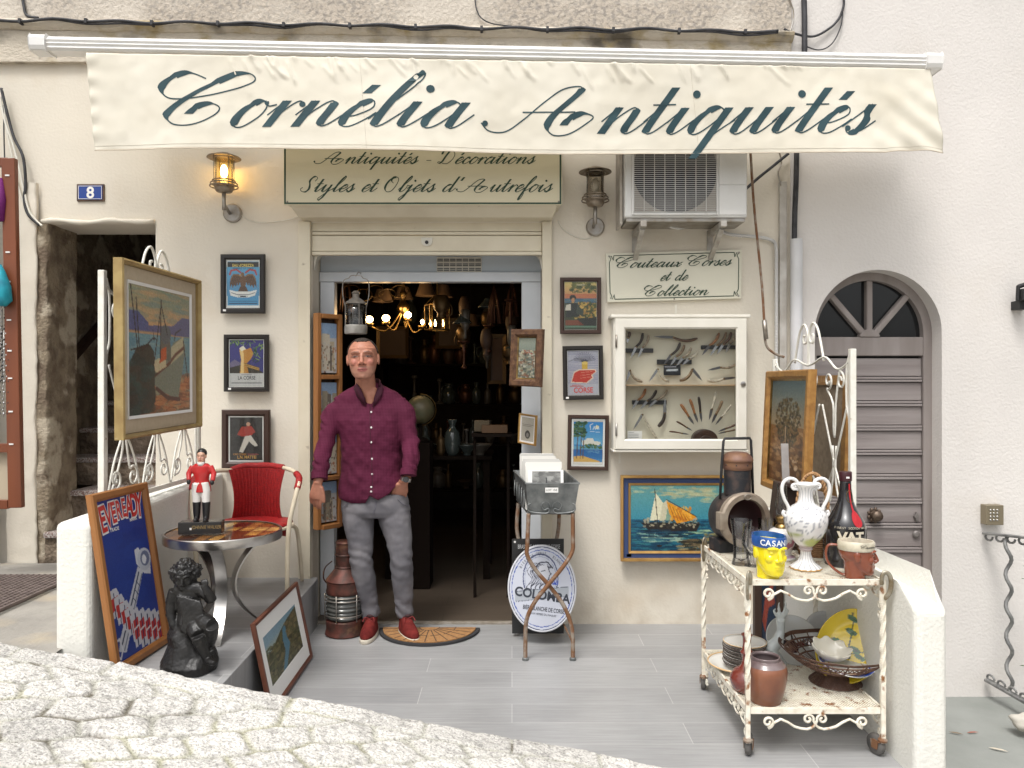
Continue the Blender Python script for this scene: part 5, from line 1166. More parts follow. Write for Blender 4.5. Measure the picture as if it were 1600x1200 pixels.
ev = framed("advertising_board", "wooden framed dark blue battery advertisement leaning on the white parapet, left front", "advertising board",
       [Vector((-1.755, 3.20, 1.04)), Vector((-1.745, 3.64, 1.035)), Vector((-1.615, 3.60, .292)), Vector((-1.655, 3.165, .292))], .038, .028, m_oak, p_battery(), 0, None, None, False, 'panel')
EM, ew, eh = plane_M(Vector((-1.755, 3.20, 1.04)), Vector((-1.745, 3.64, 1.035)), Vector((-1.615, 3.60, .292)), Vector((-1.655, 3.165, .292)))
pan = [o for o in ev.children if o.name.startswith('panel')]
word = "EVEREADY"; pwid = (ew-.09); m_redink = mat("red_enamel", (.55, .035, .03), rough=.3); m_wink = mat("white_enamel_ink", (.78, .77, .76), rough=.3)
q1, q2 = MB(), MB()
for i, ch in enumerate(word):
    t = i/7; s_ = .088+.040*abs(t-.5)*2; zz = eh*.80+.022*t+.012*math.sin(t*PI)-.018*(abs(t-.5)*2); x = -pwid/2+.036+t*(pwid-.070)
    T = TM((x, -.0108, zz), ry=R(-6+10*t)); q1.merge(text(ch, s_*1.22, T, bold=.075, sx=.56)); T2 = TM((x, -.0120, zz+.001), ry=R(-6+10*t)); q2.merge(text(ch, s_*1.22, T2, bold=.022, sx=.56))
par_ = pan[0] if pan else ev
for q, m in ((q1, m_wink), (q2, m_redink)):
    q.build("lettering", m, par_)
q = text("TRADE", .022, TM((-pwid*.20, -.0108, eh*.765)), bold=.02); q.merge(text("MARK", .022, TM((pwid*.24, -.0108, eh*.79)), bold=.02)); q.build("lettering", m_wink, par_)
# ---- landscape print leaning on the platform
def p_creek():
    c = Cv(96, 72, (120, 150, 160)); c.grad(0, .4, (120, 160, 180), (170, 180, 170)); c.poly([(0, .42), (.2, .38), (.45, .22), (.7, .12), (1, .05), (1, 1), (0, 1)], (84, 84, 54))
    c.dabs(300, 0, .3, 1, 1, [(110, 106, 64), (60, 66, 40), (130, 120, 84), (50, 52, 36), (90, 96, 60)], .05, .03, .7, 3); c.poly([(.52, .22), (.62, .18), (.60, .45), (.66, .62), (.45, 1), (.34, 1), (.5, .66), (.48, .44)], (84, 130, 150)); c.dabs(60, 0, 0, .4, .22, [(140, 170, 186)], .1, .02, .5, 5)
    c.dabs(40, .6, .12, .95, .5, [(150, 130, 90), (120, 104, 70)], .04, .03, .6, 9); return c.grain(5)
framed("landscape_print", "tinted landscape print with white mount in thin brown frame, leaning on the tiled platform edge", "print",
       [Vector((-1.180, 3.46, .415)), Vector((-1.190, 4.2, .418)), Vector((-1.105, 4.2, .004)), Vector((-1.095, 3.46, .004))], .022, .02, mat("walnut_frame", (.14, .05, .028), rough=.45, col2=(.09, .03, .018), nscale=8), p_creek(), .075, m_paper, None, False)
# ---- door-side pictures
def p_harbour():
    c = Cv(60, 72, (130, 130, 110)); c.grad(0, .35, (150, 156, 140), (120, 130, 120)); c.dabs(260, 0, .3, 1, 1, [(80, 90, 84), (160, 156, 136), (60, 60, 56), (110, 120, 110), (190, 186, 170), (120, 80, 60)], .08, .03, .7, 4); c.dabs(12, .1, .3, .9, .4, [(150, 80, 60), (190, 180, 150)], .07, .02, .8, 6); return c.grain(6)
framed("harbour_painting", "carved wooden framed harbour painting tilted forward on the right side of the doorway", "painting",
       [W(792, 519, 4.74), W(839, 513, 4.62), W(848, 608, 4.58), W(799, 600, 4.72)], .045, .035, mat("carved_walnut", (.15, .075, .035), rough=.5, col2=(.07, .03, .016), nscale=40, bump=.8, bscale=90, bdist=.006), p_harbour(), 0, None, None, False, 'canvas', inner=(m_brass, .008), vm=m_vc)
def p_bust():
    c = Cv(30, 48, (190, 184, 170)); c.ell(.5, .72, .2, .18, (80, 76, 72)); c.ell(.5, .74, .1, .1, (150, 146, 140)); c.line([(.1, .3), (.9, .3)], .02, (120, 116, 108)); c.line([(.1, .36), (.8, .36)], .015, (130, 126, 118)); return c.grain(4)
framed("small_engraving", "small gilt-edged engraving hung low inside the right side of the doorway", "print",
       [W(811, 645, 4.9), W(838, 649, 4.78), W(838, 697, 4.78), W(811, 692, 4.9)], .012, .015, m_gilt, p_bust(), .012, m_paper)
# ---- wooden picture holder on the left of the doorway
def p_town(seed):
    c = Cv(40, 60, (196, 196, 196)); r = random.Random(seed); c.rect(0, 0, 1, .3, (150, 176, 206))
    for k in range(9): x = r.uniform(0, .8); y = r.uniform(.2, .6); c.rect(x, y, x+r.uniform(.15, .35), .95, r.choice([(190, 176, 150), (160, 150, 130), (210, 200, 180), (120, 110, 100)]))
    c.dabs(60, 0, .4, 1, 1, [(90, 80, 70), (140, 120, 100), (200, 196, 186), (170, 110, 80)], .05, .03, .7, seed); return c.grain(5)
hd = thing("picture_holder", "tall oak holder with framed town prints standing in the left side of the doorway", "picture holder", (X(512,4.72), 4.74, 0)); HM2 = Matrix.Translation((X(512,4.72), 4.74, 0))
hA, hB = Vector((X(492,4.74), 4.74, 0)), Vector((X(531,4.88), 4.88, 0)); zt, zb = Z(489,4.74), Z(828,4.74)
hM, hw, hh_ = plane_M(hA+Vector((0,0,zt)), hB+Vector((0,0,zt)), hB+Vector((0,0,zb)), hA+Vector((0,0,zb)))
I2 = HM2.inverted() @ hM
q = MB(); q.box(-hw/2, -hw/2+.028, -.03, .02, 0, hh_, I2); q.box(hw/2-.028, hw/2, -.03, .02, 0, hh_, I2)
for z in (0, .30, .60, .93, hh_-.03): q.box(-hw/2+.029, hw/2-.029, -.035 if z else -.05, .02, z, z+.028, I2)
q.build("frame", m_oak, hd, bevel=.004)
for k, (z0_, z1_) in enumerate(((.04, .29), (.34, .585), (.64, .91), (.97, 1.28))):
    cv = p_town(k+3); qq = cv.mesh(-hw/2+.034, hw/2-.034, z0_, min(z1_, hh_-.035), -.012); qq.v = [tuple(I2 @ Vector(p)) for p in qq.v]; qq.build("town_print", m_vcm, hd, color=qq.c)
q = MB(); q.box(-hw/2+.01, hw/2-.01, .022, .03, 0, hh_, I2); q.build("back_panel", m_dkwood, hd)

# ------------------------------------------------------------------ knife cabinet
CY = 4.655
kc = thing("display_cabinet", "off-white wall cabinet with a locked glass door full of folding knives", "display cabinet", (X(1063,CY), F, Z(705,CY))); CBM = Matrix.Translation((X(1063,CY), F, Z(705,CY)))
cx0, cx1, cz0, cz1 = X(959,CY), X(1168,CY), Z(703,CY), Z(497,CY); gx0, gx1, gz0, gz1 = X(977,CY), X(1153,CY), Z(687,CY), Z(514,CY)
q = MB(); q.box(cx0, cx0+.015, CY+.012, F, cz0, cz1); q.box(cx1-.015, cx1, CY+.012, F, cz0, cz1); q.box(cx0+.015, cx1-.015, CY+.012, F, cz0, cz0+.015); q.box(cx0+.015, cx1-.015, CY+.012, F, cz1-.015, cz1)
q.build("carcass", m_cream2, kc, rootM=CBM, bevel=.002)
MB().box(cx0+.015, cx1-.015, F-.012, F-.002, cz0+.015, cz1-.015).build("back_panel", mat("cabinet_back", (.66, .62, .50), rough=.8), kc, rootM=CBM)
q = MB(); q.box(cx0-.018, cx1+.02, CY-.006, F, cz1+.001, cz1+.022); q.build("cornice", m_cream2, kc, rootM=CBM, bevel=.006)
q = MB(); q.box(cx0-.006, cx1+.006, CY-.006, F, cz0-.014, cz0-.001); q.build("base_moulding", m_cream2, kc, rootM=CBM, bevel=.005)
dm = MB(); ww, hh2 = cx1-cx0-.014, cz1-cz0-.006; e = gx0-cx0-.007
dm.frame(ww, hh2, e, [(0, 0), (0, -.018), (.004, -.022), (e-.010, -.022), (e, -.014), (e, 0)]); dv = dm.build("glazed_door", m_cream2, kc); dv.location = (0+(cx0+cx1)/2-X(1063,CY), CY+.011-F, cz0+.003-Z(705,CY))
MB().box(gx0-.003, gx1+.003, CY+.0, CY+.003, gz0-.003, gz1+.003).build("pane", m_pane, dv, rootM=CBM @ Matrix.Translation(dv.location))
for v in (533, 671):
    MB().tube([tuple(W(963, v-10, CY-.014)), tuple(W(963, v+10, CY-.014))], .006, 8).build("hinge", m_steelw, kc, rootM=CBM, smooth=True)
q = MB().lathe([(0, 0), (.016, 0), (.016, .005), (.008, .007), (0, .007)], 20, TM(W(1161, 600, CY-.011), rx=PI/2)); q.build("lock", m_steel, kc, rootM=CBM, smooth=True, ang=40)
MB().box(cx0+.016, cx1-.016, CY+.03, F-.013, Z(601,4.7)-.006, Z(601,4.7)).build("shelf", mat("pale_pine", (.55, .36, .20), rough=.6, col2=(.46, .29, .15), nscale=6, stretch=(.1, 1, 1)), kc, rootM=CBM)
for u, v0, v1 in ((968, 706, 724), (1161, 704, 718), (1056, 476, 490)):
    MB().box(X(u,F)-.006, X(u,F)+.006, F-.004, F, Z(v1,F), Z(v0,F)).build("hanging_tab", m_cream2, kc, rootM=CBM)
m_blade = mat("knife_steel", (.55, .56, .58), rough=.25, metal=1); m_bladed = mat("patterned_steel", (.16, .16, .17), rough=.35, metal=.8)
HC = {'dark': (.045, .030, .022), 'olive': (.26, .17, .09), 'tan': (.40, .17, .06), 'horn': (.42, .34, .24), 'brown': (.13, .06, .03), 'ivory': (.62, .56, .44)}
def zz7(x, y, d): return W(840+x/3.333, 380+y/3.333, d)
def knife(label, hu, hv, bu, bv, hc, bc='s', curve=.12, d=4.755, frac=.55, rr=.0085, apex=None, name="folding_knife", group=None):
    a = zz7(hu, hv, d); b = zz7(bu, bv, d); ax = zz7(apex[0], apex[1], d) if apex else a.lerp(b, frac)
    o = thing(name, label, "knife", (ax.x, ax.y, ax.z), group=group); M = Matrix.Translation(ax)
    m = mat("handle_"+hc, HC[hc], rough=.35, col2=tuple(c*.5 for c in HC[hc]), nscale=60)
    nrm = Vector((-(ax-a).z, 0, (ax-a).x)).normalized(); L_ = (ax-a).length
    P_ = [a.lerp(ax, t)+nrm*curve*L_*math.sin(PI*t) for t in [i/8 for i in range(9)]]
    MB().tube(P_, [rr*k for k in (.7, 1.05, 1.15, 1.1, 1.0, .95, .9, .85, .8)], 8, r2=[.006]*9, up=(0, 1, 0)).build("handle", m, o, rootM=M, smooth=True)
    n2 = Vector((-(b-ax).z, 0, (b-ax).x)).normalized(); w = rr*.95
    poly = [ax+n2*w, ax.lerp(b, .6)+n2*w*.9, b, ax.lerp(b, .6)-n2*w*.8, ax-n2*w]
    MB().prism([(p.x, p.z) for p in poly], d-.001, d+.0015).build("blade", m_blade if bc == 's' else m_bladed, o, rootM=M)
    MB().lathe([(0, 0), (.005, 0), (.005, .002), (0, .002)], 10, TM(ax+Vector((0, -.008, 0)), rx=PI/2)).build("pivot", m_brass, o, rootM=M)
    return o
GK = "folding knives in the glass cabinet"
kn_list = [
 ("half-hidden brown knife at the top left corner of the glass cabinet", 478, 462, 466, 520, 'brown', 's'),
 ("dark curved knife on the upper left magnetic strip in the cabinet", 548, 468, 484, 600, 'dark', 's'),
 ("pale knife at the right end of the upper left magnetic strip", 578, 478, 522, 597, 'horn', 's'),
 ("long curved knife laid across the top middle of the cabinet", 832, 496, 605, 486, 'brown', 'd'),
 ("black-handled knife standing highest on the central magnetic strip", 742, 518, 655, 635, 'dark', 'd'),
 ("olive-handled second knife on the central magnetic strip", 764, 530, 690, 640, 'olive', 's'),
 ("horn-handled third knife on the central magnetic strip", 800, 543, 722, 640, 'horn', 's'),
 ("pale rightmost knife on the central magnetic strip", 832, 562, 752, 636, 'ivory', 's'),
 ("tan leftmost knife on the upper right magnetic strip", 945, 468, 855, 585, 'tan', 'd'),
 ("olive second knife on the upper right magnetic strip", 982, 464, 896, 588, 'olive', 's'),
 ("dark third knife on the upper right magnetic strip", 1008, 464, 932, 580, 'brown', 's'),
 ("pale rightmost knife on the upper right magnetic strip", 1034, 460, 978, 572, 'horn', 's'),
 ("mottled knife lying slanted at the middle right of the cabinet", 1036, 628, 884, 662, 'horn', 'd'),
 ("ivory-handled knife lying on the shelf at its right end", 885, 714, 1038, 700, 'ivory', 'd'),
 ("orange-handled first knife on the lower magnetic strip", 562, 758, 490, 866, 'tan', 's'),
 ("dark-handled middle knife on the lower magnetic strip", 618, 765, 532, 868, 'dark', 's'),
 ("horn-handled last knife on the lower magnetic strip", 676, 764, 574, 858, 'horn', 's'),
]
for lb, *a in kn_list: knife(lb, *a, group=GK, curve=-.10 if a[0] < a[2] else .12)
knife("small open knife arched at the left end of the cabinet shelf", 546, 722, 462, 722, 'horn', 's', apex=(482, 662), curve=.16, group=GK)
knife("open knife arched on the cabinet shelf under the central strip", 684, 722, 578, 724, 'ivory', 's', apex=(626, 656), curve=.12, group=GK)
knife("dark bladed open knife arched on the right of the cabinet shelf", 740, 716, 858, 718, 'olive', 'd', apex=(806, 656), curve=-.16, group=GK, rr=.010)
knife("black curved knife hanging from the right end of the lower strip", 628, 955, 664, 806, 'dark', 's', apex=(662, 885), curve=-.12, group=GK, rr=.011)
knife("large open knife standing in a peak at the cabinet bottom", 622, 1020, 496, 975, 'ivory', 's', apex=(546, 892), curve=0.02, group=GK)
m_mag = mat("magnet_black", (.02, .02, .022), rough=.4)
for lb, x0, x1, y0, y1 in (("upper left", 458, 602, 548, 570), ("central", 622, 802, 606, 630), ("upper right", 852, 1042, 532, 552), ("lower", 492, 672, 818, 840)):
    p, q_ = zz7(x0, y1, 4.772), zz7(x1, y0, 4.772); o = MB().box(p.x, q_.x, 4.766, 4.786, p.z, q_.z).build("magnetic_strip", m_mag, bevel=.002); tag(o, "black magnetic knife strip at the %s of the glass cabinet" % lb, "magnetic strip", "magnetic strips in the cabinet")
cv = Cv(30, 20, (30, 34, 40)); cv.ell(.5, .5, .35, .12, (170, 180, 190)); cv.line([(.2, .55), (.8, .45)], .04, (210, 216, 220)); cv.line([(.1, .2), (.7, .2)], .03, (150, 150, 156))
p, q_ = zz7(656, 688, 4.765), zz7(744, 634, 4.765); qq = cv.mesh(p.x, q_.x, p.z, q_.z, 4.762); o = qq.build("brand_card", m_vcm, color=qq.c, solid=.002); tag(o, "small dark picture card standing under the central knife strip", "card")
p, q_ = zz7(468, 1024, 4.70), zz7(543, 978, 4.70); o = MB().box(p.x, q_.x, 4.698, 4.70, p.z, q_.z).build("notice_card", m_paper); tag(o, "white printed notice card in the lower left corner of the cabinet", "card")
q = MB()
for k in range(4): q.box(p.x+.006, q_.x-.02-.01*(k == 0)*3, 4.6965, 4.6975, q_.z-.010-.010*k, q_.z-.008-.010*k)
q.build("print_lines", mat("print_grey", (.2, .2, .22)), o)
# fan-shaped stand
fc = zz7(866, 1022, 4.74)
fs = thing("knife_stand", "round dark wooden stand at the cabinet bottom holding a fan of knives", "stand", (fc.x, fc.y, fc.z)); FM = Matrix.Translation(fc)
P_ = [(fc.x+.078*math.cos(PI*i/20), fc.z+.064*math.sin(PI*i/20)) for i in range(21)]
MB().prism(P_, 4.70, 4.76).build("block", m_brownfr, fs, rootM=FM, bevel=.006)
P_ = [(fc.x+.036*math.cos(PI*i/20), fc.z+.028*math.sin(PI*i/20)) for i in range(21)]
MB().prism(P_, 4.685, 4.70).build("boss", m_dkwood, fs, rootM=FM, bevel=.004)
fan = [("level left", 686, 980, 'brown', .006), ("second from left", 724, 928, 'brown', .007), ("tan slim third", 744, 838, 'tan', .011), ("tan slim fourth", 792, 812, 'tan', .011), ("spotted upright", 838, 800, 'dark', .010),
       ("tallest pale-tipped", 930, 772, 'ivory', .011), ("speckled olive", 962, 820, 'olive', .011), ("white slanted", 1008, 842, 'ivory', .009), ("long low right", 1042, 940, 'brown', .008), ("lowest right", 1040, 968, 'olive', .006)]
for nm, x, y, hc, rr in fan:
    ex, ey = 866+(x-866)*.42, 1005+(y-1005)*.36
    knife(nm+" knife in the fan stand inside the cabinet", x, y, ex, ey, hc, 'd', curve=.02, d=4.73, frac=.62, rr=rr*.8, name="fan_knife", group="knives fanned out on the round stand")
# ------------------------------------------------------------------ iron screens on the parapets
def spiral(cx_, cz_, r0, r1, a0, turns, n=22):
    return [(cx_+(r0+(r1-r0)*i/n)*math.cos(a0+turns*2*PI*i/n), cz_+(r0+(r1-r0)*i/n)*math.sin(a0+turns*2*PI*i/n)) for i in range(n+1)]
def screen(name, label, x, ya, yb, zb, zt, side):
    o = thing(name, label, "iron screen", (x, ya, zb)); M = Matrix.Translation((x, ya, zb)); L_ = yb-ya; Hh = zt-zb
    P = lambda t, z: (x, ya+t, zb+z)
    for yy, hh in ((0, Hh), (L_, Hh*.985)): MB().bar(P(yy, 0), P(yy, hh), .028, .028).build("post", m_iron, o, rootM=M, bevel=.003)
    MB().bar(P(.014, .045), P(L_-.014, .045), .012, .024).build("bottom_bar", m_iron, o, rootM=M, bevel=.002)
    for yy in (.03, L_-.03):
        s_ = 1 if yy < .5 else -1
        MB().tube(catmull([P(yy, .06), P(yy+s_*.002, Hh*.3), P(yy, Hh*.62), P(yy+s_*.03, Hh*.72), P(yy+s_*.028, Hh*.9), P(yy, Hh*.97)], 8), .006, 7).build("upright", m_iron, o, rootM=M, smooth=True)
    n = 3; cw_ = (L_-.07)/n
    for k in range(n):
        c = .035+cw_*(k+.5)
        for s_ in (-1, 1):
            # lower C scroll, crossing S bars
            pts = spiral(c+s_*cw_*.25, .14, .012, .05, 0, 1.35*s_, 20)
            pts = [(a, b) for a, b in pts]+[(c+s_*cw_*.10, .24), (c+s_*.012, .34), (c+s_*.02, .46)]
            MB().tube([P(a, b) for a, b in catmull(pts, 3)], .0055, 6).build("scroll", m_iron, o, rootM=M, smooth=True)
            pts = [(c+s_*cw_*.48, .06), (c+s_*cw_*.30, .22), (c+s_*cw_*.02, .36), (c-s_*cw_*.2, .5), (c-s_*cw_*.44, .66)]
            MB().tube([P(a, b) for a, b in catmull(pts, 8)], .0055, 6).build("crossing_bar", m_iron, o, rootM=M, smooth=True)
            pts = spiral(c+s_*cw_*.22, Hh*.84, .012, .045, PI, 1.3*s_, 20)+[(c+s_*cw_*.05, Hh*.72), (c+s_*.01, Hh*.6), (c, .5)]
            MB().tube([P(a, b) for a, b in catmull(pts, 3)], .0055, 6).build("scroll", m_iron, o, rootM=M, smooth=True)
    MB().tube([P(a, b) for a, b in catmull([(0, Hh*.95), (L_*.15, Hh*.90), (L_*.3, Hh*.97), (L_*.5, Hh*.93), (L_*.7, Hh*.97), (L_*.85, Hh*.90), (L_, Hh*.95)], 8)], .006, 7).build("top_bar", m_iron, o, rootM=M, smooth=True)
    # heart crest
    for s_ in (-1, 1):
        c = L_/2
        pts = [(c+s_*L_*.19, Hh*.95), (c+s_*L_*.15, Hh*1.06), (c+s_*L_*.11, Hh*1.14), (c+s_*L_*.055, Hh*1.17), (c+s_*L_*.012, Hh*1.12), (c+s_*L_*.02, Hh*1.07), (c+s_*L_*.06, Hh*1.06), (c+s_*L_*.065, Hh*1.10), (c+s_*L_*.045, Hh*1.105)]
        MB().tube([P(a, b) for a, b in catmull(pts, 8)], .0065, 7).build("crest", m_iron, o, rootM=M, smooth=True)
        pts = [(c+s_*.004, Hh*1.1), (c+s_*.008, Hh*1.0), (c+s_*.012, Hh*.93)]
        MB().tube([P(a, b) for a, b in pts], .005, 6).build("crest_stem", m_iron, o, rootM=M)
    return o
screen("iron_screen", "white scrolled iron screen on the left parapet, holding the boats painting", -1.80, 3.375, 4.40, .925, 2.00, 1)
screen("iron_screen", "white scrolled iron screen on the right parapet in front of the arched door", 1.595, 3.60, 4.66, .735, 1.665, -1)

# ------------------------------------------------------------------ round table and red chair
TP = Vector((-1.405, 3.74, .29)); tb = thing("round_table", "small round table with amber tile top and curved steel legs on the platform", "table", TP); TMx = Matrix.Translation(TP)
T_ = TMx
def cv_table(x, y):
    r = random.Random(int((x+1)*9)*31+int((y+1)*9)); return None
q = MB(); n = 66; cols = []; rr = random.Random(4)
cellc = {}
for j in range(n):
    for i in range(n):
        x, y = -.262+.524*i/(n-1), -.262+.524*j/(n-1); L_ = math.hypot(x, y); k = min(1, .262/max(L_, 1e-6)); q.v.append((x*k, y*k, .4935))
        ci, cj = math.floor(x*k/.065+.3*math.sin(j*.0)), math.floor(y*k/.11); key = (ci, cj)
        if key not in cellc: cellc[key] = rr.choice([(.10, .035, .012), (.20, .075, .018), (.42, .21, .05), (.06, .02, .01), (.26, .11, .03), (.55, .33, .10)])
        c = np.array(cellc[key])*(.7+.9*abs(pnoise(Vector((x*14, y*22, ci))))*1.5)
        fx, fy = (x*k/.065) % 1, (y*k/.11) % 1
        if min(fx, 1-fx) < .07 or min(fy, 1-fy) < .05: c = np.array((.05, .03, .02))
        cols.append(c)
q.f = [(j*n+i, j*n+i+1, (j+1)*n+i+1, (j+1)*n+i) for j in range(n-1) for i in range(n-1)]
tt = q.build("table_top", vcmat("glazed_tiles", rough=.12, spec=.6, coat=.5), tb, color=cols)
MB().lathe([(.262, .455), (.272, .455), (.274, .458), (.274, .495), (.270, .499), (.262, .497)], 64).build("rim", m_steel, tb, smooth=True, ang=35)
MB().lathe([(0, .462), (.262, .462), (.262, .490), (0, .490)], 48).build("underside", m_blackp, tb)
for k in range(3):
    a = R(-80+120*k); pts = []
    for i in range(25):
        t = i/24; rd = .215-.165*math.sin(PI*t)**.8; pts.append((rd*math.cos(a), rd*math.sin(a), .455-.45*t))
    q = MB(); tx, ty = -math.sin(a), math.cos(a)
    for i, p in enumerate(pts):
        p = Vector(p); nx = Vector((tx, ty, 0))*.027; d_ = (Vector(pts[min(i+1, 24)])-Vector(pts[max(i-1, 0)])).normalized(); nn = d_.cross(Vector((tx, ty, 0)))*.004
        q.v += [tuple(p-nx-nn), tuple(p+nx-nn), tuple(p+nx+nn), tuple(p-nx+nn)]
    for i in range(24):
        for k2 in range(4): l = (k2+1) % 4; q.f.append((i*4+k2, i*4+l, i*4+4+l, i*4+4+k2))
    q.f += [(3, 2, 1, 0), (96, 97, 98, 99)]
    q.build("leg", m_steel, tb, smooth=True, ang=40)

m_wick = mat("red_wicker", (.42, .018, .018), rough=.55, col2=(.26, .010, .012), nscale=50, stretch=(1, 1, 3), bump=.9, bscale=150, bdist=.004, spec=.4)
m_cht = mat("cream_tube", (.70, .62, .47), rough=.4, col2=(.60, .51, .37), nscale=9, col3=(.42, .32, .2), n3=16, m3=(.68, .75))
ch = thing("cafe_chair", "café armchair with red wicker back and cream tube frame behind the round table", "chair", (-1.48, 4.35, .29)); CHM = Matrix.Translation((-1.48, 4.35, .29))
q = MB(); nxx, nzz = 61, 60
for j in range(nzz):
    for i in range(nxx):
        t = i/(nxx-1); s_ = j/(nzz-1); d_ = 4.50-.06*math.sin(PI*s_*.5)-.0*t
        half = 44-9*math.sin(PI*min(1, s_*1.0))*1-0*s_+ (5*(1-s_)**3)
        u = 401+(t-.5)*2*half; v = 838-s_*104-3*math.sin(PI*t)
        p = W(u, v, d_+.10*(math.sin(PI*t))*1.0-.04); wv = .0022*math.sin(i*PI)*0+.0028*(1 if (i+j) % 2 else -1)*(1 if (i//2+j) % 2 else -1)
        q.v.append((p.x, p.y+wv, p.z))
q.f = [(j*nxx+i, j*nxx+i+1, (j+1)*nxx+i+1, (j+1)*nxx+i) for j in range(nzz-1) for i in range(nxx-1)]
q.build("backrest", m_wick, ch, rootM=CHM, solid=.004)
top = [W(362, 735, 4.46), W(380, 729, 4.52), W(401, 728, 4.55), W(422, 728, 4.52), W(443, 731, 4.46)]
q = MB(); pts = catmull([tuple(p) for p in top], 20); q.tube(pts, [.019+.0015*(i % 2) for i in range(len(pts))], 12).build("top_roll", m_wick, ch, rootM=CHM, smooth=True)
fr1 = [W(443, 731, 4.46), W(458, 736, 4.38), W(467, 748, 4.26), W(463, 770, 4.20), W(452, 820, 4.18), W(449, 880, 4.2), W(449, 938, 4.22)]
MB().tube(catmull([tuple(p) for p in fr1], 10), .0125, 10).build("arm_frame", m_cht, ch, rootM=CHM, smooth=True)
fr2 = [W(362, 735, 4.46), W(338, 736, 4.38), W(306, 746, 4.26), W(300, 775, 4.20), W(303, 830, 4.18), W(308, 890, 4.2), W(312, 938, 4.22)]
MB().tube(catmull([tuple(p) for p in fr2], 10), .0125, 10).build("arm_frame", m_cht, ch, rootM=CHM, smooth=True)
pts = catmull([tuple(W(463, 740, 4.33)), tuple(W(467.5, 748, 4.26)), tuple(W(464, 764, 4.21))], 14); MB().tube(pts, [.017+.0015*(i % 2) for i in range(len(pts))], 10).build("arm_wrap", m_wick, ch, rootM=CHM, smooth=True)
pts = catmull([tuple(W(318, 741, 4.30)), tuple(W(304, 748, 4.25)), tuple(W(300, 766, 4.21))], 14); MB().tube(pts, [.017+.0015*(i % 2) for i in range(len(pts))], 10).build("arm_wrap", m_wick, ch, rootM=CHM, smooth=True)
for P_ in ([W(449, 826, 4.30), W(456, 822, 4.42), W(464, 830, 4.50), W(469, 870, 4.60), W(472, 907, 4.68)], [W(352, 828, 4.32), W(345, 824, 4.42), W(340, 832, 4.50), W(336, 870, 4.60), W(334, 907, 4.68)]):
    MB().tube(catmull([tuple(p) for p in P_], 8), .0115, 10).build("rear_leg", m_cht, ch, rootM=CHM, smooth=True)
q = MB(); c_ = Vector((-1.46, 4.33, .71)); q.loft([(c_.x, c_.y, .700, .20, .19), (c_.x, c_.y, .712, .21, .20), (c_.x, c_.y, .722, .205, .195), (c_.x, c_.y, .726, .17, .16)], 40, pw=2.6)
q.build("seat", m_wick, ch, rootM=CHM, smooth=True)
MB().tube([(c_.x+.215*math.cos(a*PI/16), c_.y+.205*math.sin(a*PI/16), .700) for a in range(32)], .011, 8, closed=True).build("seat_ring", m_cht, ch, rootM=CHM, smooth=True)

# ------------------------------------------------------------------ figure building
def head_shapes(q, T, s=1.0, neck=True):
    S = T @ Matrix.Diagonal((s, s, s, 1))
    q.sphere((0, .016, .030), (.076, .096, .090), 24, S)
    q.loft([(0, -.056, -.115, .026, .022), (0, -.045, -.106, .043, .038), (0, -.030, -.083, .057, .058), (0, -.015, -.055, .065, .075), (0, -.005, -.02, .070, .083), (0, 0, .02, .070, .089), (0, 0, .06, .070, .088)], 24, S)
    q.tube([S @ Vector(p) for p in ((0, -.082, .026), (0, -.096, .0), (0, -.103, -.026), (0, -.097, -.036))], [r_*s for r_ in (.009, .010, .013, .009)], 10)
    for k in (-1, 1):
        q.sphere((k*.013, -.093, -.033), (.009, .010, .008), 10, S)
        q.sphere((k*.036, -.058, -.022), (.024, .026, .026), 12, S)
        q.tube([S @ Vector(p) for p in ((k*.008, -.088, .030), (k*.030, -.088, .035), (k*.054, -.068, .030))], [r_*s for r_ in (.008, .009, .007)], 8)
        q.sphere((k*.031, -.071, .010), (.015, .013, .010), 12, S)
        q.sphere((k*.078, .012, -.002), (.008, .019, .033), 14, S); q.sphere((k*.074, .008, -.006), (.010, .010, .016), 10, S)
    q.sphere((0, -.084, -.060), (.024, .011, .0055), 14, S); q.sphere((0, -.082, -.071), (.021, .011, .0065), 14, S)
    q.sphere((0, -.070, -.100), (.020, .018, .016), 14, S)
    if neck: q.loft([(0, .02, -.19, .064, .064), (0, .02, -.13, .056, .058), (0, .022, -.06, .056, .06)], 20, S)
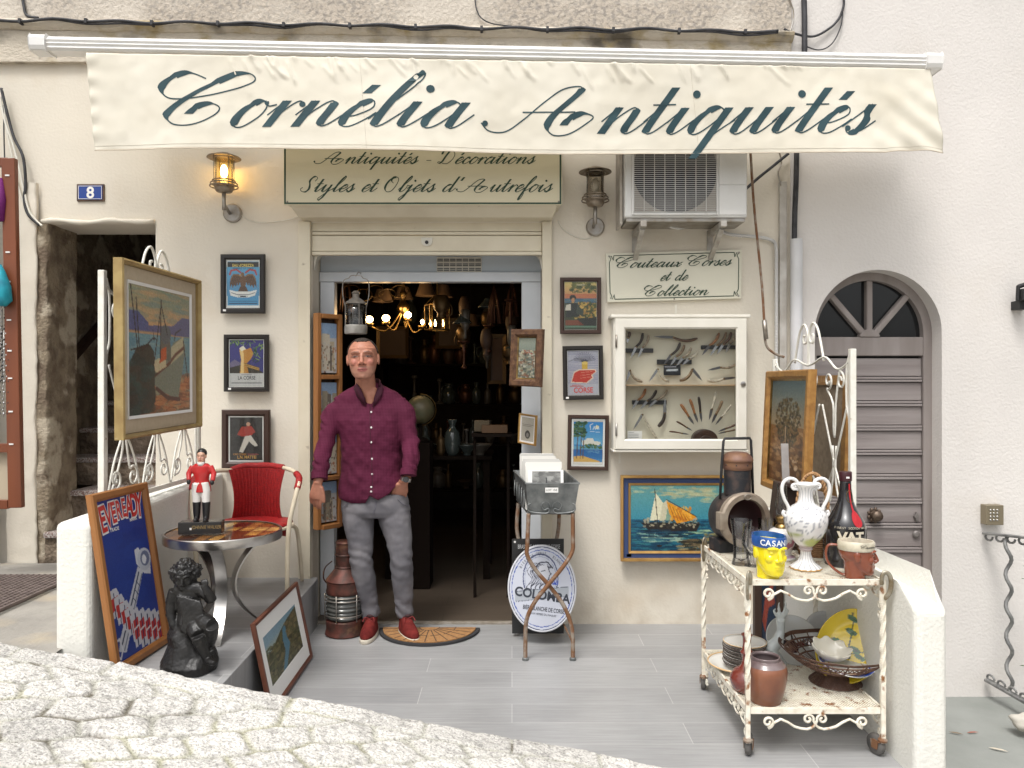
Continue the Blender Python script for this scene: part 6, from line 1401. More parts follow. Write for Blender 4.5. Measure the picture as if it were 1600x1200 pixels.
def paint_head(verts, T, skin, lips, brow, eye, s=1.0, stubble=None):
    I = (T @ Matrix.Diagonal((s, s, s, 1))).inverted(); out = []
    for v in verts:
        p = I @ Vector(v); c = np.array(skin)*(1+.12*pnoise(Vector(v)*60))
        if p.y < -.03 and -.14 < p.z < .12 and abs(p.x) < .08:
            if stubble is not None and -.12 < p.z < -.045: c = c*.75+np.array(stubble)*.25
            c[0] *= 1+.10*math.exp(-((p.x/.03)**2+((p.z+.03)/.02)**2)); c[1] *= 1-.12*math.exp(-((abs(p.x)-.04)/.02)**2-((p.z+.02)/.02)**2)
            ax = abs(p.x)
            if abs(p.z+.0655) < .0105 and ax < .025*(1-((p.z+.0655)/.012)**2*.5): c = np.array(lips)
            if abs(p.z+.0655) < .0018 and ax < .026: c = np.array(lips)*.45
            if abs(p.z-.036-.05*(ax-.03)*(-1 if ax > .035 else 1)) < .0036 and .012 < ax < .052: c = c*.45+np.array(brow)*.4
            e = ((ax-.032)/.015)**2+((p.z-.009)/.0034)**2
            if e < 1: c = np.array((.26, .20, .17)) if abs(ax-.032) > .0068 else np.array(eye)*.6
            elif e < 3.4: c = c*(.50 if p.z > .009 else .72)  # socket shade painted into the skin, deeper above the eye
            if p.y < -.09 and abs(p.z+.037) < .003 and .006 < ax < .014: c = c*.35
        if s > 1 and p.z > -.07:
            c_ = abs(p.x)/max(.001, math.hypot(p.x, p.y-.016)); f_ = -(p.y-.016)/max(.001, math.hypot(p.x, p.y-.016))
            lim = .100 if f_ > .55 else (.098-(.55-f_)/.45*.085 if f_ > .1 else -.05)
            t = min(1, max(0, (p.z-lim)/.012+.4)); c = c*(1-t*.75)+np.array((.06, .045, .038))*t*.75 if abs(p.x) < .078 else c
        out.append(c)
    return out
def Wv(u, v, d): return W(u, v, d)

# ---- the shopkeeper
MR = Matrix.Translation((-.73, 4.58, 0))
mn = thing("person", "man in a maroon shirt, grey jeans and red trainers leaning in the doorway", "person", (-.73, 4.58, 0))
hc = W(567, 561.5, 4.50); HT = Matrix.Translation(hc) @ Matrix.Diagonal((1.11, 1, 1, 1)) @ Matrix.Rotation(R(-3), 4, 'Y') @ Matrix.Rotation(R(6), 4, 'Z') @ Matrix.Rotation(R(-3), 4, 'X')
HS = 1.03
q = MB(); head_shapes(q, HT, HS, False)
nk = [hc+Vector((.004, .03, -.06)), W(571, 600, 4.55), W(576, 622, 4.60)]
q.tube(nk, [.056, .060, .078], 18, up=(0, 1, 0))
q.loft([(W(580,770,4.60).x, 4.60, Z(775,4.6), .16, .09), (W(580,700,4.6).x, 4.60, Z(700,4.6), .165, .095), (W(577,645,4.6).x, 4.60, Z(645,4.6), .17, .09), (W(577,622,4.6).x, 4.60, Z(622,4.6), .09, .07)], 24)
# chest in the open collar
q.loft([(X(577,4.49), 4.525, Z(642,4.49), .010, .012), (X(577,4.49), 4.522, Z(630,4.49), .026, .018), (X(576,4.49), 4.530, Z(616,4.5), .045, .026), (X(575,4.5), 4.545, Z(606,4.5), .05, .03)], 16)
armL = [W(514, 672, 4.54), W(508, 690, 4.50), W(499, 742, 4.42), W(496, 757, 4.40)]
armR = [W(636, 672, 4.56), W(642, 694, 4.55), W(637, 738, 4.455), W(631, 753, 4.49)]
q.tube(armL, [.03, .034, .029, .027], 12); q.tube(armR, [.03, .034, .029, .027], 12)
def hand(q, wrist, dirv, side, palmn, curl=.5, s=1.0):
    "palm, five jointed fingers and a thumb; dirv along the fingers, palmn out of the back of the hand"
    d_ = Vector(dirv).normalized(); nrm = Vector(palmn); nrm = (nrm-d_*nrm.dot(d_)).normalized(); sd_ = d_.cross(nrm)*side
    w = Vector(wrist)
    P_ = [w-d_*.01*s, w+d_*.03*s, w+d_*.065*s, w+d_*.088*s]
    q.tube(P_, [.026*s, .034*s, .041*s, .038*s], 14, r2=[.020*s, .018*s, .016*s, .012*s], up=nrm)
    for k, (off, l, r_) in enumerate(((-.031, .066, .0090), (-.0105, .076, .0095), (.0105, .071, .0090), (.030, .055, .0080))):
        b = w+d_*.084*s+sd_*off*s; pts = [b-d_*.01*s, b]; dd = d_.copy(); ax = sd_; p = b.copy()
        for seg, f in ((0, .45), (1, .32), (2, .23)):
            dd = Matrix.Rotation(-side*(curl+.12*k)*.55, 3, ax) @ dd; p = p+dd*l*f*s; pts.append(p.copy())
        q.tube(pts, [r_*s, r_*s, r_*.95*s, r_*.88*s, r_*.7*s], 8); q.sphere(pts[-1], r_*.7*s, 8)
    b = w+d_*.025*s-sd_*.030*s; dd = (d_*.92-sd_*.36-nrm*.12).normalized()
    pts = [b-dd*.012*s, b+dd*.02*s, b+dd*.045*s+d_*.004*s, b+dd*.06*s+d_*.018*s]
    q.tube(pts, [.013*s, .012*s, .0105*s, .008*s], 9); q.sphere(pts[-1], .008*s, 8)
hand(q, W(496, 756, 4.40), (-.14, .02, -1), 1, (-.15, -1, 0), .38)
hand(q, W(630, 753, 4.50), (-.25, .45, -1), -1, (.3, -1, 0), .2)
BB = remesh(q, .0042, 3)
skin = (.42, .185, .120)
BB.build("body", vcmat("skin", rough=.5, bump=.15, bscale=400, spec=.4, bdist=.0008), mn, smooth=True, rootM=MR, color=paint_head(BB.v, HT, skin, (.36, .12, .10), (.15, .10, .075), (.045, .05, .055), HS, (.24, .17, .14)))
# short hair, thinning at the temples
def hairline(p):
    "signed height above the receding hairline, head coordinates"
    c_ = abs(p.x)/max(.001, math.hypot(p.x, p.y-.016)); f_ = -(p.y-.016)/max(.001, math.hypot(p.x, p.y-.016))
    lim = .094+.010*(c_ > .35)*min(1, (c_-.35)*5) if f_ > .55 else (.094-(.55-f_)/.45*.085 if f_ > .1 else -.010-.045*min(1, (.1-f_)*1.6))
    return p.z-lim
q = MB(); nH = 90; rowz = 60; keep = []
for j in range(rowz):
    for i in range(nH):
        th = PI*.78*j/(rowz-1); ph = 2*PI*i/nH; p = Vector((math.sin(th)*math.cos(ph)*.0785, .016+math.sin(th)*math.sin(ph)*.0985, .030+math.cos(th)*.0925))
        hl = hairline(p)+.006*pnoise(p*120); keep.append(hl > 0 and not (abs(p.x) > .05 and -.02 < p.y < .03 and p.z < .03)); k_ = 1+.012*pnoise(Vector((p.x*300, p.y*80, p.z*300)))+min(0, hl-.01)*.6
        q.v.append(tuple(HT @ (p*k_*HS)))
q.f = [f for f in [(j*nH+i, (j+1)*nH+i, (j+1)*nH+(i+1) % nH, j*nH+(i+1) % nH) for j in range(rowz-1) for i in range(nH)] if all(keep[a] for a in f)]
q.build("hair", mat("greying_hair", (.028, .021, .017), rough=.95, spec=.1, col2=(.07, .058, .05), nscale=120, bump=.8, bscale=300, bdist=.003), mn, smooth=True, rootM=MR, solid=.004)
# shirt
q = MB(); RX = lambda v, u0, u1, d, ry, y=0: ((X(u0,d)+X(u1,d))/2, d+y, Z(v,d), abs(X(u1,d)-X(u0,d))/2, ry)
q.loft([RX(783, 534, 622, 4.58, .105), RX(776, 529, 632, 4.58, .115), RX(762, 529, 636, 4.58, .120), RX(735, 533, 630, 4.58, .114), RX(705, 534, 629, 4.58, .114), RX(678, 531, 630, 4.58, .118), RX(656, 522, 633, 4.58, .116),
        RX(638, 517, 636, 4.59, .100), RX(629, 518, 634, 4.60, .092), RX(620, 525, 628, 4.60, .084), RX(612, 536, 620, 4.60, .074), RX(604, 551, 603, 4.60, .064), RX(598, 556, 594, 4.605, .058)], 40, pw=2.4)
q.tube([W(533, 638, 4.59), W(520, 646, 4.57), W(509, 690, 4.50), W(503, 715, 4.45), W(500, 742, 4.42), W(499, 747, 4.415)], [.062, .062, .050, .049, .045, .044], 18)
q.tube([W(620, 632, 4.59), W(632, 645, 4.57), W(641, 690, 4.53), W(642, 715, 4.47), W(639, 736, 4.44), W(638, 741, 4.435)], [.062, .064, .050, .049, .045, .044], 18)
S = remesh(q, .0065, 5)
def wrinkle(v):
    p = Vector(v); a = .0055*pnoise(Vector((p.x*9, p.y*9, p.z*15)))+.0035*pnoise(Vector(((p.x+p.z*.7)*26, p.y*10, (p.z-p.x*.6)*12)))+.002*pnoise(Vector((p.x*50, p.y*50, p.z*36)))
    return a
cx_s = X(580, 4.58)
def disp(v, k=1.0):
    p = Vector(v); a = wrinkle(v)*k*1.35+.0035*math.sin((p.z*1.0+abs(p.x-cx_s)*1.3)*62+5*pnoise(p*5))*max(0, pnoise(p*6+Vector((3, 1, 0)))+.15)
    arm = abs(p.x-cx_s) > .205
    if arm: a += .0065*math.sin(p.z*90+p.x*60+7*pnoise(p*7))*k*(.5+pnoise(p*5))
    c = Vector((cx_s, 4.59, p.z)); n_ = (p-c).normalized(); return tuple(p+n_*a)
S.v = [disp(v) for v in S.v]
S.v = [(x, y, max(z, Z(float(np.interp(800+x*1200/4.58, (520, 528, 560, 576, 583, 596, 612, 628, 650), (766, 776, 784, 782, 770, 777, 768, 748, 744))), 4.58))) for x, y, z in S.v]
m_shirt = mat("maroon_shirt_cloth", (.055, .0038, .018), rough=.85, col2=(.075, .006, .026), nscale=5, spec=.25)
nt = m_shirt.node_tree; N = nt.nodes; L = nt.links; b_ = N["Principled BSDF"]
tc = N.new("ShaderNodeTexCoord"); sp = N.new("ShaderNodeSeparateXYZ"); L.new(tc.outputs['Object'], sp.inputs[0]); outs = []
for ax in ('X', 'Z'):
    m1 = N.new("ShaderNodeMath"); m1.operation = 'MULTIPLY'; m1.inputs[1].default_value = 2*PI/.0085; L.new(sp.outputs[ax], m1.inputs[0])
    m2 = N.new("ShaderNodeMath"); m2.operation = 'SINE'; L.new(m1.outputs[0], m2.inputs[0]); m3 = N.new("ShaderNodeMath"); m3.operation = 'GREATER_THAN'; m3.inputs[1].default_value = .72; L.new(m2.outputs[0], m3.inputs[0]); outs.append(m3)
mm = N.new("ShaderNodeMath"); mm.operation = 'MAXIMUM'; L.new(outs[0].outputs[0], mm.inputs[0]); L.new(outs[1].outputs[0], mm.inputs[1])
m5 = N.new("ShaderNodeMath"); m5.operation = 'MULTIPLY'; m5.inputs[1].default_value = .22; L.new(mm.outputs[0], m5.inputs[0])
mx = N.new("ShaderNodeMix"); mx.data_type = 'RGBA'; src = b_.inputs['Base Color'].links[0].from_socket; L.new(src, mx.inputs['A']); mx.inputs['B'].default_value = (.26, .06, .12, 1); L.new(m5.outputs[0], mx.inputs['Factor']); L.new(mx.outputs['Result'], b_.inputs['Base Color'])
sh_ = S.build("shirt", m_shirt, mn, smooth=True, rootM=MR)
m_shd = mat("maroon_collar", (.05, .003, .016), rough=.75)
m_btn = mat("pearl_button", (.72, .68, .66), rough=.25)
def front_y(x, z):
    best = 9
    for v in S.v[::1]:
        if abs(v[0]-x) < .010 and abs(v[2]-z) < .010: best = min(best, v[1])
    return best if best < 9 else 4.47
def dr(u, v, lift):
    x, z = X(u,4.49), Z(v,4.49); ys = [a[1] for a in S.v+BB.v if abs(a[0]-x) < .010 and abs(a[2]-z) < .010]; return Vector((x, (min(ys) if ys else 4.5)-lift, z))
for P_ in ([(557, 599), (551, 606), (556, 618), (565, 630), (571, 634), (570, 622), (564, 608)], [(591, 597), (597, 604), (596, 616), (590, 627), (582, 637), (584, 622), (588, 608)]):
    q = MB(); c_ = dr(sum(a for a, b in P_)/7, sum(b for a, b in P_)/7, .012); q.v = [tuple(dr(a, b, .006)) for a, b in P_]+[tuple(c_)]; q.f = [(i, (i+1) % 7, 7) for i in range(7)]; q.build("collar", m_shd, sh_, rootM=MR, solid=.005, smooth=True)
q = MB(); q.tube(catmull([tuple(W(*p)) for p in ((557, 602, 4.53), (558, 598, 4.60), (575, 595, 4.66), (592, 596, 4.60), (593, 600, 4.53))], 6), .006, 8, r2=.016, up=(0, 0, 1)); q.build("collar_stand", m_shd, sh_, rootM=MR, smooth=True)
for u, v in ((579, 644), (580, 668), (580, 691), (581, 717), (581, 741), (580, 761), (580, 768)):
    x, z = X(u,4.46), Z(v,4.46); MB().lathe([(0, 0), (.0055, 0), (.006, .0015), (.004, .0025), (0, .002)], 12, TM((x, front_y(x, z)+.001, z), rx=PI/2)).build("button", m_btn, sh_, rootM=MR)
q = MB(); pts = [Vector((X(577+k*.28,4.46), 0, Z(636+k*7,4.46))) for k in range(21)]
for p in pts: p.y = front_y(p.x, p.z)-.0005
for i in range(len(pts)-1): q.bar(pts[i], pts[i+1], .003, .0016, up=(0, 1, 0))
q.build("placket_edge", m_shd, sh_, rootM=MR)
for (a, b, r_) in ((W(499.5, 738, 4.425), W(499, 749, 4.41), .0475), (W(638.5, 733, 4.445), W(638, 743, 4.433), .0475)):
    MB().tube([a, b], r_, 20).build("cuff", m_shirt, sh_, rootM=MR, smooth=True, ang=50)
# jeans
q = MB()
q.loft([RX(770, 533, 634, 4.59, .105), RX(785, 534, 639, 4.59, .112), RX(797, 535, 641, 4.59, .112), RX(806, 537, 640, 4.59, .100)], 36, pw=2.5)
q.tube([W(561, 790, 4.59), W(560, 812, 4.585), W(563, 845, 4.57), W(564, 873, 4.56), W(569, 905, 4.585), W(576, 940, 4.61), W(580, 962, 4.62)], [.095, .096, .077, .068, .067, .056, .055], 20)
q.tube([W(614, 790, 4.59), W(617, 812, 4.585), W(624, 845, 4.57), W(627, 873, 4.56), W(629, 905, 4.585), W(631, 940, 4.61), W(633, 962, 4.62)], [.098, .096, .076, .067, .065, .054, .053], 20)
J = remesh(q, .0065, 4)
def jd(v):
    p = Vector(v); cxl = X(563+(873-0)*0, 4.58) if p.x < X(588,4.58) else X(624,4.58); c = Vector((cxl, 4.59, p.z)); n_ = (p-c).normalized()
    a = .005*pnoise(Vector((p.x*10, p.y*10, p.z*10)))+.003*math.sin(p.z*75+p.x*60+7*pnoise(p*7))*(math.exp(-((p.z-.46)/.09)**2)*1.2+math.exp(-((p.z-.16)/.07)**2)*1.4+.5*math.exp(-((p.z-.75)/.08)**2))+.0025*pnoise(p*34)
    return tuple(p+n_*a*.95)
J.v = [jd(v) for v in J.v]
m_jean = mat("grey_denim", (.165, .158, .170), rough=.9, col2=(.12, .115, .126), nscale=6, bump=.4, bscale=350, bdist=.0012, col3=(.215, .205, .215), n3=4, m3=(.5, .68), spec=.2)
jn = J.build("jeans", m_jean, mn, smooth=True, rootM=MR)
q = MB()
def jy(x, z):
    best = 9
    for v in J.v:
        if abs(v[0]-x) < .010 and abs(v[2]-z) < .010: best = min(best, v[1])
    return best if best < 9 else 4.49
for P_ in ([(621, 781), (629, 789), (637, 793)], [(548, 781), (541, 789), (536, 793)], [(588, 782), (587, 792), (584, 801)]):
    pts = [Vector((X(u,4.49), 0, Z(v,4.49))) for u, v in catmull(P_, 6)]
    for p in pts: p.y = jy(p.x, p.z)-.001
    q.tube(pts, .0022, 5)
q.build("seam", mat("denim_seam", (.12, .115, .14), rough=.9), jn, rootM=MR)
# trainers
m_shoe = mat("red_suede", (.17, .024, .020), rough=.9, spec=.15, col2=(.10, .013, .012), nscale=24, bump=.3, bscale=160, bdist=.002)
m_sole = mat("pale_sole", (.60, .54, .44), rough=.7)
def shoe(ank, ang):
    T = Matrix.Translation((ank.x, ank.y, 0)) @ Matrix.Rotation(R(ang), 4, 'Z')     # -y = towards the toe
    s_ = thing.__call__ if False else None
    q = MB(); q.loft([(0, -.055, .022, .043, .128), (0, -.055, .035, .045, .130), (0, -.050, .052, .043, .123), (0, -.035, .068, .038, .105), (0, -.010, .085, .035, .078), (0, .012, .105, .036, .056), (0, .020, .128, .038, .047), (0, .022, .132, .030, .036)], 32, T, pw=2.3)
    G_ = remesh(q, .005, 3); o = G_.build("trainer", m_shoe, mn, smooth=True, rootM=MR)
    q = MB(); q.loft([(0, -.055, .0, .044, .130), (0, -.055, .006, .047, .134), (0, -.055, .022, .046, .133), (0, -.055, .026, .043, .129)], 32, T, pw=2.3); q.build("sole", m_sole, o, smooth=True, rootM=MR, ang=40)
    q = MB()
    for k in range(6):
        y = -.050-.014*k; z = .104-.0105*k; q.tube([T @ Vector((-.024, y+.004, z-.012)), T @ Vector((0, y, z+.001)), T @ Vector((.024, y-.006, z-.012))], .003, 6)
    for sg_ in (-1, 1): q.tube(catmull([tuple(T @ Vector((0, -.045, .107))), tuple(T @ Vector((sg_*.025, -.055, .118))), tuple(T @ Vector((sg_*.034, -.075, .098)))], 6), .0028, 6)
    q.build("laces", mat("dark_red_lace", (.20, .02, .02), rough=.8), o, rootM=MR, smooth=True)
    q = MB(); q.tube([T @ Vector((0, -.015, .108)), T @ Vector((0, -.035, .118)), T @ Vector((0, -.045, .128))], [.026, .024, .016], 12, r2=[.010, .008, .006]); q.build("tongue", mat("shoe_lining", (.05, .02, .022), rough=.9), o, rootM=MR, smooth=True)
shoe(W(580, 960, 4.60), -2); shoe(W(634, 960, 4.60), 26)
wt = W(634, 748, 4.455); q = MB(); q.tube([wt+Vector((.004, .0, .010)), wt+Vector((-.002, .002, -.010))], .033, 20); wo = q.build("watch", m_steel, mn, rootM=MR, smooth=True, ang=40)
MB().lathe([(0, 0), (.017, 0), (.018, .005), (.015, .008), (0, .008)], 20, TM(wt+Vector((.006, -.030, .0)), rx=PI/2)).build("watch_dial", mat("watch_face", (.05, .055, .06), rough=.15), wo, rootM=MR, smooth=True, ang=40)
MB().tube([tuple(W(499.5, 790, 4.385)+Vector((.013*math.cos(a*PI/6), .009*math.sin(a*PI/6), 0))) for a in range(12)], .0015, 5, closed=True) if False else None

# ------------------------------------------------------------------ black seated child statue
m_stat = mat("black_patinated_bronze", (.009, .0085, .0085), rough=.38, col2=(.018, .017, .016), nscale=20, bump=.5, bscale=70, bdist=.004, spec=.4)
SD_ = 3.25
def sp_(x, y, d=0): return W(60+x/2.857, 680+y/2.857, SD_+d)
q = MB(); hd_ = sp_(655, 628); HTs = Matrix.Translation(hd_) @ Matrix.Rotation(R(14), 4, 'X') @ Matrix.Rotation(R(10), 4, 'Z')
head_shapes(q, HTs, .56, True)
r = random.Random(2)
for k in range(95):
    a = r.uniform(0, 2*PI); e = r.uniform(-.35, 1.0); rr = .056
    p = Vector((math.cos(a)*math.sqrt(1-e*e)*rr*1.02, math.sin(a)*math.sqrt(1-e*e)*rr*.95+.010, e*rr*.80+.004))
    if p.y < -.022 and p.z < .026: continue
    if e < .25: p = Vector((p.x*.86, p.y*.86, p.z))
    q.sphere(HTs @ p, (.0115, .0115, .0095), 8)
q.tube([sp_(660, 660), sp_(668, 700), sp_(672, 760), sp_(685, 815)], [.030, .054, .050, .054], 18, r2=[.028, .038, .038, .044], up=(0, 1, 0))
q.tube([sp_(620, 690), sp_(668, 680, -.005), sp_(722, 684)], [.030, .034, .028], 12)
q.tube([sp_(612, 692), sp_(596, 745), sp_(592, 800, -.01), sp_(606, 850, -.02), sp_(618, 868, -.02)], [.028, .026, .021, .018, .014], 12)
q.tube([sp_(722, 684), sp_(750, 712, -.01), sp_(776, 738, -.02)], [.028, .024, .021], 12); q.tube([sp_(776, 738, -.02), sp_(756, 700, -.04), sp_(740, 668, -.045)], [.021, .018, .014], 12)
for k in range(4): q.tube([sp_(738+k*5, 670, -.05), sp_(733+k*7, 655, -.05), sp_(728+k*7, 648-k*2, -.045)], [.006, .0055, .004], 6)
for k in range(4): q.tube([sp_(612+k*6, 866, -.03), sp_(614+k*8, 880, -.035)], [.006, .005], 6)
q.loft([(p.x, p.y, p.z, a, b) for p, a, b in ((sp_(690, 860), .066, .060), (sp_(690, 830), .066, .056), (sp_(684, 800), .056, .046), (sp_(678, 770), .050, .040))], 24)
q.tube([sp_(690, 830, 0), sp_(705, 868, -.05), sp_(712, 895, -.075)], [.040, .036, .030], 14); q.tube([sp_(712, 895, -.075), sp_(733, 950, -.06), sp_(755, 1000, -.055)], [.030, .026, .016], 14); q.tube([sp_(750, 1000, -.045), sp_(772, 1014, -.085), sp_(786, 1018, -.10)], [.018, .014, .009], 10)
q.tube([sp_(710, 825, 0), sp_(752, 838, -.05), sp_(774, 850, -.07)], [.040, .036, .030], 14); q.tube([sp_(774, 850, -.07), sp_(770, 905, -.04), sp_(762, 950, -.02)], [.030, .026, .017], 14); q.tube([sp_(760, 948, -.01), sp_(782, 968, -.05)], [.017, .012], 10)
# drape folds and rock
for k in range(9): q.tube(catmull([tuple(sp_(620+k*12, 715+k*3, -.038)), tuple(sp_(640+k*11, 765, -.045)), tuple(sp_(650+k*10, 830, -.05)), tuple(sp_(640+k*9, 872+(k % 3)*8, -.055))], 5), .0065, 6)
rk = MB(); rk.loft([(0, 0, 0, .118, .105), (0, 0, .03, .118, .105), (.0, .01, .07, .104, .09), (-.015, .015, .11, .085, .08), (-.035, .01, .15, .06, .07), (-.01, .02, .19, .07, .06), (0, .02, .21, .055, .05)], 30)
base = sp_(684, 0); cxr = X(60+684/2.857, SD_)-.004
rk.v = [(cxr+p[0]*(1+.22*pnoise(Vector(p)*14)), SD_+p[1]*(1+.22*pnoise(Vector(p)*14+Vector((3, 0, 0)))), .293+p[2]*1.0+.0*p[0]) for p in rk.v]
q.merge(rk)
BS = remesh(q, .0032, 1); IH = HTs.inverted()
def curl(v):
    v = Vector(v); p = IH @ v; k = .0016
    if p.z > -.03 and (p.z > .028 or p.y > -.015) and p.length < .09: return tuple(v+(v-hd_).normalized()*.009*abs(pnoise(v*75))*1.6)
    return tuple(v+Vector((1, 1, 1))*k*pnoise(v*90))
BS.v = [curl(v) for v in BS.v]
o = BS.build("child_statue", m_stat, smooth=True); tag(o, "black statue of a curly-haired child seated on a rock beside the blue board", "statue")

# ------------------------------------------------------------------ small figurine on its lettered base (plain generic figure, no character)
fb = W(315, 812, 3.66); FZ = .29+.500
fg = thing("figurine", "small red-jacketed standing figurine on a black lettered base on the round table", "figurine", (fb.x, 3.66, FZ), rz=R(8)); 
MB().box(-.098, .098, -.036, .036, .0, .058).build("base", mat("black_gloss_base", (.014, .013, .013), rough=.25, spec=.5), fg, bevel=.003)
text("JOHNNIE WALKER", .0235, TM((.030, -.0372, .026)), shear=.2, sx=.68).build("lettering", m_goldold, fg)
MB().box(-.045, -.036, -.0375, -.0365, .022, .032).build("price_tag", m_paper, fg)
q = MB(); q.tube([(-.022, 0, .145), (-.024, 0, .20), (-.018, 0, .235)], [.018, .022, .026], 12); q.tube([(.022, -.008, .145), (.020, -.004, .20), (.010, 0, .235)], [.018, .022, .026], 12); q.sphere((0, 0, .238), (.036, .026, .022), 14)
fgb = remesh(q, .0028, 3).build("breeches", mat("glazed_white", (.75, .73, .69), rough=.25), fg, smooth=True)
for x, y in ((-.022, 0), (.023, -.008)):
    q = MB(); q.tube([(x, y, .068), (x, y, .10), (x, y, .150)], [.014, .017, .020], 12); q.tube([(x, y+.008, .066), (x, y-.018, .066), (x, y-.034, .062)], [.012, .012, .008], 10)
    remesh(q, .0028, 2).build("boot", mat("black_gloss_boot", (.012, .012, .013), rough=.3), fg, smooth=True)
q = MB(); q.loft([(0, .01, .195, .042, .036), (0, .006, .225, .040, .032), (0, .002, .255, .033, .026), (0, 0, .290, .040, .028), (0, 0, .318, .044, .026), (0, 0, .332, .028, .020)], 22)
q.tube([(-.040, 0, .318), (-.056, -.010, .285), (-.050, -.030, .255)], [.014, .013, .010], 10); q.tube([(.040, 0, .318), (.058, -.008, .282), (.056, -.026, .250)], [.014, .013, .010], 10)
remesh(q, .003, 3).build("jacket", mat("glazed_red", (.50, .028, .028), rough=.25), fg, smooth=True)
q = MB(); FH = TM((0, -.002, .366)); head_shapes(q, FH, .27, True); G_ = remesh(q, .0016, 2)
G_.build("head", vcmat("figurine_skin", rough=.35), fg, smooth=True, color=paint_head(G_.v, FH, (.62, .36, .25), (.5, .12, .1), (.04, .03, .02), (.03, .03, .03), .27))
q = MB(); q.sphere((0, .006, .380), (.0235, .027, .024), 16); q.v = [(a, b, max(c_, .372 if b < -.008 else .358)) for a, b, c_ in q.v]; q.build("hair", mat("black_hair_glaze", (.012, .011, .010), rough=.4), fg, smooth=True)
for x, y, z in ((-.049, -.036, .248), (.055, -.032, .243)): MB().sphere((x, y, z), (.010, .010, .012), 10).build("hand", mat("black_glove", (.012, .012, .012), rough=.4), fg, smooth=True)
q = MB(); q.loft([(0, -.012, .322, .014, .014), (0, -.014, .336, .018, .014), (0, -.006, .344, .013, .012)], 14); q.build("cravat", MATS["glazed_white"], fg, smooth=True)

# ------------------------------------------------------------------ ship's lantern on the floor by the door
SLN = Vector((X(539,4.62), 4.62, .002)); ln = thing("ship_lantern", "large rusty red-brown ship's lantern with ribbed glass standing beside the man's feet", "lantern", SLN)
m_lr = mat("rusted_copper_red", (.16, .050, .036), rough=.55, metal=.35, col2=(.065, .032, .024), nscale=14, nmix=(.35, .6), bump=.4, bscale=60, col3=(.22, .12, .06), n3=9, m3=(.58, .7))
MB().lathe([(0, 0), (.112, 0), (.118, .006), (.115, .02), (.110, .03), (.112, .085), (.104, .092), (0, .095)], 40).build("base", m_lr, ln, smooth=True, ang=35)
pr = []
for i in range(31): z = .096+.150*i/30; pr.append((.098+.010*abs(math.sin(i*PI/5))+(.004 if 10 < i < 20 else 0), z))
MB().lathe(pr, 40).build("ribbed_glass", mat("dark_lens_glass", (.055, .06, .055), rough=.12, spec=.8, col2=(.12, .12, .11), nscale=12), ln, smooth=True)
MB().lathe([(0, .246), (.108, .248), (.112, .262), (.108, .276), (.108, .318), (.114, .326), (.108, .334), (.060, .392), (.056, .396), (.060, .402), (.055, .408), (.055, .470), (.060, .474), (.055, .480), (.052, .540), (.058, .546), (.050, .556), (0, .560)], 40).build("chimney", m_lr, ln, smooth=True, ang=35)
q = MB()
for a in range(6): c_, s_ = math.cos(a*PI/3+.3), math.sin(a*PI/3+.3); q.tube([(c_*.118, s_*.118, .09), (c_*.118, s_*.118, .25)], .0035, 6)
for z in (.125, .215, .235): q.tube([(.118*math.cos(k*PI/20), .118*math.sin(k*PI/20), z) for k in range(40)], .0035, 6, closed=True)
q.build("guard", m_steelw, ln, smooth=True)
MB().tube(catmull([(-.110, 0, .30), (-.125, -.02, .34), (-.112, -.03, .40), (-.07, -.035, .44)], 6), .004, 6).build("handle", m_lr, ln, smooth=True)

# half-round door mat
dm_ = thing("door_mat", "half-round brown coir mat with sunburst lines and black edge in the doorway", "door mat", (X(668,4.55), 4.68, .004))
q = MB(); Rm = .305; q.v = [(Rm*math.cos(PI+PI*i/40), .30*math.sin(PI+PI*i/40)*1.0, z) for z in (0, .012) for i in range(41)]; q.f = [tuple(range(40, -1, -1)), tuple(range(41, 82))]+[(i, i+1, 42+i, 41+i) for i in range(40)]+[(40, 0, 41, 81)]
q.build("edge", mat("black_rubber", (.03, .03, .032), rough=.8), dm_)
q = MB(); Rm = .280; q.v = [(Rm*math.cos(PI+PI*i/40), -.012+.268*math.sin(PI+PI*i/40), z) for z in (.0125, .018) for i in range(41)]; q.f = [tuple(range(40, -1, -1)), tuple(range(41, 82))]+[(i, i+1, 42+i, 41+i) for i in range(40)]+[(40, 0, 41, 81)]
q.build("coir", mat("coir", (.40, .215, .085), rough=.95, col2=(.30, .15, .055), nscale=60, bump=1, bscale=250, bdist=.004), dm_)
q = MB()
for k in range(13):
    a = PI+PI*(k+.5)/13; c_, s_ = math.cos(a), math.sin(a); q.bar((.06*c_, -.012+.06*s_, .0185), (.275*c_, -.012+.263*s_, .0185), .006, .0012)
for rr_ in (.06, .16):
    for i in range(24):
        a0, a1 = PI+PI*i/24, PI+PI*(i+1)/24
        if rr_ > .1 and i % 4 == 0: continue
        q.bar((rr_*math.cos(a0), -.012+rr_*math.sin(a0), .0190), (rr_*math.cos(a1), -.012+rr_*math.sin(a1), .0190), .005, .0012)
q.build("pattern", mat("mat_lines", (.09, .05, .03), rough=.95), dm_)
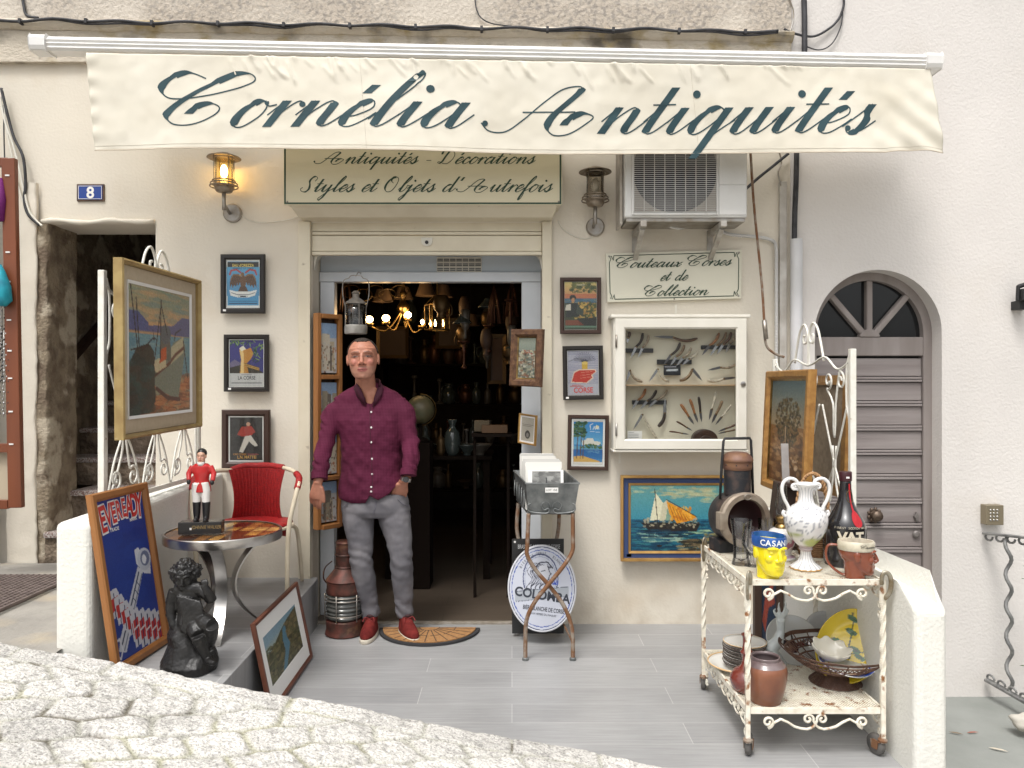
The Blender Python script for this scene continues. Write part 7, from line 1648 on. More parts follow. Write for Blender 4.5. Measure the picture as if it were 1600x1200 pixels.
# hanging storm lantern in the doorway
hl0 = W(556, 522, 4.80); hn = thing("storm_lantern", "old tin storm lantern with glass cylinder hanging by its bail above the man's head", "lantern", hl0)
m_tin = mat("old_tin", (.40, .38, .35), rough=.4, metal=.6, col2=(.26, .23, .20), nscale=20)
MB().lathe([(0, 0), (.066, .0), (.070, .006), (.070, .050), (.062, .056), (0, .058)], 32).build("tank", mat("pale_tin", (.52, .51, .48), rough=.45, metal=.4, col2=(.4, .38, .34), nscale=20), hn, smooth=True, ang=35)
MB().lathe([(.060, .058), (.062, .12), (.060, .185), (.057, .185), (.057, .058)], 32).build("glass", m_glass, hn, smooth=True)
MB().lathe([(0, .186), (.064, .188), (.066, .195), (.04, .215), (.02, .228), (.022, .25), (.028, .256), (.014, .270), (0, .272)], 32).build("cap", m_tin, hn, smooth=True, ang=35)
q = MB()
for a in range(4): q.tube([(.067*math.cos(a*PI/2+.5), .067*math.sin(a*PI/2+.5), .05), (.067*math.cos(a*PI/2+.5), .067*math.sin(a*PI/2+.5), .19)], .0025, 6)
q.build("rods", m_tin, hn)
MB().tube(catmull([(-.066, 0, .17), (-.082, 0, .25), (-.078, 0, .33), (-.045, 0, .350), (-.028, 0, .365), (.028, 0, .365), (.045, 0, .350), (.078, 0, .33), (.082, 0, .25), (.066, 0, .17)], 6), .003, 6).build("bail", m_tin, hn, smooth=True)
MB().tube([(0, 0, .362), (0, .08, .400), (0, .16, .401)], .003, 6).build("hook", m_tin, hn)
# ------------------------------------------------------------------ zinc planter stand full of cards
ps = thing("planter_stand", "tarnished metal planter on rusty crossed legs, used as a print bin right of the door", "planter stand", (.17, 4.4, 0)); PSM = Matrix.Translation((.17, 4.4, 0))
tF = [W(822, 756, 4.12), W(905, 757, 4.12)]; tB = [W(803, 735, 4.72), W(882, 735, 4.72)]; bF = [W(826, 800, 4.16), W(897, 801, 4.16)]; bB = [W(808, 782, 4.68), W(876, 782, 4.68)]
zt_ = sum(p.z for p in tF+tB)/4; zb_ = sum(p.z for p in bF+bB)/4
for p in tF+tB: p.z = zt_
for p in bF+bB: p.z = zb_
o_ = [tF[0], tF[1], tB[1], tB[0], bF[0], bF[1], bB[1], bB[0]]; cc = sum(o_, Vector())/8
inn = [cc+(p-cc)*.965+Vector((0, 0, .004)) for p in o_]; inn[:4] = [Vector((p.x, p.y, zt_)) for p in inn[:4]]
q = MB(); q.v = [tuple(p) for p in o_+inn]; q.f = [(0, 4, 5, 1), (1, 5, 6, 2), (2, 6, 7, 3), (3, 7, 4, 0), (4, 7, 6, 5), (8, 9, 13, 12), (9, 10, 14, 13), (10, 11, 15, 14), (11, 8, 12, 15), (12, 13, 14, 15), (0, 1, 9, 8), (1, 2, 10, 9), (2, 3, 11, 10), (3, 0, 8, 11)]
q.build("planter_box", m_zinc, ps, rootM=PSM)
q = MB(); q.tube([tF[0], tF[1], tB[1], tB[0]], .006, 6, closed=True); q.build("rim", m_zinc, ps, rootM=PSM)
q = MB()
for a, b, sgn in ((bF[0], bF[1], 1),):
    for k in (-1, 1):
        c_ = a.lerp(b, .5); w_ = (b-a).length
        pts = [(c_.x+x_*1, c_.y-.012, zb_+z_) for x_, z_ in [(k*(.004+t), z) for t, z in ((0, .035), (.012, .060), (.035, .065), (.050, .045), (.036, .022), (.014, .030), (.008, .015), (.03, .004), (w_*.46, .014), (w_*.5, .045), (w_*.44, .058))]]
        q.tube(catmull(pts, 6), .0045, 6)
for k in range(5):
    c_ = bF[0].lerp(bB[0], (k+.5)/5); t_ = tF[0].lerp(tB[0], (k+.5)/5); m_ = c_.lerp(t_, .45)
    q.tube([m_+Vector((-.012, .045*math.cos(a*PI/6), .045*math.sin(a*PI/6))) for a in range(12)], .004, 5, closed=True)
q.tube([bF[0], bF[1], bB[1], bB[0]], .007, 6, closed=True)
q.build("scroll_trim", m_zinc, ps, rootM=PSM, smooth=True)
def leg(pts): return MB().tube(catmull([tuple(p) for p in pts], 10), .0115, 8).build("leg", m_rust, ps, rootM=PSM, smooth=True)
leg([W(826, 802, 4.16), W(824, 850, 4.16), W(824, 868, 4.16), W(838, 892, 4.165), W(858, 915, 4.17), W(880, 945, 4.17), W(892, 975, 4.17), W(895, 1000, 4.17), W(895, 1031, 4.17)])
leg([W(895, 802, 4.16), W(895, 840, 4.16), W(894, 862, 4.16), W(880, 885, 4.145), W(858, 912, 4.145), W(836, 940, 4.15), W(823, 968, 4.16), W(821, 1000, 4.17), W(821, 1031, 4.17)])
leg([W(810, 786, 4.66), W(808, 830, 4.66), W(820, 870, 4.65), W(845, 905, 4.65), W(868, 940, 4.65), W(873, 960, 4.65), W(873, 987, 4.65)])
leg([W(874, 786, 4.66), W(872, 830, 4.66), W(862, 865, 4.64), W(845, 903, 4.63), W(815, 935, 4.64), W(808, 960, 4.65), W(808, 987, 4.65)])
for p in (W(895, 1031, 4.17), W(821, 1031, 4.17), W(873, 987, 4.65), W(808, 987, 4.65)):
    MB().lathe([(0, 0), (.018, 0), (.018, .012), (.012, .016), (0, .016)], 14, Matrix.Translation((p.x, p.y, .001))).build("foot", m_zinc, ps, rootM=PSM)
MB().bar(W(873, 960, 4.64), W(893, 1000, 4.17), .008).build("stretcher", m_rust, ps, rootM=PSM)
p = W(862, 766, 4.115); MB().box(p.x-.035, p.x+.035, p.y-.004, p.y-.001, p.z-.012, p.z+.014).build("price_label", m_paper, ps, rootM=PSM)
text("LOT 15€", .016, TM((p.x, p.y-.0046, p.z-.004))).build("lettering", m_black, ps, rootM=PSM)
# the cards: individually leaning mounts
r = random.Random(11); m_card = mat("card_white", (.68, .665, .62), rough=.8); m_card2 = mat("card_grey", (.52, .51, .48), rough=.8)
for k in range(30):
    t = k/29; y = 4.20+.44*t; cx0 = X(851, 4.2)+.002-.030*t; hgt = .235+r.uniform(-.015, .02)+.02*t; wdt = .195+r.uniform(-.008, .008)
    T = TM((cx0+r.uniform(-.006, .006), y, zb_+.012), rx=-R(12-8*t), rz=R(r.uniform(-2, 2)))
    if k == 0:
        f_ = thing("mounted_print", "white mounted print of a grey ship, front card in the metal planter", "print", M=T)
        MB().box(-wdt/2, wdt/2, -.002, .001, 0, hgt*.93).build("mount", m_paper, f_)
        cv = Cv(44, 36, (150, 150, 146)); cv.dabs(60, 0, 0, 1, .6, [(176, 176, 172), (120, 120, 118), (96, 96, 94)], .12, .08, .5, 2); cv.poly([(.3, .66), (.7, .64), (.64, .76), (.36, .76)], (50, 50, 52)); cv.line([(.5, .3), (.5, .68)], .02, (60, 60, 62)); cv.grad(.78, 1.01, (110, 110, 110), (80, 80, 80))
        qq = cv.mesh(-wdt*.38, wdt*.42, hgt*.38, hgt*.90, -.0026); qq.build("picture", m_vcm, f_, color=qq.c)
    else:
        o = MB().box(-wdt/2, wdt/2, -.003-.002*(k % 3), .001, 0, hgt, T).build("card_mount", m_card if k % 3 else m_card2); tag(o, "pale card mount packed upright in the metal planter beside the door", "card", "card mounts packed in the planter")
# black placard and oval beer sign behind the legs
bp = thing("placard", "small black placard with white lettering standing behind the oval sign", "placard", (X(840,4.56), 4.56, 0)); BPM = Matrix.Translation((X(840,4.56), 4.56, 0))
MB().box(X(800,4.56), X(881,4.56), 4.555, 4.57, .02, Z(842,4.56)).build("board", mat("black_card", (.02, .02, .02), rough=.5), bp, rootM=BPM)
text("BRASSERIE ARTISANALE CORSE", .036, TM((X(842,4.56), 4.553, Z(857,4.56))), bold=.01, sx=.50).build("lettering", mat("silver_ink", (.5, .5, .5), rough=.5), bp, rootM=BPM)
MB().box(X(803,4.56), X(806,4.56), 4.5535, 4.555, Z(848,4.56), Z(845,4.56)).build("sticker", m_paper, bp, rootM=BPM)
OM = Matrix.Translation(W(846, 986, 4.40)) @ Matrix.Rotation(R(-7), 4, 'Z') @ Matrix.Rotation(R(-7), 4, 'X')
bs = thing("oval_beer_sign", "white oval beer sign with a long-haired woman's profile, leaning behind the rusty crossed legs", "sign", M=OM)
a_, b_2 = .193, .240
cv = Cv(150, 186, (206, 210, 222)); E = lambda rr, wd, col: cv.put(np.abs(np.hypot((cv.X-.5)/.5, (cv.Y-.5)/.5)-rr) < wd, col)
E(.975, .012, (60, 66, 100)); E(.90, .010, (60, 86, 170)); 
m_in = np.hypot((cv.X-.48)/.26, (cv.Y-.38)/.28); cv.put((np.abs(m_in-1) < .035) & (cv.Y < .5), (90, 96, 130)); cv.put(np.abs(m_in-.90) < .012, (140, 150, 180))
r = random.Random(4)
for k in range(13):
    x0 = .30+k*.022; cv.line([(x, y) for x, y in catmull([(x0+.10, .20+.004*k), (x0-.02+.03*math.sin(k), .30), (x0+.05, .40), (x0-.03+.05*math.sin(k*2.1), .50), (x0+.08, .58)], 5)], .005, (60, 62, 76) if k % 2 else (110, 112, 124))
cv.poly([(.46, .24), (.58, .22), (.61, .32), (.58, .42), (.50, .44), (.45, .34)], (214, 216, 224)); cv.line([(.58, .22), (.61, .30), (.64, .33), (.61, .35), (.61, .38), (.57, .43)], .006, (60, 62, 76)); cv.line([(.36, .30), (.46, .20), (.58, .19), (.66, .26)], .009, (70, 72, 86)); cv.line([(.49, .30), (.55, .29)], .006, (60, 62, 76))
for k in range(4): cv.poly([(.66+k*.02, .46), (.64+k*.035, .34+.02*abs(k-1)), (.68+k*.022, .45)], (60, 90, 190))
cv.poly([(.10, .54), (.90, .47), (.90, .58), (.10, .67)], (176, 182, 190)); cv.line([(.12, .665), (.88, .585)], .004, (90, 96, 110)); cv.line([(.12, .545), (.88, .475)], .004, (90, 96, 110))
q = MB(); cols = []
ca = np.clip(cv.a, 0, 255)/255; ca = np.where(ca <= .04045, ca/12.92, ((ca+.055)/1.055)**2.4)*.85
nr, na = 90, 200
for j in range(nr+1):
    for i in range(na):
        t = 2*PI*i/na; rr_ = j/nr; x, z = rr_*math.cos(t), rr_*math.sin(t); q.v.append((x*a_, -.006, b_2+z*b_2)); cols.append(ca[min(185, int((.5-z*.5)*186)), min(149, int((.5+x*.5)*150))])
q.f = [(j*na+i, j*na+(i+1) % na, (j+1)*na+(i+1) % na, (j+1)*na+i) for j in range(nr) for i in range(na)]
bpan = q.build("enamel_panel", vcmat("enamel_print", rough=.25, spec=.6), bs, color=cols)
q = MB(); q.tube([(a_*math.cos(t*PI/60), 0, b_2+b_2*math.sin(t*PI/60)) for t in range(120)], .007, 6, closed=True); q.build("edge", mat("enamel_white_edge", (.62, .63, .66), rough=.3), bs, smooth=True)
TT = lambda x, z, ry=0: TM((x, -.0075, z), ry=ry)
text("COLOMBA", .072, TT(.0, .178, R(7)), bold=.03, sx=.92).build("lettering", mat("ink_dark", (.03, .035, .05)), bpan)
q = text("BIÈRE BLANCHE DE CORSE", .033, TT(.010, .112, R(5)), bold=.015, sx=.60); q.merge(text("AUX HERBES DU MAQUIS", .016, TT(.01, .088, R(5)), sx=.8)); q.build("lettering", MATS["ink_dark"], bpan)
for i, ch_ in enumerate("BIÈRE DE CORSE · BLANCHE"):
    t = PI*(.80-.60*i/23); x, z = .145*math.cos(t), b_2+.190*math.sin(t); text(ch_, .022, TM((x, -.0075, z), ry=PI/2-t), sx=.8).build("lettering", MATS["ink_dark"], bpan) if ch_ != ' ' else None

# ------------------------------------------------------------------ the rusty trolley
FLx, FRx, FY, BLx, BRx, BY = .945, 1.487, 3.08, .935, 1.482, 3.75
ZB, ZT_ = .19, .705
tr_ = thing("serving_trolley", "rusty white iron two-tier trolley on castors at the right of the terrace", "trolley", (1.21, 3.4, 0)); TRM = Matrix.Translation((1.21, 3.4, 0))
cor = [(FLx, FY), (FRx, FY), (BRx, BY), (BLx, BY)]
for (x, y) in cor:
    q = MB(); q.bar((x, y, .062), (x, y, .715), .020)
    q = MB(); o0 = 0; n = 90     # twisted square bar
    for i in range(n+1):
        z = .062+(.715-.062)*i/n; tw = (z*26 if .30 < z < .62 else (.30*26 if z <= .30 else .62*26)); w_ = .0125
        for k in range(4): a = tw+PI/4+k*PI/2; q.v.append((x+w_*math.cos(a), y+w_*math.sin(a), z))
    q.f = [(i*4+k, i*4+(k+1) % 4, i*4+4+(k+1) % 4, i*4+4+k) for i in range(n) for k in range(4)]+[(3, 2, 1, 0), (n*4, n*4+1, n*4+2, n*4+3)]
    q.build("leg", m_rusty, tr_, rootM=TRM)
def tray(z, nm):
    q = MB(); L_ = [Vector((x, y, z)) for x, y in cor]
    for i in range(4): q.bar(L_[i]+(L_[(i+1) % 4]-L_[i]).normalized()*.011, L_[(i+1) % 4]-(L_[(i+1) % 4]-L_[i]).normalized()*.011, .010, .024)
    o = q.build(nm, m_rusty, tr_, rootM=TRM, bevel=.001)
    x0, x1, y0, y1 = FLx+.004, FRx-.004, FY+.006, BY-.006; g = MB(); st_ = .0125; w_, d_ = x1-x0, y1-y0; k = -d_
    sl = 1.0
    c_ = -d_
    while c_ < w_:
        for s_ in (1, -1):
            a0, a1 = max(0, -c_), min(d_, w_-c_)
            if a1 > a0:
                pa = (x0+c_+a0, y0+a0) if s_ > 0 else (x1-c_-a0, y0+a0); pb = (x0+c_+a1, y0+a1) if s_ > 0 else (x1-c_-a1, y0+a1)
                nx_, ny_ = .0026, -.0026*s_
                zz = z+.004+.001*s_; o0 = len(g.v); g.v += [(pa[0]-nx_, pa[1]-ny_*0, zz), (pa[0]+nx_, pa[1], zz), (pb[0]+nx_, pb[1], zz), (pb[0]-nx_, pb[1], zz)]; g.f.append((o0, o0+1, o0+2, o0+3))
        c_ += st_
    g.build("mesh_shelf", m_rusty, o, rootM=TRM, solid=.0018)
    return o
tray(ZT_, "top_tray"); tray(ZB, "bottom_tray")
def s_scroll(P, zt, w, m, sgn):
    "wave with a curl at both ends, half the width of the side"
    a = spiral(w*.16, -.042, .006, .024, PI*.2, -1.35, 20)
    b = [(w*.38, -.030), (w*.62, -.060), (w*.84, -.070), (w*.97, -.055)]
    c = spiral(w*.86, -.030, .022, .004, -.3, 1.3, 20)
    pts = catmull(a[::1][:21]+b+c, 2); return MB().tube([P(u_*sgn, zt+z_) for u_, z_ in pts], .0055, 6)
for z in (ZT_-.004, ZB-.004):
    cx_ = (FLx+FRx)/2; hw_ = (FRx-FLx)/2-.045
    for s_ in (-1, 1):
        s_scroll(lambda u_, z_: (cx_-(hw_*s_)+u_ if True else 0, FY, z_), z, hw_*1.02, 0, s_).build("front_scroll", m_rusty, tr_, rootM=TRM, smooth=True)
    for side, x in ((0, FLx), (1, FRx)):
        n = 7; q = MB(); zz = z-.012
        for k in range(n):
            y = FY+.05+(BY-FY-.10)*k/(n-1); amp = .030+.020*math.cos((k-(n-1)/2)*.0)
            for s_ in (-1, 1): q.tube([(x, y+s_*.020+u_, zz-.022+v_) for u_, v_ in spiral(0, 0, .004, .018, PI*.5, 1.25*s_, 16)], .0045, 6)
            q.tube([(x, y+.044*math.cos(a*PI/8)-.0, zz-.030-.022*math.sin(a*PI/8)) for a in range(9)], .0045, 6)
        q.build("side_lace", m_rusty, tr_, rootM=TRM, smooth=True)
        for yy, s_ in ((FY, 1), (BY, -1)):
            q = MB()
            for k in range(3): q.tube([(x, yy+s_*.026+u_, z-.05-.040*k+v_) for u_, v_ in spiral(0, 0, .004, .017, -PI/2, -1.2, 14)], .0045, 6)
            q.build("corner_curl", m_rusty, tr_, rootM=TRM, smooth=True)
m_hnd = mat("tarnished_handle", (.22, .17, .10), rough=.45, metal=.7, col2=(.40, .37, .30), nscale=30)
for (x, y), sc_ in zip(cor, (1, 1, .8, .8)):
    s_ = 1 if x > 1.2 else -.4; ss = .018
    pts = catmull([(x+s_*.002, y-ss*.3, .640), (x+s_*.018, y-ss, .668), (x+s_*.022, y-ss*1.3, .712), (x+s_*.014, y-ss*1.2, .742), (x-s_*.002, y-ss, .748), (x-s_*.012, y-ss, .730), (x-s_*.010, y-ss*.7, .700)], 7)
    MB().tube(pts, .0062, 10, r2=.0095).build("handle", m_hnd, tr_, rootM=TRM, smooth=True)
m_tyre = mat("grey_rubber", (.07, .068, .065), rough=.7, col2=(.13, .12, .11), nscale=20)
for i, (x, y) in enumerate(cor):
    ang = (R(-25), R(20), R(10), R(-15))[i]; T = TM((x, y, 0), rz=ang); yo = .034
    wh = MB().lathe([(.010, -.013), (.034, -.013), (.041, -.009), (.043, 0), (.041, .009), (.034, .013), (.010, .013)], 28, T @ TM((0, yo, .043), ry=PI/2)).build("wheel", m_tyre, tr_, rootM=TRM, smooth=True, ang=40)
    MB().lathe([(0, -.014), (.013, -.014), (.013, .014), (0, .014)], 16, T @ TM((0, yo, .043), ry=PI/2)).build("hub", m_rust, wh, rootM=TRM)
    q = MB()
    for k in (-1, 1): q.prism([(-.014, .030), (.014, .030), (.020, .062), (-.020, .062)], -.0015, .0015, T @ TM((k*.017, yo*.8, 0), rz=PI/2))
    q.box(-.019, .019, yo*.5-.018, yo*.5+.018, .062, .066, T); q.lathe([(0, .066), (.017, .066), (.019, .074), (.013, .082), (0, .084)], 16, T)
    q.build("castor_fork", m_rust, tr_, rootM=TRM)

# ---- goods on the top tray
TZ = ZT_+.0066
def at(u, d): return Vector((X(u, d), d, 0))
# glasses
def glassware(label, u, d, prof, n=28):
    p = at(u, d); outer = prof; inner = [(max(r_-.0022, .0005), z) for r_, z in prof[::-1] if z > .012]
    q = MB().lathe([(0, 0)]+outer+inner+[(0, .012)], n, cap=False); o = q.build("beer_glass", m_glass, smooth=True, ang=50); o.location = (p.x, p.y, TZ); return tag(o, label, "glass", "empty beer glasses on the trolley")
glassware("tall flared empty beer glass, leftmost on the trolley top", 1158, 3.36, [(.040, 0), (.040, .004), (.034, .03), (.033, .08), (.040, .15), (.047, .195)])
g2 = glassware("rounded footed beer glass with small coloured emblem, behind the yellow head mug", 1175, 3.33, [(.032, 0), (.032, .004), (.010, .012), (.008, .04), (.020, .055), (.042, .09), (.045, .12), (.038, .165)])
glassware("plain straight beer glass standing behind the footed one", 1199, 3.52, [(.030, 0), (.032, .006), (.040, .12), (.042, .17)])
cv = Cv(16, 14, (200, 200, 210)); cv.rect(.1, .1, .5, .6, (40, 60, 150)); cv.rect(.5, .3, .9, .8, (190, 60, 40))
qq = cv.mesh(-.016, .016, .088, .118, -.046); qq.build("emblem", m_vcm, g2, color=qq.c)
glassware("large clear glass tumbler hidden right behind the white vase", 1299, 3.42, [(.030, .0), (.034, .006), (.036, .10), (.040, .235)])
# head mugs
def mug(label, u, d, rz, s, glaze, band, word, wcol, cap_):
    p = at(u, d); M = TM((p.x, p.y, TZ), rz=rz); o = thing("head_mug", label, "mug", M=M); T = TM((0, 0, .124*s/.62*.62/.62*.9)) 
    hs = s; T = TM((0, 0, .135*hs/1.0)); q = MB(); head_shapes(q, T, hs, False)
    q.loft([(0, .018*hs, 0, .058*hs, .060*hs), (0, .018*hs, .02*hs, .056*hs, .058*hs), (0, .020*hs, .06*hs, .058*hs, .060*hs), (0, .02*hs, .11*hs, .060*hs, .062*hs)], 24)
    q = remesh(q, .0028, 3); q.v = [(x, y, min(z, .196*hs)) for x, y, z in q.v]
    m = mat("glaze_"+word[:3].lower()+cap_, glaze, rough=.18, spec=.6, coat=.5); q.build("head", m, o, smooth=True)
    bm = mat("band_"+cap_, band, rough=.2, spec=.6, coat=.4, col2=tuple(c*.6 for c in band), nscale=18)
    bd = MB().loft([(0, .012*hs, .168*hs, .081*hs, .101*hs), (0, .012*hs, .180*hs, .085*hs, .105*hs), (0, .012*hs, .215*hs, .085*hs, .105*hs), (0, .012*hs, .224*hs, .080*hs, .100*hs), (0, .012*hs, .222*hs, .074*hs, .094*hs), (0, .012*hs, .185*hs, .068*hs, .088*hs)], 40).build("headband", bm, o, smooth=True, ang=50)
    tm_ = mat("band_letters_"+cap_, wcol, rough=.3)
    if cap_ == "a":
        q = MB()
        for i, chx in enumerate("CASANIS  CASANIS"):
            a = -PI/2-.95+.30*i; x, y = .0865*hs*math.cos(a), .012*hs+.1065*hs*math.sin(a); nrm = Vector((math.cos(a)/.085, math.sin(a)/.105, 0)).normalized()
            q.merge(text(chx, .042*hs, TM((x, y, .183*hs), rz=math.atan2(nrm.y, nrm.x)+PI/2), bold=.02))
        q.build("lettering", tm_, bd)
    else:
        k = .0105*hs; 
        def put(x, y, e):
            a = R(-170)+x*k*1.0/.1/hs; rr1, rr2 = .0862*hs+e, .1062*hs+e; return Vector((rr1*math.cos(a), .012*hs+rr2*math.sin(a), .190*hs+y*k*.9))
        m_, _ = script_mesh("Casanis", put, .3, .10); m_.build("lettering", tm_, bd)
    if cap_ == "b":
        pts = [(0, .115*hs, .19*hs), (0, .165*hs, .185*hs), (0, .18*hs, .13*hs), (0, .16*hs, .07*hs), (0, .10*hs, .02*hs), (0, .07*hs, .015*hs)]
        MB().tube(catmull(pts, 8), .012*hs, 10, r2=.008*hs).build("handle", bm if False else m, o, smooth=True)
    return o
mug("bright yellow head-shaped mug with a blue lettered headband at the tray's front corner", 1203, 3.125, R(12), .78, (.80, .66, .008), (.02, .10, .36), "CASANIS", (.75, .78, .8), "a")
mug("glossy brown head-shaped mug facing right with cream lettered cap, at tray's front right", 1341, 3.125, R(72), .68, (.20, .048, .020), (.66, .60, .46), "Casanis", (.02, .02, .02), "b")
# white vase
vp = at(1259, 3.28); vz = thing("amphora_vase", "ornate white ceramic amphora vase with two curled handles in the middle of the trolley", "vase", (vp.x, vp.y, TZ))
prof = [(0, 0), (.060, 0), (.062, .008), (.056, .014), (.034, .032), (.022, .060), (.022, .078), (.030, .086), (.026, .092), (.045, .112), (.072, .145), (.086, .185), (.089, .215), (.080, .245), (.058, .266), (.036, .280), (.029, .300), (.028, .325), (.034, .345), (.048, .358), (.050, .364), (.044, .364), (.030, .350), (.024, .33), (.024, .28), (0, .27)]
prof = [tuple(p) for p in catmull(prof, 4)]; q = MB().lathe(prof, 72); cols = []
for i, v in enumerate(q.v):
    p = Vector(v); a = math.atan2(p.y, p.x); L_ = math.hypot(p.x, p.y)
    if p.z < .08 or .27 < p.z < .34: kf = 1+.035*math.cos(a*14); q.v[i] = (p.x*kf, p.y*kf, p.z)
    else: nn = abs(pnoise(Vector((p.x*34, p.y*34, p.z*34)))); kf = 1+.05*(.3-nn)*(1 if .12 < p.z < .25 else .2); q.v[i] = (p.x*kf, p.y*kf, p.z)
    c = np.array((.74, .73, .72)); nn = abs(pnoise(Vector((p.x*34, p.y*34, p.z*34))))
    if .12 < p.z < .27 and nn < .05: c = np.array((.28, .29, .32))
    if (p.z < .08 or .27 < p.z < .35) and math.cos(a*14) < -.93: c = np.array((.36, .37, .40))
    if p.z < .006: c = np.array((.45, .26, .08))
    if .10 < p.z < .155: k_ = max(0, pnoise(Vector((p.x*20, p.y*20, p.z*20))+Vector((5, 0, 0)))*2+.35); c = c*(1-min(1, k_))+np.array((.40, .45, .10))*min(1, k_)
    if .075 < p.z < .105: c = c*.5+np.array((.25, .10, .12))*.5
    cols.append(c)
q.build("vase_body", vcmat("white_faience", rough=.15, spec=.6, coat=.4), vz, smooth=True, color=cols)
for s_ in (-1, 1):
    pts = [(s_*.038, 0, .335)]+[(s_*x, 0, z) for x, z in ((.030, .352), (.040, .378), (.066, .385), (.088, .368), (.094, .335), (.084, .295), (.070, .265), (.068, .240), (.080, .225), (.090, .236), (.084, .248))]
    MB().tube(catmull([(p[0]*1.08, p[1], p[2]) for p in pts], 7), [.0085]*((len(pts)-1)*7+1), 10, r2=.0075).build("handle", mat("white_glaze", (.74, .73, .72), rough=.15, spec=.6, coat=.4), vz, smooth=True)
    MB().tube([(s_*(.050+u_), -.004, .352+v_) for u_, v_ in spiral(0, 0, .002, .014, 0, 1.4*s_, 16)], .006, 8).build("handle_curl", MATS["white_glaze"], vz, smooth=True)
# big dark bottle
bt = at(1321, 3.36); bo2 = thing("liqueur_bottle", "big dark bottle with a red wax-like seal and white lettering on the trolley", "bottle", (bt.x, bt.y, TZ))
pr = catmull([(0, 0), (.078, 0), (.084, .01), (.085, .08), (.085, .155), (.078, .19), (.052, .235), (.034, .275), (.026, .32), (.0235, .365)], 5)
MB().lathe(pr+[(0, .365)], 40).build("glass_body", mat("dark_bottle", (.014, .013, .015), rough=.12, spec=.7, coat=.4), bo2, smooth=True)
MB().lathe([(0, .365), (.026, .365), (.027, .372), (.027, .402), (.025, .406), (0, .406)], 24).build("cap", mat("dark_red_cap", (.045, .010, .014), rough=.3), bo2, smooth=True, ang=40)
MB().box(-.008, .006, -.0272, -.0262, .378, .386).build("price_tag", m_paper, bo2)
def on_b(a, z, e=.0012):   # angle around the bottle
    rr = np.interp(z, [p[1] for p in pr], [p[0] for p in pr])+e; return (rr*math.sin(a), -rr*math.cos(a), z)
m_rl = mat("red_label", (.42, .015, .022), rough=.35)
q = MB(); n = 16
for i in range(n+1):
    z = .355-.125*i/n; w_ = .30 if z > .30 else .20
    q.v += [on_b(.25-w_*.5, z), on_b(.25+w_*.5, z)]
q.f = [(2*i, 2*i+1, 2*i+3, 2*i+2) for i in range(n)]; q.build("ribbon", m_rl, bo2)
q = MB(); q.v = [on_b(.30+.42*math.cos(t*PI/16)*.045/.06, .208+.034*math.sin(t*PI/16), .0016) for t in range(32)]+[on_b(.30, .208, .002)]; q.f = [(t, (t+1) % 32, 32) for t in range(32)]; q.build("seal", m_rl, bo2)
q = MB(); q.tube([on_b(.25+.55*math.cos(t*PI/12), .300+.026*math.sin(t*PI/12), .0015) for t in range(24)], .0012, 5, closed=True); q.build("gold_ring", m_brass, bo2)
q = MB()
for i, chx in enumerate("VAT 69"):
    if chx == ' ': continue
    a = -.55+.42*i; P_ = on_b(a, .112, .0022); q.merge(text(chx, .062, TM(P_, rz=a), bold=.04))
for i, chx in enumerate("FINEST SCOTCH WHISKY"):
    if chx == ' ': continue
    a = -.9+.095*i; q.merge(text(chx, .013, TM(on_b(a, .168, .0018), rz=a)))
q.build("lettering", mat("cream_ink", (.62, .56, .44), rough=.5), bo2)
# oil lamp
lp_ = at(1222, 3.47); ol = thing("oil_lamp", "white porcelain oil lamp with pink flowers and a brass burner behind the vase", "oil lamp", (lp_.x, lp_.y, TZ))
q = MB().lathe([tuple(p) for p in catmull([(0, 0), (.055, 0), (.056, .01), (.040, .022), (.044, .045), (.058, .075), (.063, .105), (.055, .128), (.034, .138), (0, .14)], 5)], 40)
cols = [np.array((.66, .64, .61)) if not (.05 < v[2] < .10 and pnoise(Vector(v)*36) > .08) else np.array((.42, .14, .20)) for v in q.v]; cols = [np.array((.40, .28, .34)) if .012 < v[2] < .020 else c for v, c in zip(q.v, cols)]
q.build("font", vcmat("flowered_porcelain", rough=.2, coat=.4), ol, smooth=True, color=cols)
MB().lathe([(0, .139), (.030, .140), (.028, .150), (.018, .158), (.026, .172), (.030, .186), (.020, .196), (0, .198)], 24).build("burner", m_brass, ol, smooth=True, ang=40)
MB().lathe([(.024, .19), (.032, .225), (.026, .26), (.020, .30), (.022, .335)], 24).build("chimney", m_smoke, ol, smooth=True)
# wicker basket behind the vase
wp = at(1276, 3.55); wb = thing("wicker_basket", "brown wicker basket with a braided loop handle behind the white vase", "basket", (wp.x, wp.y, TZ))
m_wk = mat("wicker", (.27, .145, .065), rough=.8, col2=(.15, .075, .03), nscale=40, bump=.8, bscale=120, bdist=.004)
q = MB()
for k in range(13): z = .005+k*.009; rr_ = .075+.018*(k/12)**.7; q.tube([(rr_*(1+.012*((i+k) % 2))*math.cos(i*PI/22), rr_*(1+.012*((i+k) % 2))*math.sin(i*PI/22), z) for i in range(44)], .0052, 5, closed=True)
q.lathe([(0, .002), (.074, .002), (.074, .006), (0, .006)], 24); q.build("weave", m_wk, wb)
m_hw = mat("pale_braid", (.46, .27, .13), rough=.8, col2=(.30, .16, .07), nscale=60, bump=1, bscale=130, bdist=.004)
pts = [(.075*math.cos(PI*t/30)-.02, 0, .10+.275*math.sin(PI*t/30)**.7) for t in range(31)]; q = MB()
for ph in (0, PI): q.tube([(p[0]+.005*math.cos(i*.9+ph), p[1]+.005*math.sin(i*.9+ph), p[2]+.003*math.cos(i*.9+ph)) for i, p in enumerate([tuple(a) for a in catmull(pts, 3)])], .006, 7)
q.build("handle", m_hw, wb, smooth=True)
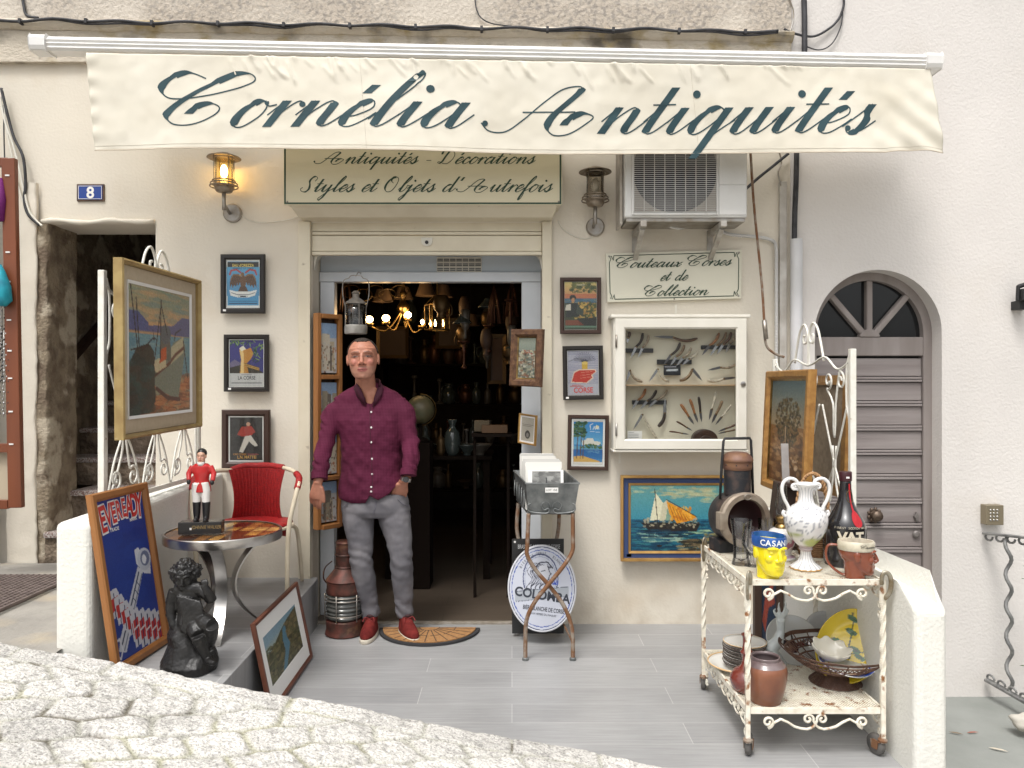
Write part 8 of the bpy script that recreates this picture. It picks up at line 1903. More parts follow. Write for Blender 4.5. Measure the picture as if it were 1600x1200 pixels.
# railway lamp
rp = at(1152, 3.62); rl_ = thing("railway_lamp", "old black and rust railway lamp with round open lens housing, back left of the trolley", "lamp", (rp.x, rp.y, TZ), rz=R(14))
m_rb = mat("black_rusty_tin", (.025, .026, .030), rough=.5, metal=.3, col2=(.09, .06, .05), nscale=16, nmix=(.5, .7), bump=.3, bscale=60)
m_rc = mat("brown_rusty_tin", (.13, .065, .055), rough=.55, metal=.2, col2=(.20, .10, .05), nscale=14, bump=.3, bscale=60)
Tc = TM((0, 0, .160), rx=PI/2)
bd = MB().lathe([(0, -.10), (.10, -.095), (.118, -.06), (.120, .02), (.125, .025), (.125, .045)], 44, Tc).build("lens_housing", m_rb, rl_, smooth=True, ang=40)
MB().lathe([(.125, .045), (.128, .075), (.120, .085), (.098, .085), (.094, .070), (.098, .045)], 44, Tc).build("bezel", mat("dull_brass_bezel", (.20, .15, .11), rough=.55, metal=.3, col2=(.33, .28, .22), nscale=14, bump=.3, bscale=50), rl_, smooth=True, ang=40)
MB().lathe([(.097, .06), (.085, -.04), (0, -.07)], 40, Tc).build("reflector", mat("dark_red_inside", (.045, .014, .014), rough=.4, col2=(.025, .012, .014), nscale=8), rl_, smooth=True)
MB().box(-.105, .105, -.02, .08, 0, .06).build("foot", m_rb, rl_, bevel=.004)
MB().lathe([(.062, .270), (.062, .385), (0, .385)], 32).build("chimney", m_rb, rl_, smooth=True, ang=40)
MB().lathe([tuple(p) for p in catmull([(.064, .386), (.068, .40), (.068, .418), (.073, .428), (.070, .440), (.052, .462), (.024, .470), (0, .471)], 4)], 36).build("cowl", m_rc, rl_, smooth=True, ang=50)
q = MB()
for a in range(8): q.sphere((.067*math.cos(a*PI/4+.2), .067*math.sin(a*PI/4+.2), .410), .004, 8)
q.build("vent_holes", m_blackp, rl_)
MB().tube([(-.090, .0, .25), (-.082, 0, .40), (-.072, 0, .52), (-.066, 0, .532), (.066, 0, .532), (.072, 0, .52), (.078, 0, .40), (.083, 0, .25)], .0065, 8).build("handle", m_blackp, rl_, smooth=True)
MB().box(-.135, -.112, -.085, -.04, .12, .20).build("hinge", MATS["dull_brass_bezel"], rl_, bevel=.004)
MB().tube([(-.018+.018*math.cos(a*PI/8)+.018, -.092, .268+.012*math.sin(a*PI/8)) for a in range(16)], .0028, 6, closed=True).build("catch_ring", m_steelw, rl_, smooth=True)
# dark case and grey lath leaning behind
dc = thing("wooden_case", "dark brown open wooden case leaning behind the oil lamp", "case", (X(1222,3.68), 3.69, TZ)); DM = Matrix.Translation((X(1222,3.68), 3.69, TZ))
T = TM((X(1225,3.69), 3.69, TZ), ry=R(7)); q = MB(); ww_ = .17; hh3 = .315
q.box(-ww_/2, ww_/2, .01, .02, 0, hh3, T); q.box(-ww_/2, -ww_/2+.02, -.045, .0099, 0, hh3, T); q.box(ww_/2-.02, ww_/2, -.045, .0099, 0, hh3, T); q.box(-ww_/2+.0201, ww_/2-.0201, -.045, .0099, 0, .02, T); q.box(-ww_/2+.0201, ww_/2-.0201, -.045, .0099, hh3-.02, hh3, T)
q.build("frame", m_dkwood, dc, rootM=DM, bevel=.003)
o = MB().bar((X(1232,3.74), 3.742, TZ), (X(1232,3.74)+.002, 3.80, 1.205), .036, .010).build("grey_lath", mat("grey_lath_paint", (.36, .34, .32), rough=.8, col2=(.28, .26, .25), nscale=12), bevel=.002); tag(o, "narrow grey painted lath leaning upright against the tree painting", "lath")

# ---- goods on the bottom tray
BZ = ZB+.0066
def plate_prof(r_, h_): return [(0, .002), (r_*.55, .0), (r_*.6, .003), (r_*.85, h_*.6), (r_, h_), (r_*.995, h_+.003), (r_*.84, h_*.65+.004), (r_*.58, .006), (0, .005)]
m_plate = mat("white_china", (.68, .67, .63), rough=.2, spec=.6, coat=.3); m_plrim = mat("china_gold_edge", (.45, .30, .15), rough=.3)
sp0 = at(1163, 3.52)
o = thing("serving_dish", "wide cream dish with tan edge lying under the stack of plates", "dish", (sp0.x-.03, sp0.y, BZ)); MB().lathe(plate_prof(.135, .028), 48).build("plate", m_plate, o, smooth=True)
MB().tube([(.133*math.cos(i*PI/30), .133*math.sin(i*PI/30), .029) for i in range(60)], .004, 6, closed=True).build("edge", mat("tan_edge", (.62, .42, .22), rough=.3), o, smooth=True)
for k in range(11):
    tp_ = k == 10; r = random.Random(k); z = BZ+.010+.0098*k
    o = thing("stacked_plate", ("round china plate with dark edge, uppermost of the stack on the trolley" if tp_ else "round china plate inside the stack on the trolley's lower shelf"), "plate", (sp0.x+.002+r.uniform(-.003, .003), sp0.y+r.uniform(-.003, .003), z), group="stack of china plates")
    MB().lathe([(a*.97, b) for a, b in plate_prof(.098, .016)], 40).build("plate", m_plate, o, smooth=True)
    MB().tube([(.0955*math.cos(i*PI/24), .0955*math.sin(i*PI/24), .0175) for i in range(48)], .0021, 5, closed=True).build("edge", m_brownfr if not tp_ else MATS["tan_edge"], o, smooth=True)
m_rg2 = mat("red_brown_glaze", (.16, .030, .020), rough=.12, spec=.7, coat=.6)
p = at(1167, 3.26); o = thing("gourd_vase", "glossy red-brown gourd vase with a long knobbed neck behind the stoneware crock", "vase", (p.x, p.y, BZ))
MB().lathe([tuple(a) for a in catmull([(0, 0), (.045, 0), (.066, .03), (.070, .06), (.054, .088), (.030, .105), (.0205, .125), (.021, .15), (.028, .165), (.020, .178), (.017, .20), (.018, .228), (.024, .240), (.020, .242), (.014, .23), (0, .2)], 4)], 40).build("vase_body", m_rg2, o, smooth=True)
p = at(1196, 3.16); o = thing("stoneware_crock", "rounded brown stoneware crock with purple-grey glazed shoulder at the tray's front left", "crock", (p.x, p.y, BZ))
MB().lathe([tuple(a) for a in catmull([(0, 0), (.055, 0), (.062, .008), (.078, .06), (.086, .11), (.086, .135), (.080, .152)], 4)], 44).build("crock_body", mat("brown_stoneware", (.23, .085, .042), rough=.35, col2=(.15, .06, .035), nscale=9, coat=.3), o, smooth=True)
MB().lathe([tuple(a) for a in catmull([(.0802, .152), (.066, .168), (.058, .172), (.059, .184), (.054, .186), (.050, .176), (.060, .15), (.060, .02), (0, .012)], 4)], 44).build("shoulder", mat("purple_grey_glaze", (.20, .16, .16), rough=.3, col2=(.12, .08, .08), nscale=12, coat=.3), o, smooth=True)
# pale figurine with forked top
p = at(1216, 3.50); q = MB(); gf = mat("celadon_grey", (.46, .50, .50), rough=.12, coat=.5)
q.tube([(0, 0, .02), (-.03, 0, .06), (-.035, 0, .10), (0, 0, .135), (.012, 0, .18), (.010, 0, .23)], [.035, .045, .035, .026, .018, .020], 14)
for dx, dz, b_ in ((-.030, .045, .0), (-.008, .075, .02), (.024, .080, .03), (.034, .045, .02)): q.tube(catmull([(.010, 0, .228), (.010+dx*.7, 0, .235+dz*.4), (.010+dx, 0, .235+dz*.8), (.010+dx*.7+b_*.1, 0, .235+dz)], 4), [.010, .009, .008, .0075, .007, .0065, .006, .0055, .005, .0045, .004, .0035, .003][:13], 8)
q.sphere((-.01, 0, .03), (.05, .035, .03), 14)
o = remesh(q, .004, 3).build("ceramic_figure", gf, smooth=True); o.location = (p.x, p.y, BZ); tag(o, "pale grey-green ceramic figure with a forked hand-like top behind the crock", "ceramic figure")
def disc_plate(name, label, c, r_, rz, tilt, cv=None, sx=1, m=None):
    T = Matrix.Translation(c) @ Matrix.Rotation(rz, 4, 'Z') @ Matrix.Rotation(tilt, 4, 'X') @ Matrix.Diagonal((sx, 1, 1, 1)); o = thing(name, label, "plate", M=T)
    q = MB().lathe(plate_prof(r_, r_*.16), 64); q2 = q
    if cv is None: q.build("plate", m or m_plate, o, smooth=True); return o
    q = MB(); cols = []; nr, na = 40, 80; ca = np.clip(cv.a, 0, 255)/255; ca = np.where(ca <= .04045, ca/12.92, ((ca+.055)/1.055)**2.4)*.85
    for j in range(nr+1):
        rr = j/nr
        for i in range(na):
            t = 2*PI*i/na; x, y = rr*math.cos(t), rr*math.sin(t); q.v.append((x*r_, y*r_, r_*.16*max(0, (rr-.55)/.45)**1.3+.006)); cols.append(ca[min(cv.h-1, int((.5-y*.5)*cv.h)), min(cv.w-1, int((.5+x*.5)*cv.w))])
    q.f = [(j*na+i, j*na+(i+1) % na, (j+1)*na+(i+1) % na, (j+1)*na+i) for j in range(nr) for i in range(na)]
    q.build("plate", vcmat("painted_china", rough=.15, spec=.6, coat=.4), o, smooth=True, color=cols, solid=.004); return o
cvf = Cv(60, 60, (196, 198, 196)); [cvf.line([(.5, .6), (.5+.36*math.cos(a), .55-.22*abs(math.sin(a)))], .022, (40, 34, 44)) for a in (.1, .5, 2.6, 3.0, 1.57)]; cvf.ell(.5, .62, .09, .12, (60, 30, 44)); cvf.ell(.38, .52, .07, .04, (50, 40, 50)); cvf.ell(.64, .55, .07, .04, (110, 40, 50))
disc_plate("painted_plate", "white plate with dark painted flower standing behind the wire basket, left one", Vector((X(1238,3.66), 3.66, BZ+.075)), .125, R(-5), R(48), cvf)
disc_plate("painted_plate", "plain greyish-white plate standing behind the wire basket, right one", Vector((X(1292,3.70), 3.70, BZ+.085)), .12, R(8), R(58), None, m=mat("grey_china", (.50, .51, .52), rough=.2, coat=.3))
# wire basket
p = at(1298, 3.36); wc = Vector((p.x+.02, p.y, BZ)); bk = thing("wire_basket", "wide brown wire fruit basket on a round foot filling the lower tray", "basket", wc); m_wire = mat("brown_wire", (.085, .042, .030), rough=.6, metal=.2, col2=(.14, .075, .05), nscale=30)
RB = .235
def bprof(t): return (.055+(RB-.055)*t**.8, .050+.105*t**1.35)
q = MB()
for k in range(30): q.tube([(bprof(.12)[0]*0+rr_*math.cos(i*PI/32), rr_*math.sin(i*PI/32), z+.0015*math.sin(i*1.1+k)) for i in range(64) for rr_, z in [bprof(.84+.17*k/29*1.0)]] if k >= 15 else [(rr_*math.cos(i*PI/32), rr_*math.sin(i*PI/32), z) for i in range(64) for rr_, z in [bprof(.0+.44*k/13)]], .0014, 5, closed=True)
for i in range(64):
    a0, a1 = i*PI/32, (i+1)*PI/32; r0, z0 = bprof(.62); r1, z1 = bprof(.78); q.bar((r0*math.cos(a0), r0*math.sin(a0), z0), (r1*math.cos((a0+a1)/2), r1*math.sin((a0+a1)/2), z1), .003); q.bar((r1*math.cos((a0+a1)/2), r1*math.sin((a0+a1)/2), z1), (r0*math.cos(a1), r0*math.sin(a1), z0), .003)
for t_ in (.60, .80, .82, .46): rr_, z = bprof(t_); q.tube([(rr_*math.cos(i*PI/32), rr_*math.sin(i*PI/32), z) for i in range(64)], .0028, 5, closed=True)
for i in range(18): a = i*PI/9; q.tube([(bprof(k/6)[0]*math.cos(a), bprof(k/6)[0]*math.sin(a), bprof(k/6)[1]) for k in range(7)], .0028, 5)
q.build("bowl", m_wire, bk)
q = MB()
for k in range(16): z = .004+.046*k/15; rr_ = .108-.053*(k/15); q.tube([(rr_*math.cos(i*PI/24), rr_*math.sin(i*PI/24), z+.001*math.sin(i*2)) for i in range(48)], .0022, 5, closed=True)
q.build("foot", m_wire, bk)
# yellow platter, bowl, blue plate in it
cvy = Cv(70, 110, (224, 196, 40))
for P_ in ([(.55, .95), (.52, .6), (.40, .25), (.3, .1)], [(.52, .6), (.75, .45), (.82, .3)]): cvy.line([tuple(a) for a in catmull(P_, 5)], .012, (50, 70, 40))
for (x, y, a) in ((.34, .16, .6), (.42, .32, -.5), (.60, .50, .5), (.30, .52, .2), (.72, .55, 1.2), (.5, .62, -.2)): cvy.ell(x, y, .10, .035, (50, 100, 56)); cvy.line([(x-.08, y), (x+.08, y)], .008, (30, 40, 30))
cvy.ell(.45, .80, .14, .05, (120, 40, 40)); cvy.ell(.62, .78, .08, .04, (90, 30, 40)); cvy.ell(.52, .74, .08, .03, (60, 50, 110)); cvy.ell(.75, .24, .04, .02, (60, 60, 40))
T = Matrix.Translation(wc+Vector((.066, .012, .150))) @ Matrix.Rotation(R(-22), 4, 'Z') @ Matrix.Rotation(R(62), 4, 'X') @ Matrix.Rotation(R(-27), 4, 'Z') @ Matrix.Diagonal((.76, 1, 1, 1))
yo = thing("yellow_platter", "oval yellow ceramic platter painted with green leaves, propped in the wire basket", "platter", M=T); q = MB(); cols = []; nr, na = 50, 90; r_ = .170
ca = np.clip(cvy.a, 0, 255)/255; ca = np.where(ca <= .04045, ca/12.92, ((ca+.055)/1.055)**2.4)*.9
for j in range(nr+1):
    rr = j/nr
    for i in range(na): t = 2*PI*i/na; x, y = rr*math.cos(t), rr*math.sin(t); q.v.append((x*r_, y*r_, .028*max(0, (rr-.6)/.4)**1.5)); cols.append(ca[min(cvy.h-1, int((.5-y*.5)*cvy.h)), min(cvy.w-1, int((.5+x*.5)*cvy.w))])
q.f = [(j*na+i, j*na+(i+1) % na, (j+1)*na+(i+1) % na, (j+1)*na+i) for j in range(nr) for i in range(na)]
q.build("platter", MATS["painted_china"], yo, smooth=True, color=cols, solid=.007)
q = MB(); nn = 64; pr = [(0, 0), (.030, .0), (.034, .004), (.060, .022), (.078, .045), (.084, .060), (.080, .060), (.058, .026), (.03, .008), (0, .006)]
q.lathe(pr, nn); q.v = [(x*(1+(.06*math.cos(math.atan2(y, x)*8) if z > .03 else 0)), y*.8*(1+(.06*math.cos(math.atan2(y, x)*8) if z > .03 else 0)), z+(.006*math.cos(math.atan2(y, x)*8) if z > .05 else 0)) for x, y, z in q.v]
o = q.build("scalloped_bowl", mat("cream_china", (.72, .69, .60), rough=.18, coat=.4), smooth=True); o.location = wc+Vector((-.045, -.035, .115)); o.rotation_euler = (R(18), R(8), 0); tag(o, "cream scalloped china bowl lying in the wire basket", "bowl")
cvb = Cv(60, 60, (206, 208, 206)); cvb.put(np.abs(np.hypot((cvb.X-.5)/.5, (cvb.Y-.5)/.5)-.88) < .10, (46, 80, 180)); cvb.put(np.abs(np.hypot((cvb.X-.5)/.5, (cvb.Y-.5)/.5)-.62) < .015, (180, 120, 60))
disc_plate("blue_rimmed_plate", "white plate with a bright blue rim lying deep in the wire basket", wc+Vector((.025, -.045, .085)), .115, R(10), R(14), cvb)
# leaning under the trolley, against the wall
o = thing("red_fish_painting", "dark-framed blue painting with a red fish shape leaning in shadow behind the trolley", "painting", (1.62-.0, 4.3, 0)); OMx = Matrix.Translation((1.62, 4.3, 0))
A_, B_ = X(1188, 4.3), X(1292, 4.3)-.19
MB().box(1.36, 1.40, 4.30, 4.34, .002, .52).build("upright", m_dkwood, o, rootM=OMx, bevel=.003); MB().box(1.485, 1.52, 4.30, 4.34, .002, .52).build("upright", m_dkwood, o, rootM=OMx, bevel=.003)
cv = Cv(30, 60, (40, 54, 74)); cv.poly([(.1, .7), (.3, .4), (.7, .25), (.9, .1), (.8, .35), (.95, .5), (.5, .55), (.3, .85)], (150, 70, 56)); cv.grain(6); qq = cv.mesh(1.401, 1.484, .03, .50, 4.32); qq.build("canvas", m_vcm, o, rootM=OMx, color=qq.c)
# ------------------------------------------------------------------ inside the shop
m_ex = [mat("dim_brass", (.11, .07, .032), rough=.4, metal=.7), mat("dim_china", (.10, .09, .075), rough=.3), mat("dim_copper", (.10, .04, .022), rough=.4, metal=.6), mat("dim_glass", (.06, .075, .07), rough=.1, spec=.8), mat("dim_wood", (.07, .04, .025), rough=.6)]  # base colours darkened to stand for the shade inside the shop
KIND = {
 'jug': ([(0, 0), (.05, 0), (.075, .05), (.07, .12), (.04, .16), (.045, .20), (.038, .19)], "jug", "dim jug on the crowded shelves inside the dark shop"),
 'bottle': ([(0, 0), (.04, 0), (.042, .14), (.015, .19), (.014, .26), (.0, .262)], "bottle", "dim bottle on the crowded shelves inside the dark shop"),
 'candlestick': ([(0, 0), (.055, 0), (.05, .015), (.014, .03), (.02, .09), (.012, .12), (.012, .22), (.028, .24), (.02, .26), (0, .26)], "candlestick", "slender candlestick on the crowded shelves inside the dark shop"),
 'bowl': ([(0, 0), (.03, 0), (.035, .02), (.09, .08), (.085, .08), (.0, .03)], "bowl", "dim bowl on the crowded shelves inside the dark shop"),
 'vase': ([(0, 0), (.035, 0), (.06, .08), (.05, .16), (.022, .20), (.035, .25), (.03, .25)], "vase", "dim vase on the crowded shelves inside the dark shop"),
}
protos = {}
def goods(kind, mi, loc, sc=1):
    pr_, cat_, lb = KIND[kind]; key = (kind, mi)
    if key not in protos:
        q = MB().lathe([tuple(p) for p in catmull(pr_, 3)], 20)
        if kind == 'jug': q.tube(catmull([(.04, 0, .18), (.09, 0, .17), (.095, 0, .11), (.072, 0, .07)], 4), .007, 6)
        o = q.build("shelf_"+kind, m_ex[mi], smooth=True); protos[key] = o; tag(o, lb, cat_, "dim %ss on the shop shelves" % kind)
    else:
        o = protos[key].copy(); COL.objects.link(o)
    o.location = loc; o.scale = (sc, sc, sc); o.rotation_euler = (0, 0, random.uniform(0, 6)); return o
m_shelf = mat("shop_shelf_wood", (.010, .006, .004), rough=.8, spec=.12)  # wood taken almost to black, interior shade put into the colour
r = random.Random(21); kinds = list(KIND)
def unit(label, x0, x1, y0, y1, levels):
    o = thing("shelf_unit", label, "shelves", ((x0+x1)/2, y0, 0)); M = Matrix.Translation(((x0+x1)/2, y0, 0)); top = levels[-1]+.42
    for z in levels+[top]: MB().box(x0+.026, x1-.026, y0, y1, z-.02, z).build("shelf", m_shelf, o, rootM=M)
    for x in (x0, x1-.025): MB().box(x, x+.025, y0, y1, .005, top).build("side_panel", m_shelf, o, rootM=M)
    along = (x1-x0) > (y1-y0); n = int((max(x1-x0, y1-y0)-.2)/.125)
    for z in levels:
        for k in range(n):
            t = (k+.5+r.uniform(-.25, .25))/n; loc = (x0+.1+(x1-x0-.2)*t, y0+.13, z+.001) if along else (x0+.15, y0+.1+(y1-y0-.2)*t, z+.001)
            goods(r.choice(kinds), r.randrange(5), loc, r.uniform(.75, 1.15))
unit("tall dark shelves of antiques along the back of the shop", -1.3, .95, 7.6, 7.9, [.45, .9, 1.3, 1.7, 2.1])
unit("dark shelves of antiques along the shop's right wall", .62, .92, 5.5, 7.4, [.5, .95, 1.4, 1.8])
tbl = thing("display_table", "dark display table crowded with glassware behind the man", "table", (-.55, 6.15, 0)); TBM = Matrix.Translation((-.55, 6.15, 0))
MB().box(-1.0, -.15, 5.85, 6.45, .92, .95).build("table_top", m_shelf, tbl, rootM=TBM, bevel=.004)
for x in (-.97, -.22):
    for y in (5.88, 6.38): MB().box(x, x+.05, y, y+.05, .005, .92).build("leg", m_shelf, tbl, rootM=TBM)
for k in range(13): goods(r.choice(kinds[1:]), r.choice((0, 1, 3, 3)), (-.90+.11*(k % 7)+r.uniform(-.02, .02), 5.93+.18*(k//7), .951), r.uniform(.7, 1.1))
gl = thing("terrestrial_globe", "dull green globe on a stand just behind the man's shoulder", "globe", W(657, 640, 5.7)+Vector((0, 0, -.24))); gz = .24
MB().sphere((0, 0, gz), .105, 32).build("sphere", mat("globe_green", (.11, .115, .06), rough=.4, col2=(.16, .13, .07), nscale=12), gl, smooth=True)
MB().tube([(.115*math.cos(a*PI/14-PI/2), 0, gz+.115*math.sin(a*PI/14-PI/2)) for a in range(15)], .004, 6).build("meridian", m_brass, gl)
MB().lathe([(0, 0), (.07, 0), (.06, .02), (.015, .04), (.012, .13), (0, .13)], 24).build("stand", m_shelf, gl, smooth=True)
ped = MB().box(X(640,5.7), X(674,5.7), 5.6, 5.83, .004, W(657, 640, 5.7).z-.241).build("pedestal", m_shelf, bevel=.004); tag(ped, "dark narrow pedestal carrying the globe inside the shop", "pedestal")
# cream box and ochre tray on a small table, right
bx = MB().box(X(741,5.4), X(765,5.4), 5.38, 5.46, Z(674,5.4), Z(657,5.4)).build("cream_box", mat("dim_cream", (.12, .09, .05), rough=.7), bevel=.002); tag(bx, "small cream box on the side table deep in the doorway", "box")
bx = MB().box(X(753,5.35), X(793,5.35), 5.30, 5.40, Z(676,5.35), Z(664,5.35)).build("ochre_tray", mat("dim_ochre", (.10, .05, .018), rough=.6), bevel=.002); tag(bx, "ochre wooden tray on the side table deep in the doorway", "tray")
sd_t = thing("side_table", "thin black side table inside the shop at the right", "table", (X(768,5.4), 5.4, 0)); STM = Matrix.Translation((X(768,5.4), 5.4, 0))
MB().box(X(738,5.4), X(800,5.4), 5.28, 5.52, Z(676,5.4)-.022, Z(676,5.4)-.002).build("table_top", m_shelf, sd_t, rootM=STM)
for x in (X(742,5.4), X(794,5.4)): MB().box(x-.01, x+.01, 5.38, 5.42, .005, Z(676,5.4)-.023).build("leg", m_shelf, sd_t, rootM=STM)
# chandelier with lit lamps
m_flame = mat("lit_glass_lamp", (1, .8, .5), emit=(1, .66, .28), estr=22)
cp = W(630, 470, 6.1); chd = thing("chandelier", "lit brass chandelier glowing warm in the dark upper doorway", "chandelier", cp); CDM = Matrix.Translation(cp)
MB().lathe([tuple(p) for p in catmull([(0, -.12), (.03, -.10), (.05, -.05), (.02, 0), (.03, .06), (.012, .12), (.012, .5)], 4)], 20, CDM).build("column", m_brass, chd, rootM=CDM, smooth=True)
for i, (u, v, d) in enumerate(((577, 499, 5.9), (603, 497, 5.95), (637, 492, 6.1), (636, 482, 6.3), (660, 503, 6.0))):
    p = W(u, v, d); MB().tube(catmull([tuple(cp+Vector((0, 0, -.06))), tuple(cp.lerp(p, .5)+Vector((0, 0, -.16))), tuple(p+Vector((0, 0, -.05)))], 8), .007, 8).build("arm", m_brass, chd, rootM=CDM, smooth=True)
    MB().lathe([(0, -.055), (.03, -.05), (.034, -.03), (.02, -.028), (0, -.028)], 16, Matrix.Translation(p)).build("cup", m_brass, chd, rootM=CDM, smooth=True)
    MB().sphere(p, (.030, .030, .026) if i in (0, 1, 2) else (.014, .014, .02), 14).build("bulb", m_flame, chd, rootM=CDM, smooth=True)
    pd = bpy.data.lights.new("bulb_light", 'POINT'); pd.energy = .75; pd.color = (1, .62, .28); pd.shadow_soft_size = .04; po = bpy.data.objects.new("bulb_light", pd); COL.objects.link(po); po.parent = chd; po.location = p-cp+Vector((0, -.06, .02))
cl_ = W(683, 500, 6.2); cnd = thing("glass_lantern", "hanging glazed lantern with three candle bulbs right of the chandelier", "lantern", cl_); CNM = Matrix.Translation(cl_)
q = MB()
for a in range(6):
    c_, s_ = math.cos(a*PI/3), math.sin(a*PI/3); q.tube([cl_+Vector((.10*c_, .10*s_, -.08)), cl_+Vector((.10*c_, .10*s_, .12)), cl_+Vector((.02*c_, .02*s_, .20))], .004, 6)
for z in (-.08, .12): q.tube([cl_+Vector((.10*math.cos(a*PI/3), .10*math.sin(a*PI/3), z)) for a in range(6)], .005, 6, closed=True)
q.tube([cl_+Vector((0, 0, .19)), cl_+Vector((0, 0, .6))], .004, 6); q.build("cage", m_brass, cnd, rootM=CNM)
for u in (672, 680, 692): p = W(u, 505, 6.2); MB().tube([p+Vector((0, 0, -.025)), p, p+Vector((0, 0, .028))], [.006, .008, .002], 8).build("candle_bulb", m_flame, cnd, rootM=CNM, smooth=True)
# things hanging from the ceiling
def shade(u, v, d, k):
    p = W(u, v, d); o = thing("hanging_lampshade", "dim pleated lampshade hanging from the shop ceiling", "lampshade", p, group="lampshades under the shop ceiling")
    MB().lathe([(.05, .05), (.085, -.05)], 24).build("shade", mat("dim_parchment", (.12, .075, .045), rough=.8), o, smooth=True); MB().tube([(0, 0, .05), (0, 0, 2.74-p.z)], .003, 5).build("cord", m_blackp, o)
for k, (u, v, d) in enumerate(((630, 458, 6.6), (665, 453, 6.4), (692, 455, 6.5), (598, 462, 6.3), (735, 500, 6.8))): shade(u, v, d, k)
def pans(u, v, d, n, label):
    p = W(u, v, d); o = thing("hanging_bundle", label, "hanging antiques", p); q = MB()
    for i in range(n): a = i*2.4; q.tube([(0, 0, .16), (.03*math.cos(a), .03*math.sin(a), .05), (.05*math.cos(a), .05*math.sin(a), -.12)], [.003, .004, .007], 6)
    q.build("rods", MATS["dim_copper"], o, smooth=True); MB().tube([(0, 0, .15), (0, 0, 2.74-p.z)], .002, 5).build("cord", m_blackp, o)
pans(772, 480, 5.6, 8, "bundle of dim copper utensils hanging near the door's right top"); pans(800, 470, 5.9, 6, "smaller bundle of dim metal pieces hanging behind the right door post"); pans(540, 462, 5.7, 6, "dim metal pieces hanging behind the storm lantern")
for k in range(16):
    u = 690+(k*37) % 112; p = W(u, 462+(k*23) % 90, 5.6+.13*(k % 6)); o = goods(kinds[k % 5], k % 5, (p.x, p.y, p.z), .8); o.rotation_euler = (PI, 0, k); o['label'] = 'dim antique hanging upside down from the shop ceiling'; o['group'] = 'dim antiques hanging from the shop ceiling'; o['category'] = 'hanging antique'
for k in range(5):
    u = 548+k*19; p = W(u, 455+6*(k % 2), 5.8+.2*(k % 3)); o = MB().tube([(.07*math.cos(a*PI/12), .02*math.sin(a*PI/12), .05*math.sin(a*PI/12)) for a in range(24)], .004, 6, closed=True).build("hanging_hoop", m_ex[0], smooth=True); o.location = p; tag(o, "dim brass hoop hanging among the lamps in the upper doorway", "hoop", "brass hoops hanging in the shop")
for (u, v, d, w_, h_) in ((776, 600, 6.5, .16, .42), (614, 560, 7.2, .3, .3), (700, 545, 7.55, .24, .3)):
    p = W(u, v, d); o = thing("dim_picture", "dim gilt picture frame inside the dark shop, seen at column %d" % u if False else {776: "tall dim gilt frame leaning at the right inside the shop", 614: "square dim carved frame high behind the man's head", 700: "dim framed picture at the middle of the back shelves"}[u], "picture frame", p)
    MB().frame(w_, h_, .03, [(0, 0), (0, -.03), (.03, -.02), (.03, 0)]).build("frame", MATS["dim_brass"], o); MB().box(-w_/2+.02, w_/2-.02, -.008, -.002, .02, h_-.02).build("canvas", MATS["dim_wood"], o)

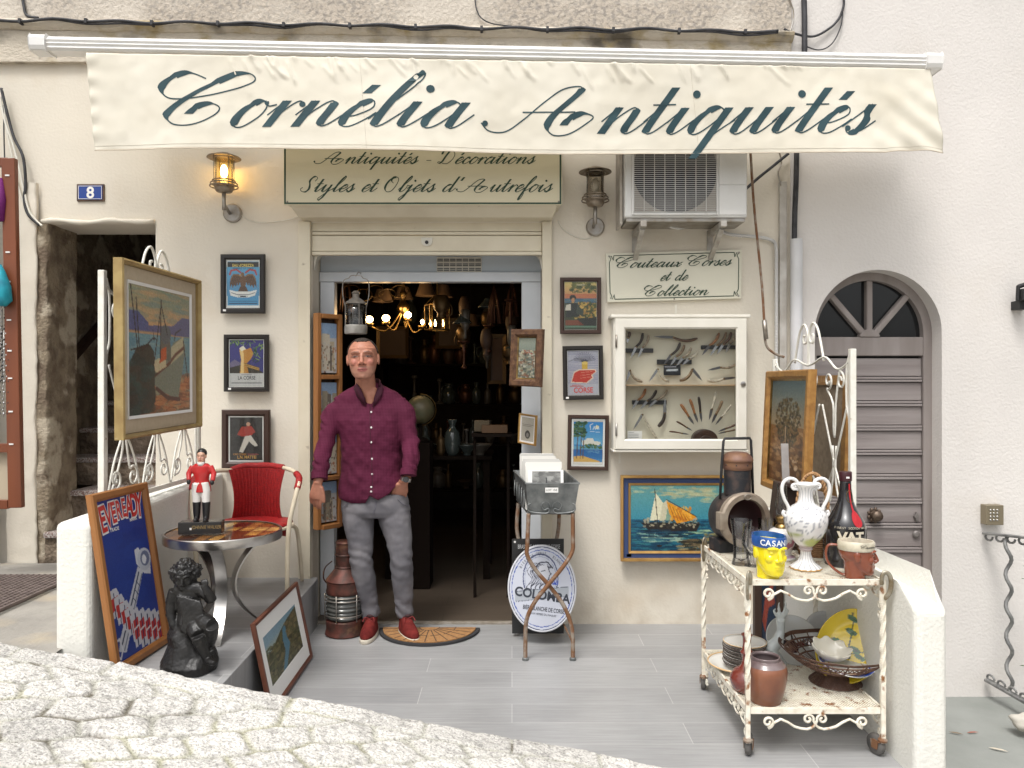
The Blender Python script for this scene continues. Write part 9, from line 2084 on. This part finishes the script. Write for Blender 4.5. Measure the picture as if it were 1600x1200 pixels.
# ------------------------------------------------------------------ neighbouring stall at the far left
rk_ = thing("display_rack", "red-brown wooden jewellery rack of the neighbouring shop cut off at the left edge", "rack", (-3.0, 4.3, 0)); RKM = Matrix.Translation((-3.0, 4.3, 0))
a, b = W(4, 248, 4.3), W(37, 793, 4.3); MB().bar(W(15, 248, 4.3), W(26, 793, 4.3), .075, .035, up=(0, 1, 0)).build("post", m_redbr, rk_, rootM=RKM, bevel=.004)
for v, nm in ((254, 5), (700, 9), (788, 5)): MB().bar(W(-60, v, 4.31), W(14, v, 4.31), .028, .05).build("rail", m_redbr, rk_, rootM=RKM, bevel=.003)
MB().box(X(-60,4.33), X(14,4.33), 4.335, 4.345, Z(782,4.33), Z(708,4.33)).build("panel", mat("rack_panel", (.45, .38, .28), rough=.8), rk_, rootM=RKM)
for i, v in enumerate((274, 394, 440, 500, 548, 591, 643, 694)):
    MB().box(X(15+i*.9,4.3)-.012, X(15+i*.9,4.3)+.012, 4.278, 4.281, Z(v,4.28)-.004, Z(v,4.28)+.004).build("price_tag", m_paper, rk_, rootM=RKM)
def hang(name, label, pts, r_, m, cat): tag(MB().tube(catmull([tuple(p) for p in pts], 6), r_, 8).build(name, m, smooth=True), label, cat)
m_turq = mat("turquoise_cloth", (.01, .33, .42), rough=.5, col2=(.005, .20, .28), nscale=20)
o = MB().loft([(0, 0, -.11, .020, .03), (0, 0, -.08, .055, .04), (0, 0, .0, .050, .04), (-.01, 0, .08, .026, .025), (-.015, 0, .12, .010, .010)], 20); o.v = [(x+.008*pnoise(Vector((x*30, y*30, z*30))), y, z) for x, y, z in o.v]; o = o.build("turquoise_pouch", m_turq, smooth=True); o.location = W(3, 447, 4.25); tag(o, "bright turquoise cloth pouch hanging from the left rack", "pouch")
o = MB().loft([(0, 0, -.12, .03, .02), (0, 0, 0, .04, .03), (0, 0, .12, .02, .02)], 16).build("purple_scarf", mat("purple_cloth", (.16, .01, .14), rough=.7), smooth=True); o.location = W(-2, 312, 4.28); tag(o, "purple cloth hanging high on the left rack", "cloth")
m_sil = mat("silver_chain", (.5, .5, .5), rough=.3, metal=.9)
for k in range(9):
    u = -6+k*2.4; q = MB(); x, y, z0 = X(u,4.29), 4.29, Z(480+(k % 3)*30,4.29); n_ = 12+4*(k % 3); q.tube([(x, y, z0+.1), (x, y, z0-n_*.02)], .0015, 5)
    for j in range(n_): q.sphere((x+.004*math.sin(j*2), y-.002, z0-.02*j), .0045+.003*((j*7+k) % 3 == 0), 6)
    o = q.build("bead_necklace", m_sil if k % 2 else m_blackp, smooth=True); tag(o, ("silver" if k % 2 else "black")+" bead necklace hanging in the row on the left rack", "necklace", "necklaces hanging on the left rack")
sh2 = tag(MB().box(-4.8, -3.2, 4.60, 4.66, .42, 2.9).build("dark_stall_back", mat("stall_dark", (.10, .085, .07), rough=.9, col2=(.25, .22, .18), nscale=5)), "dark back board of the neighbouring stall behind the rack", "board")
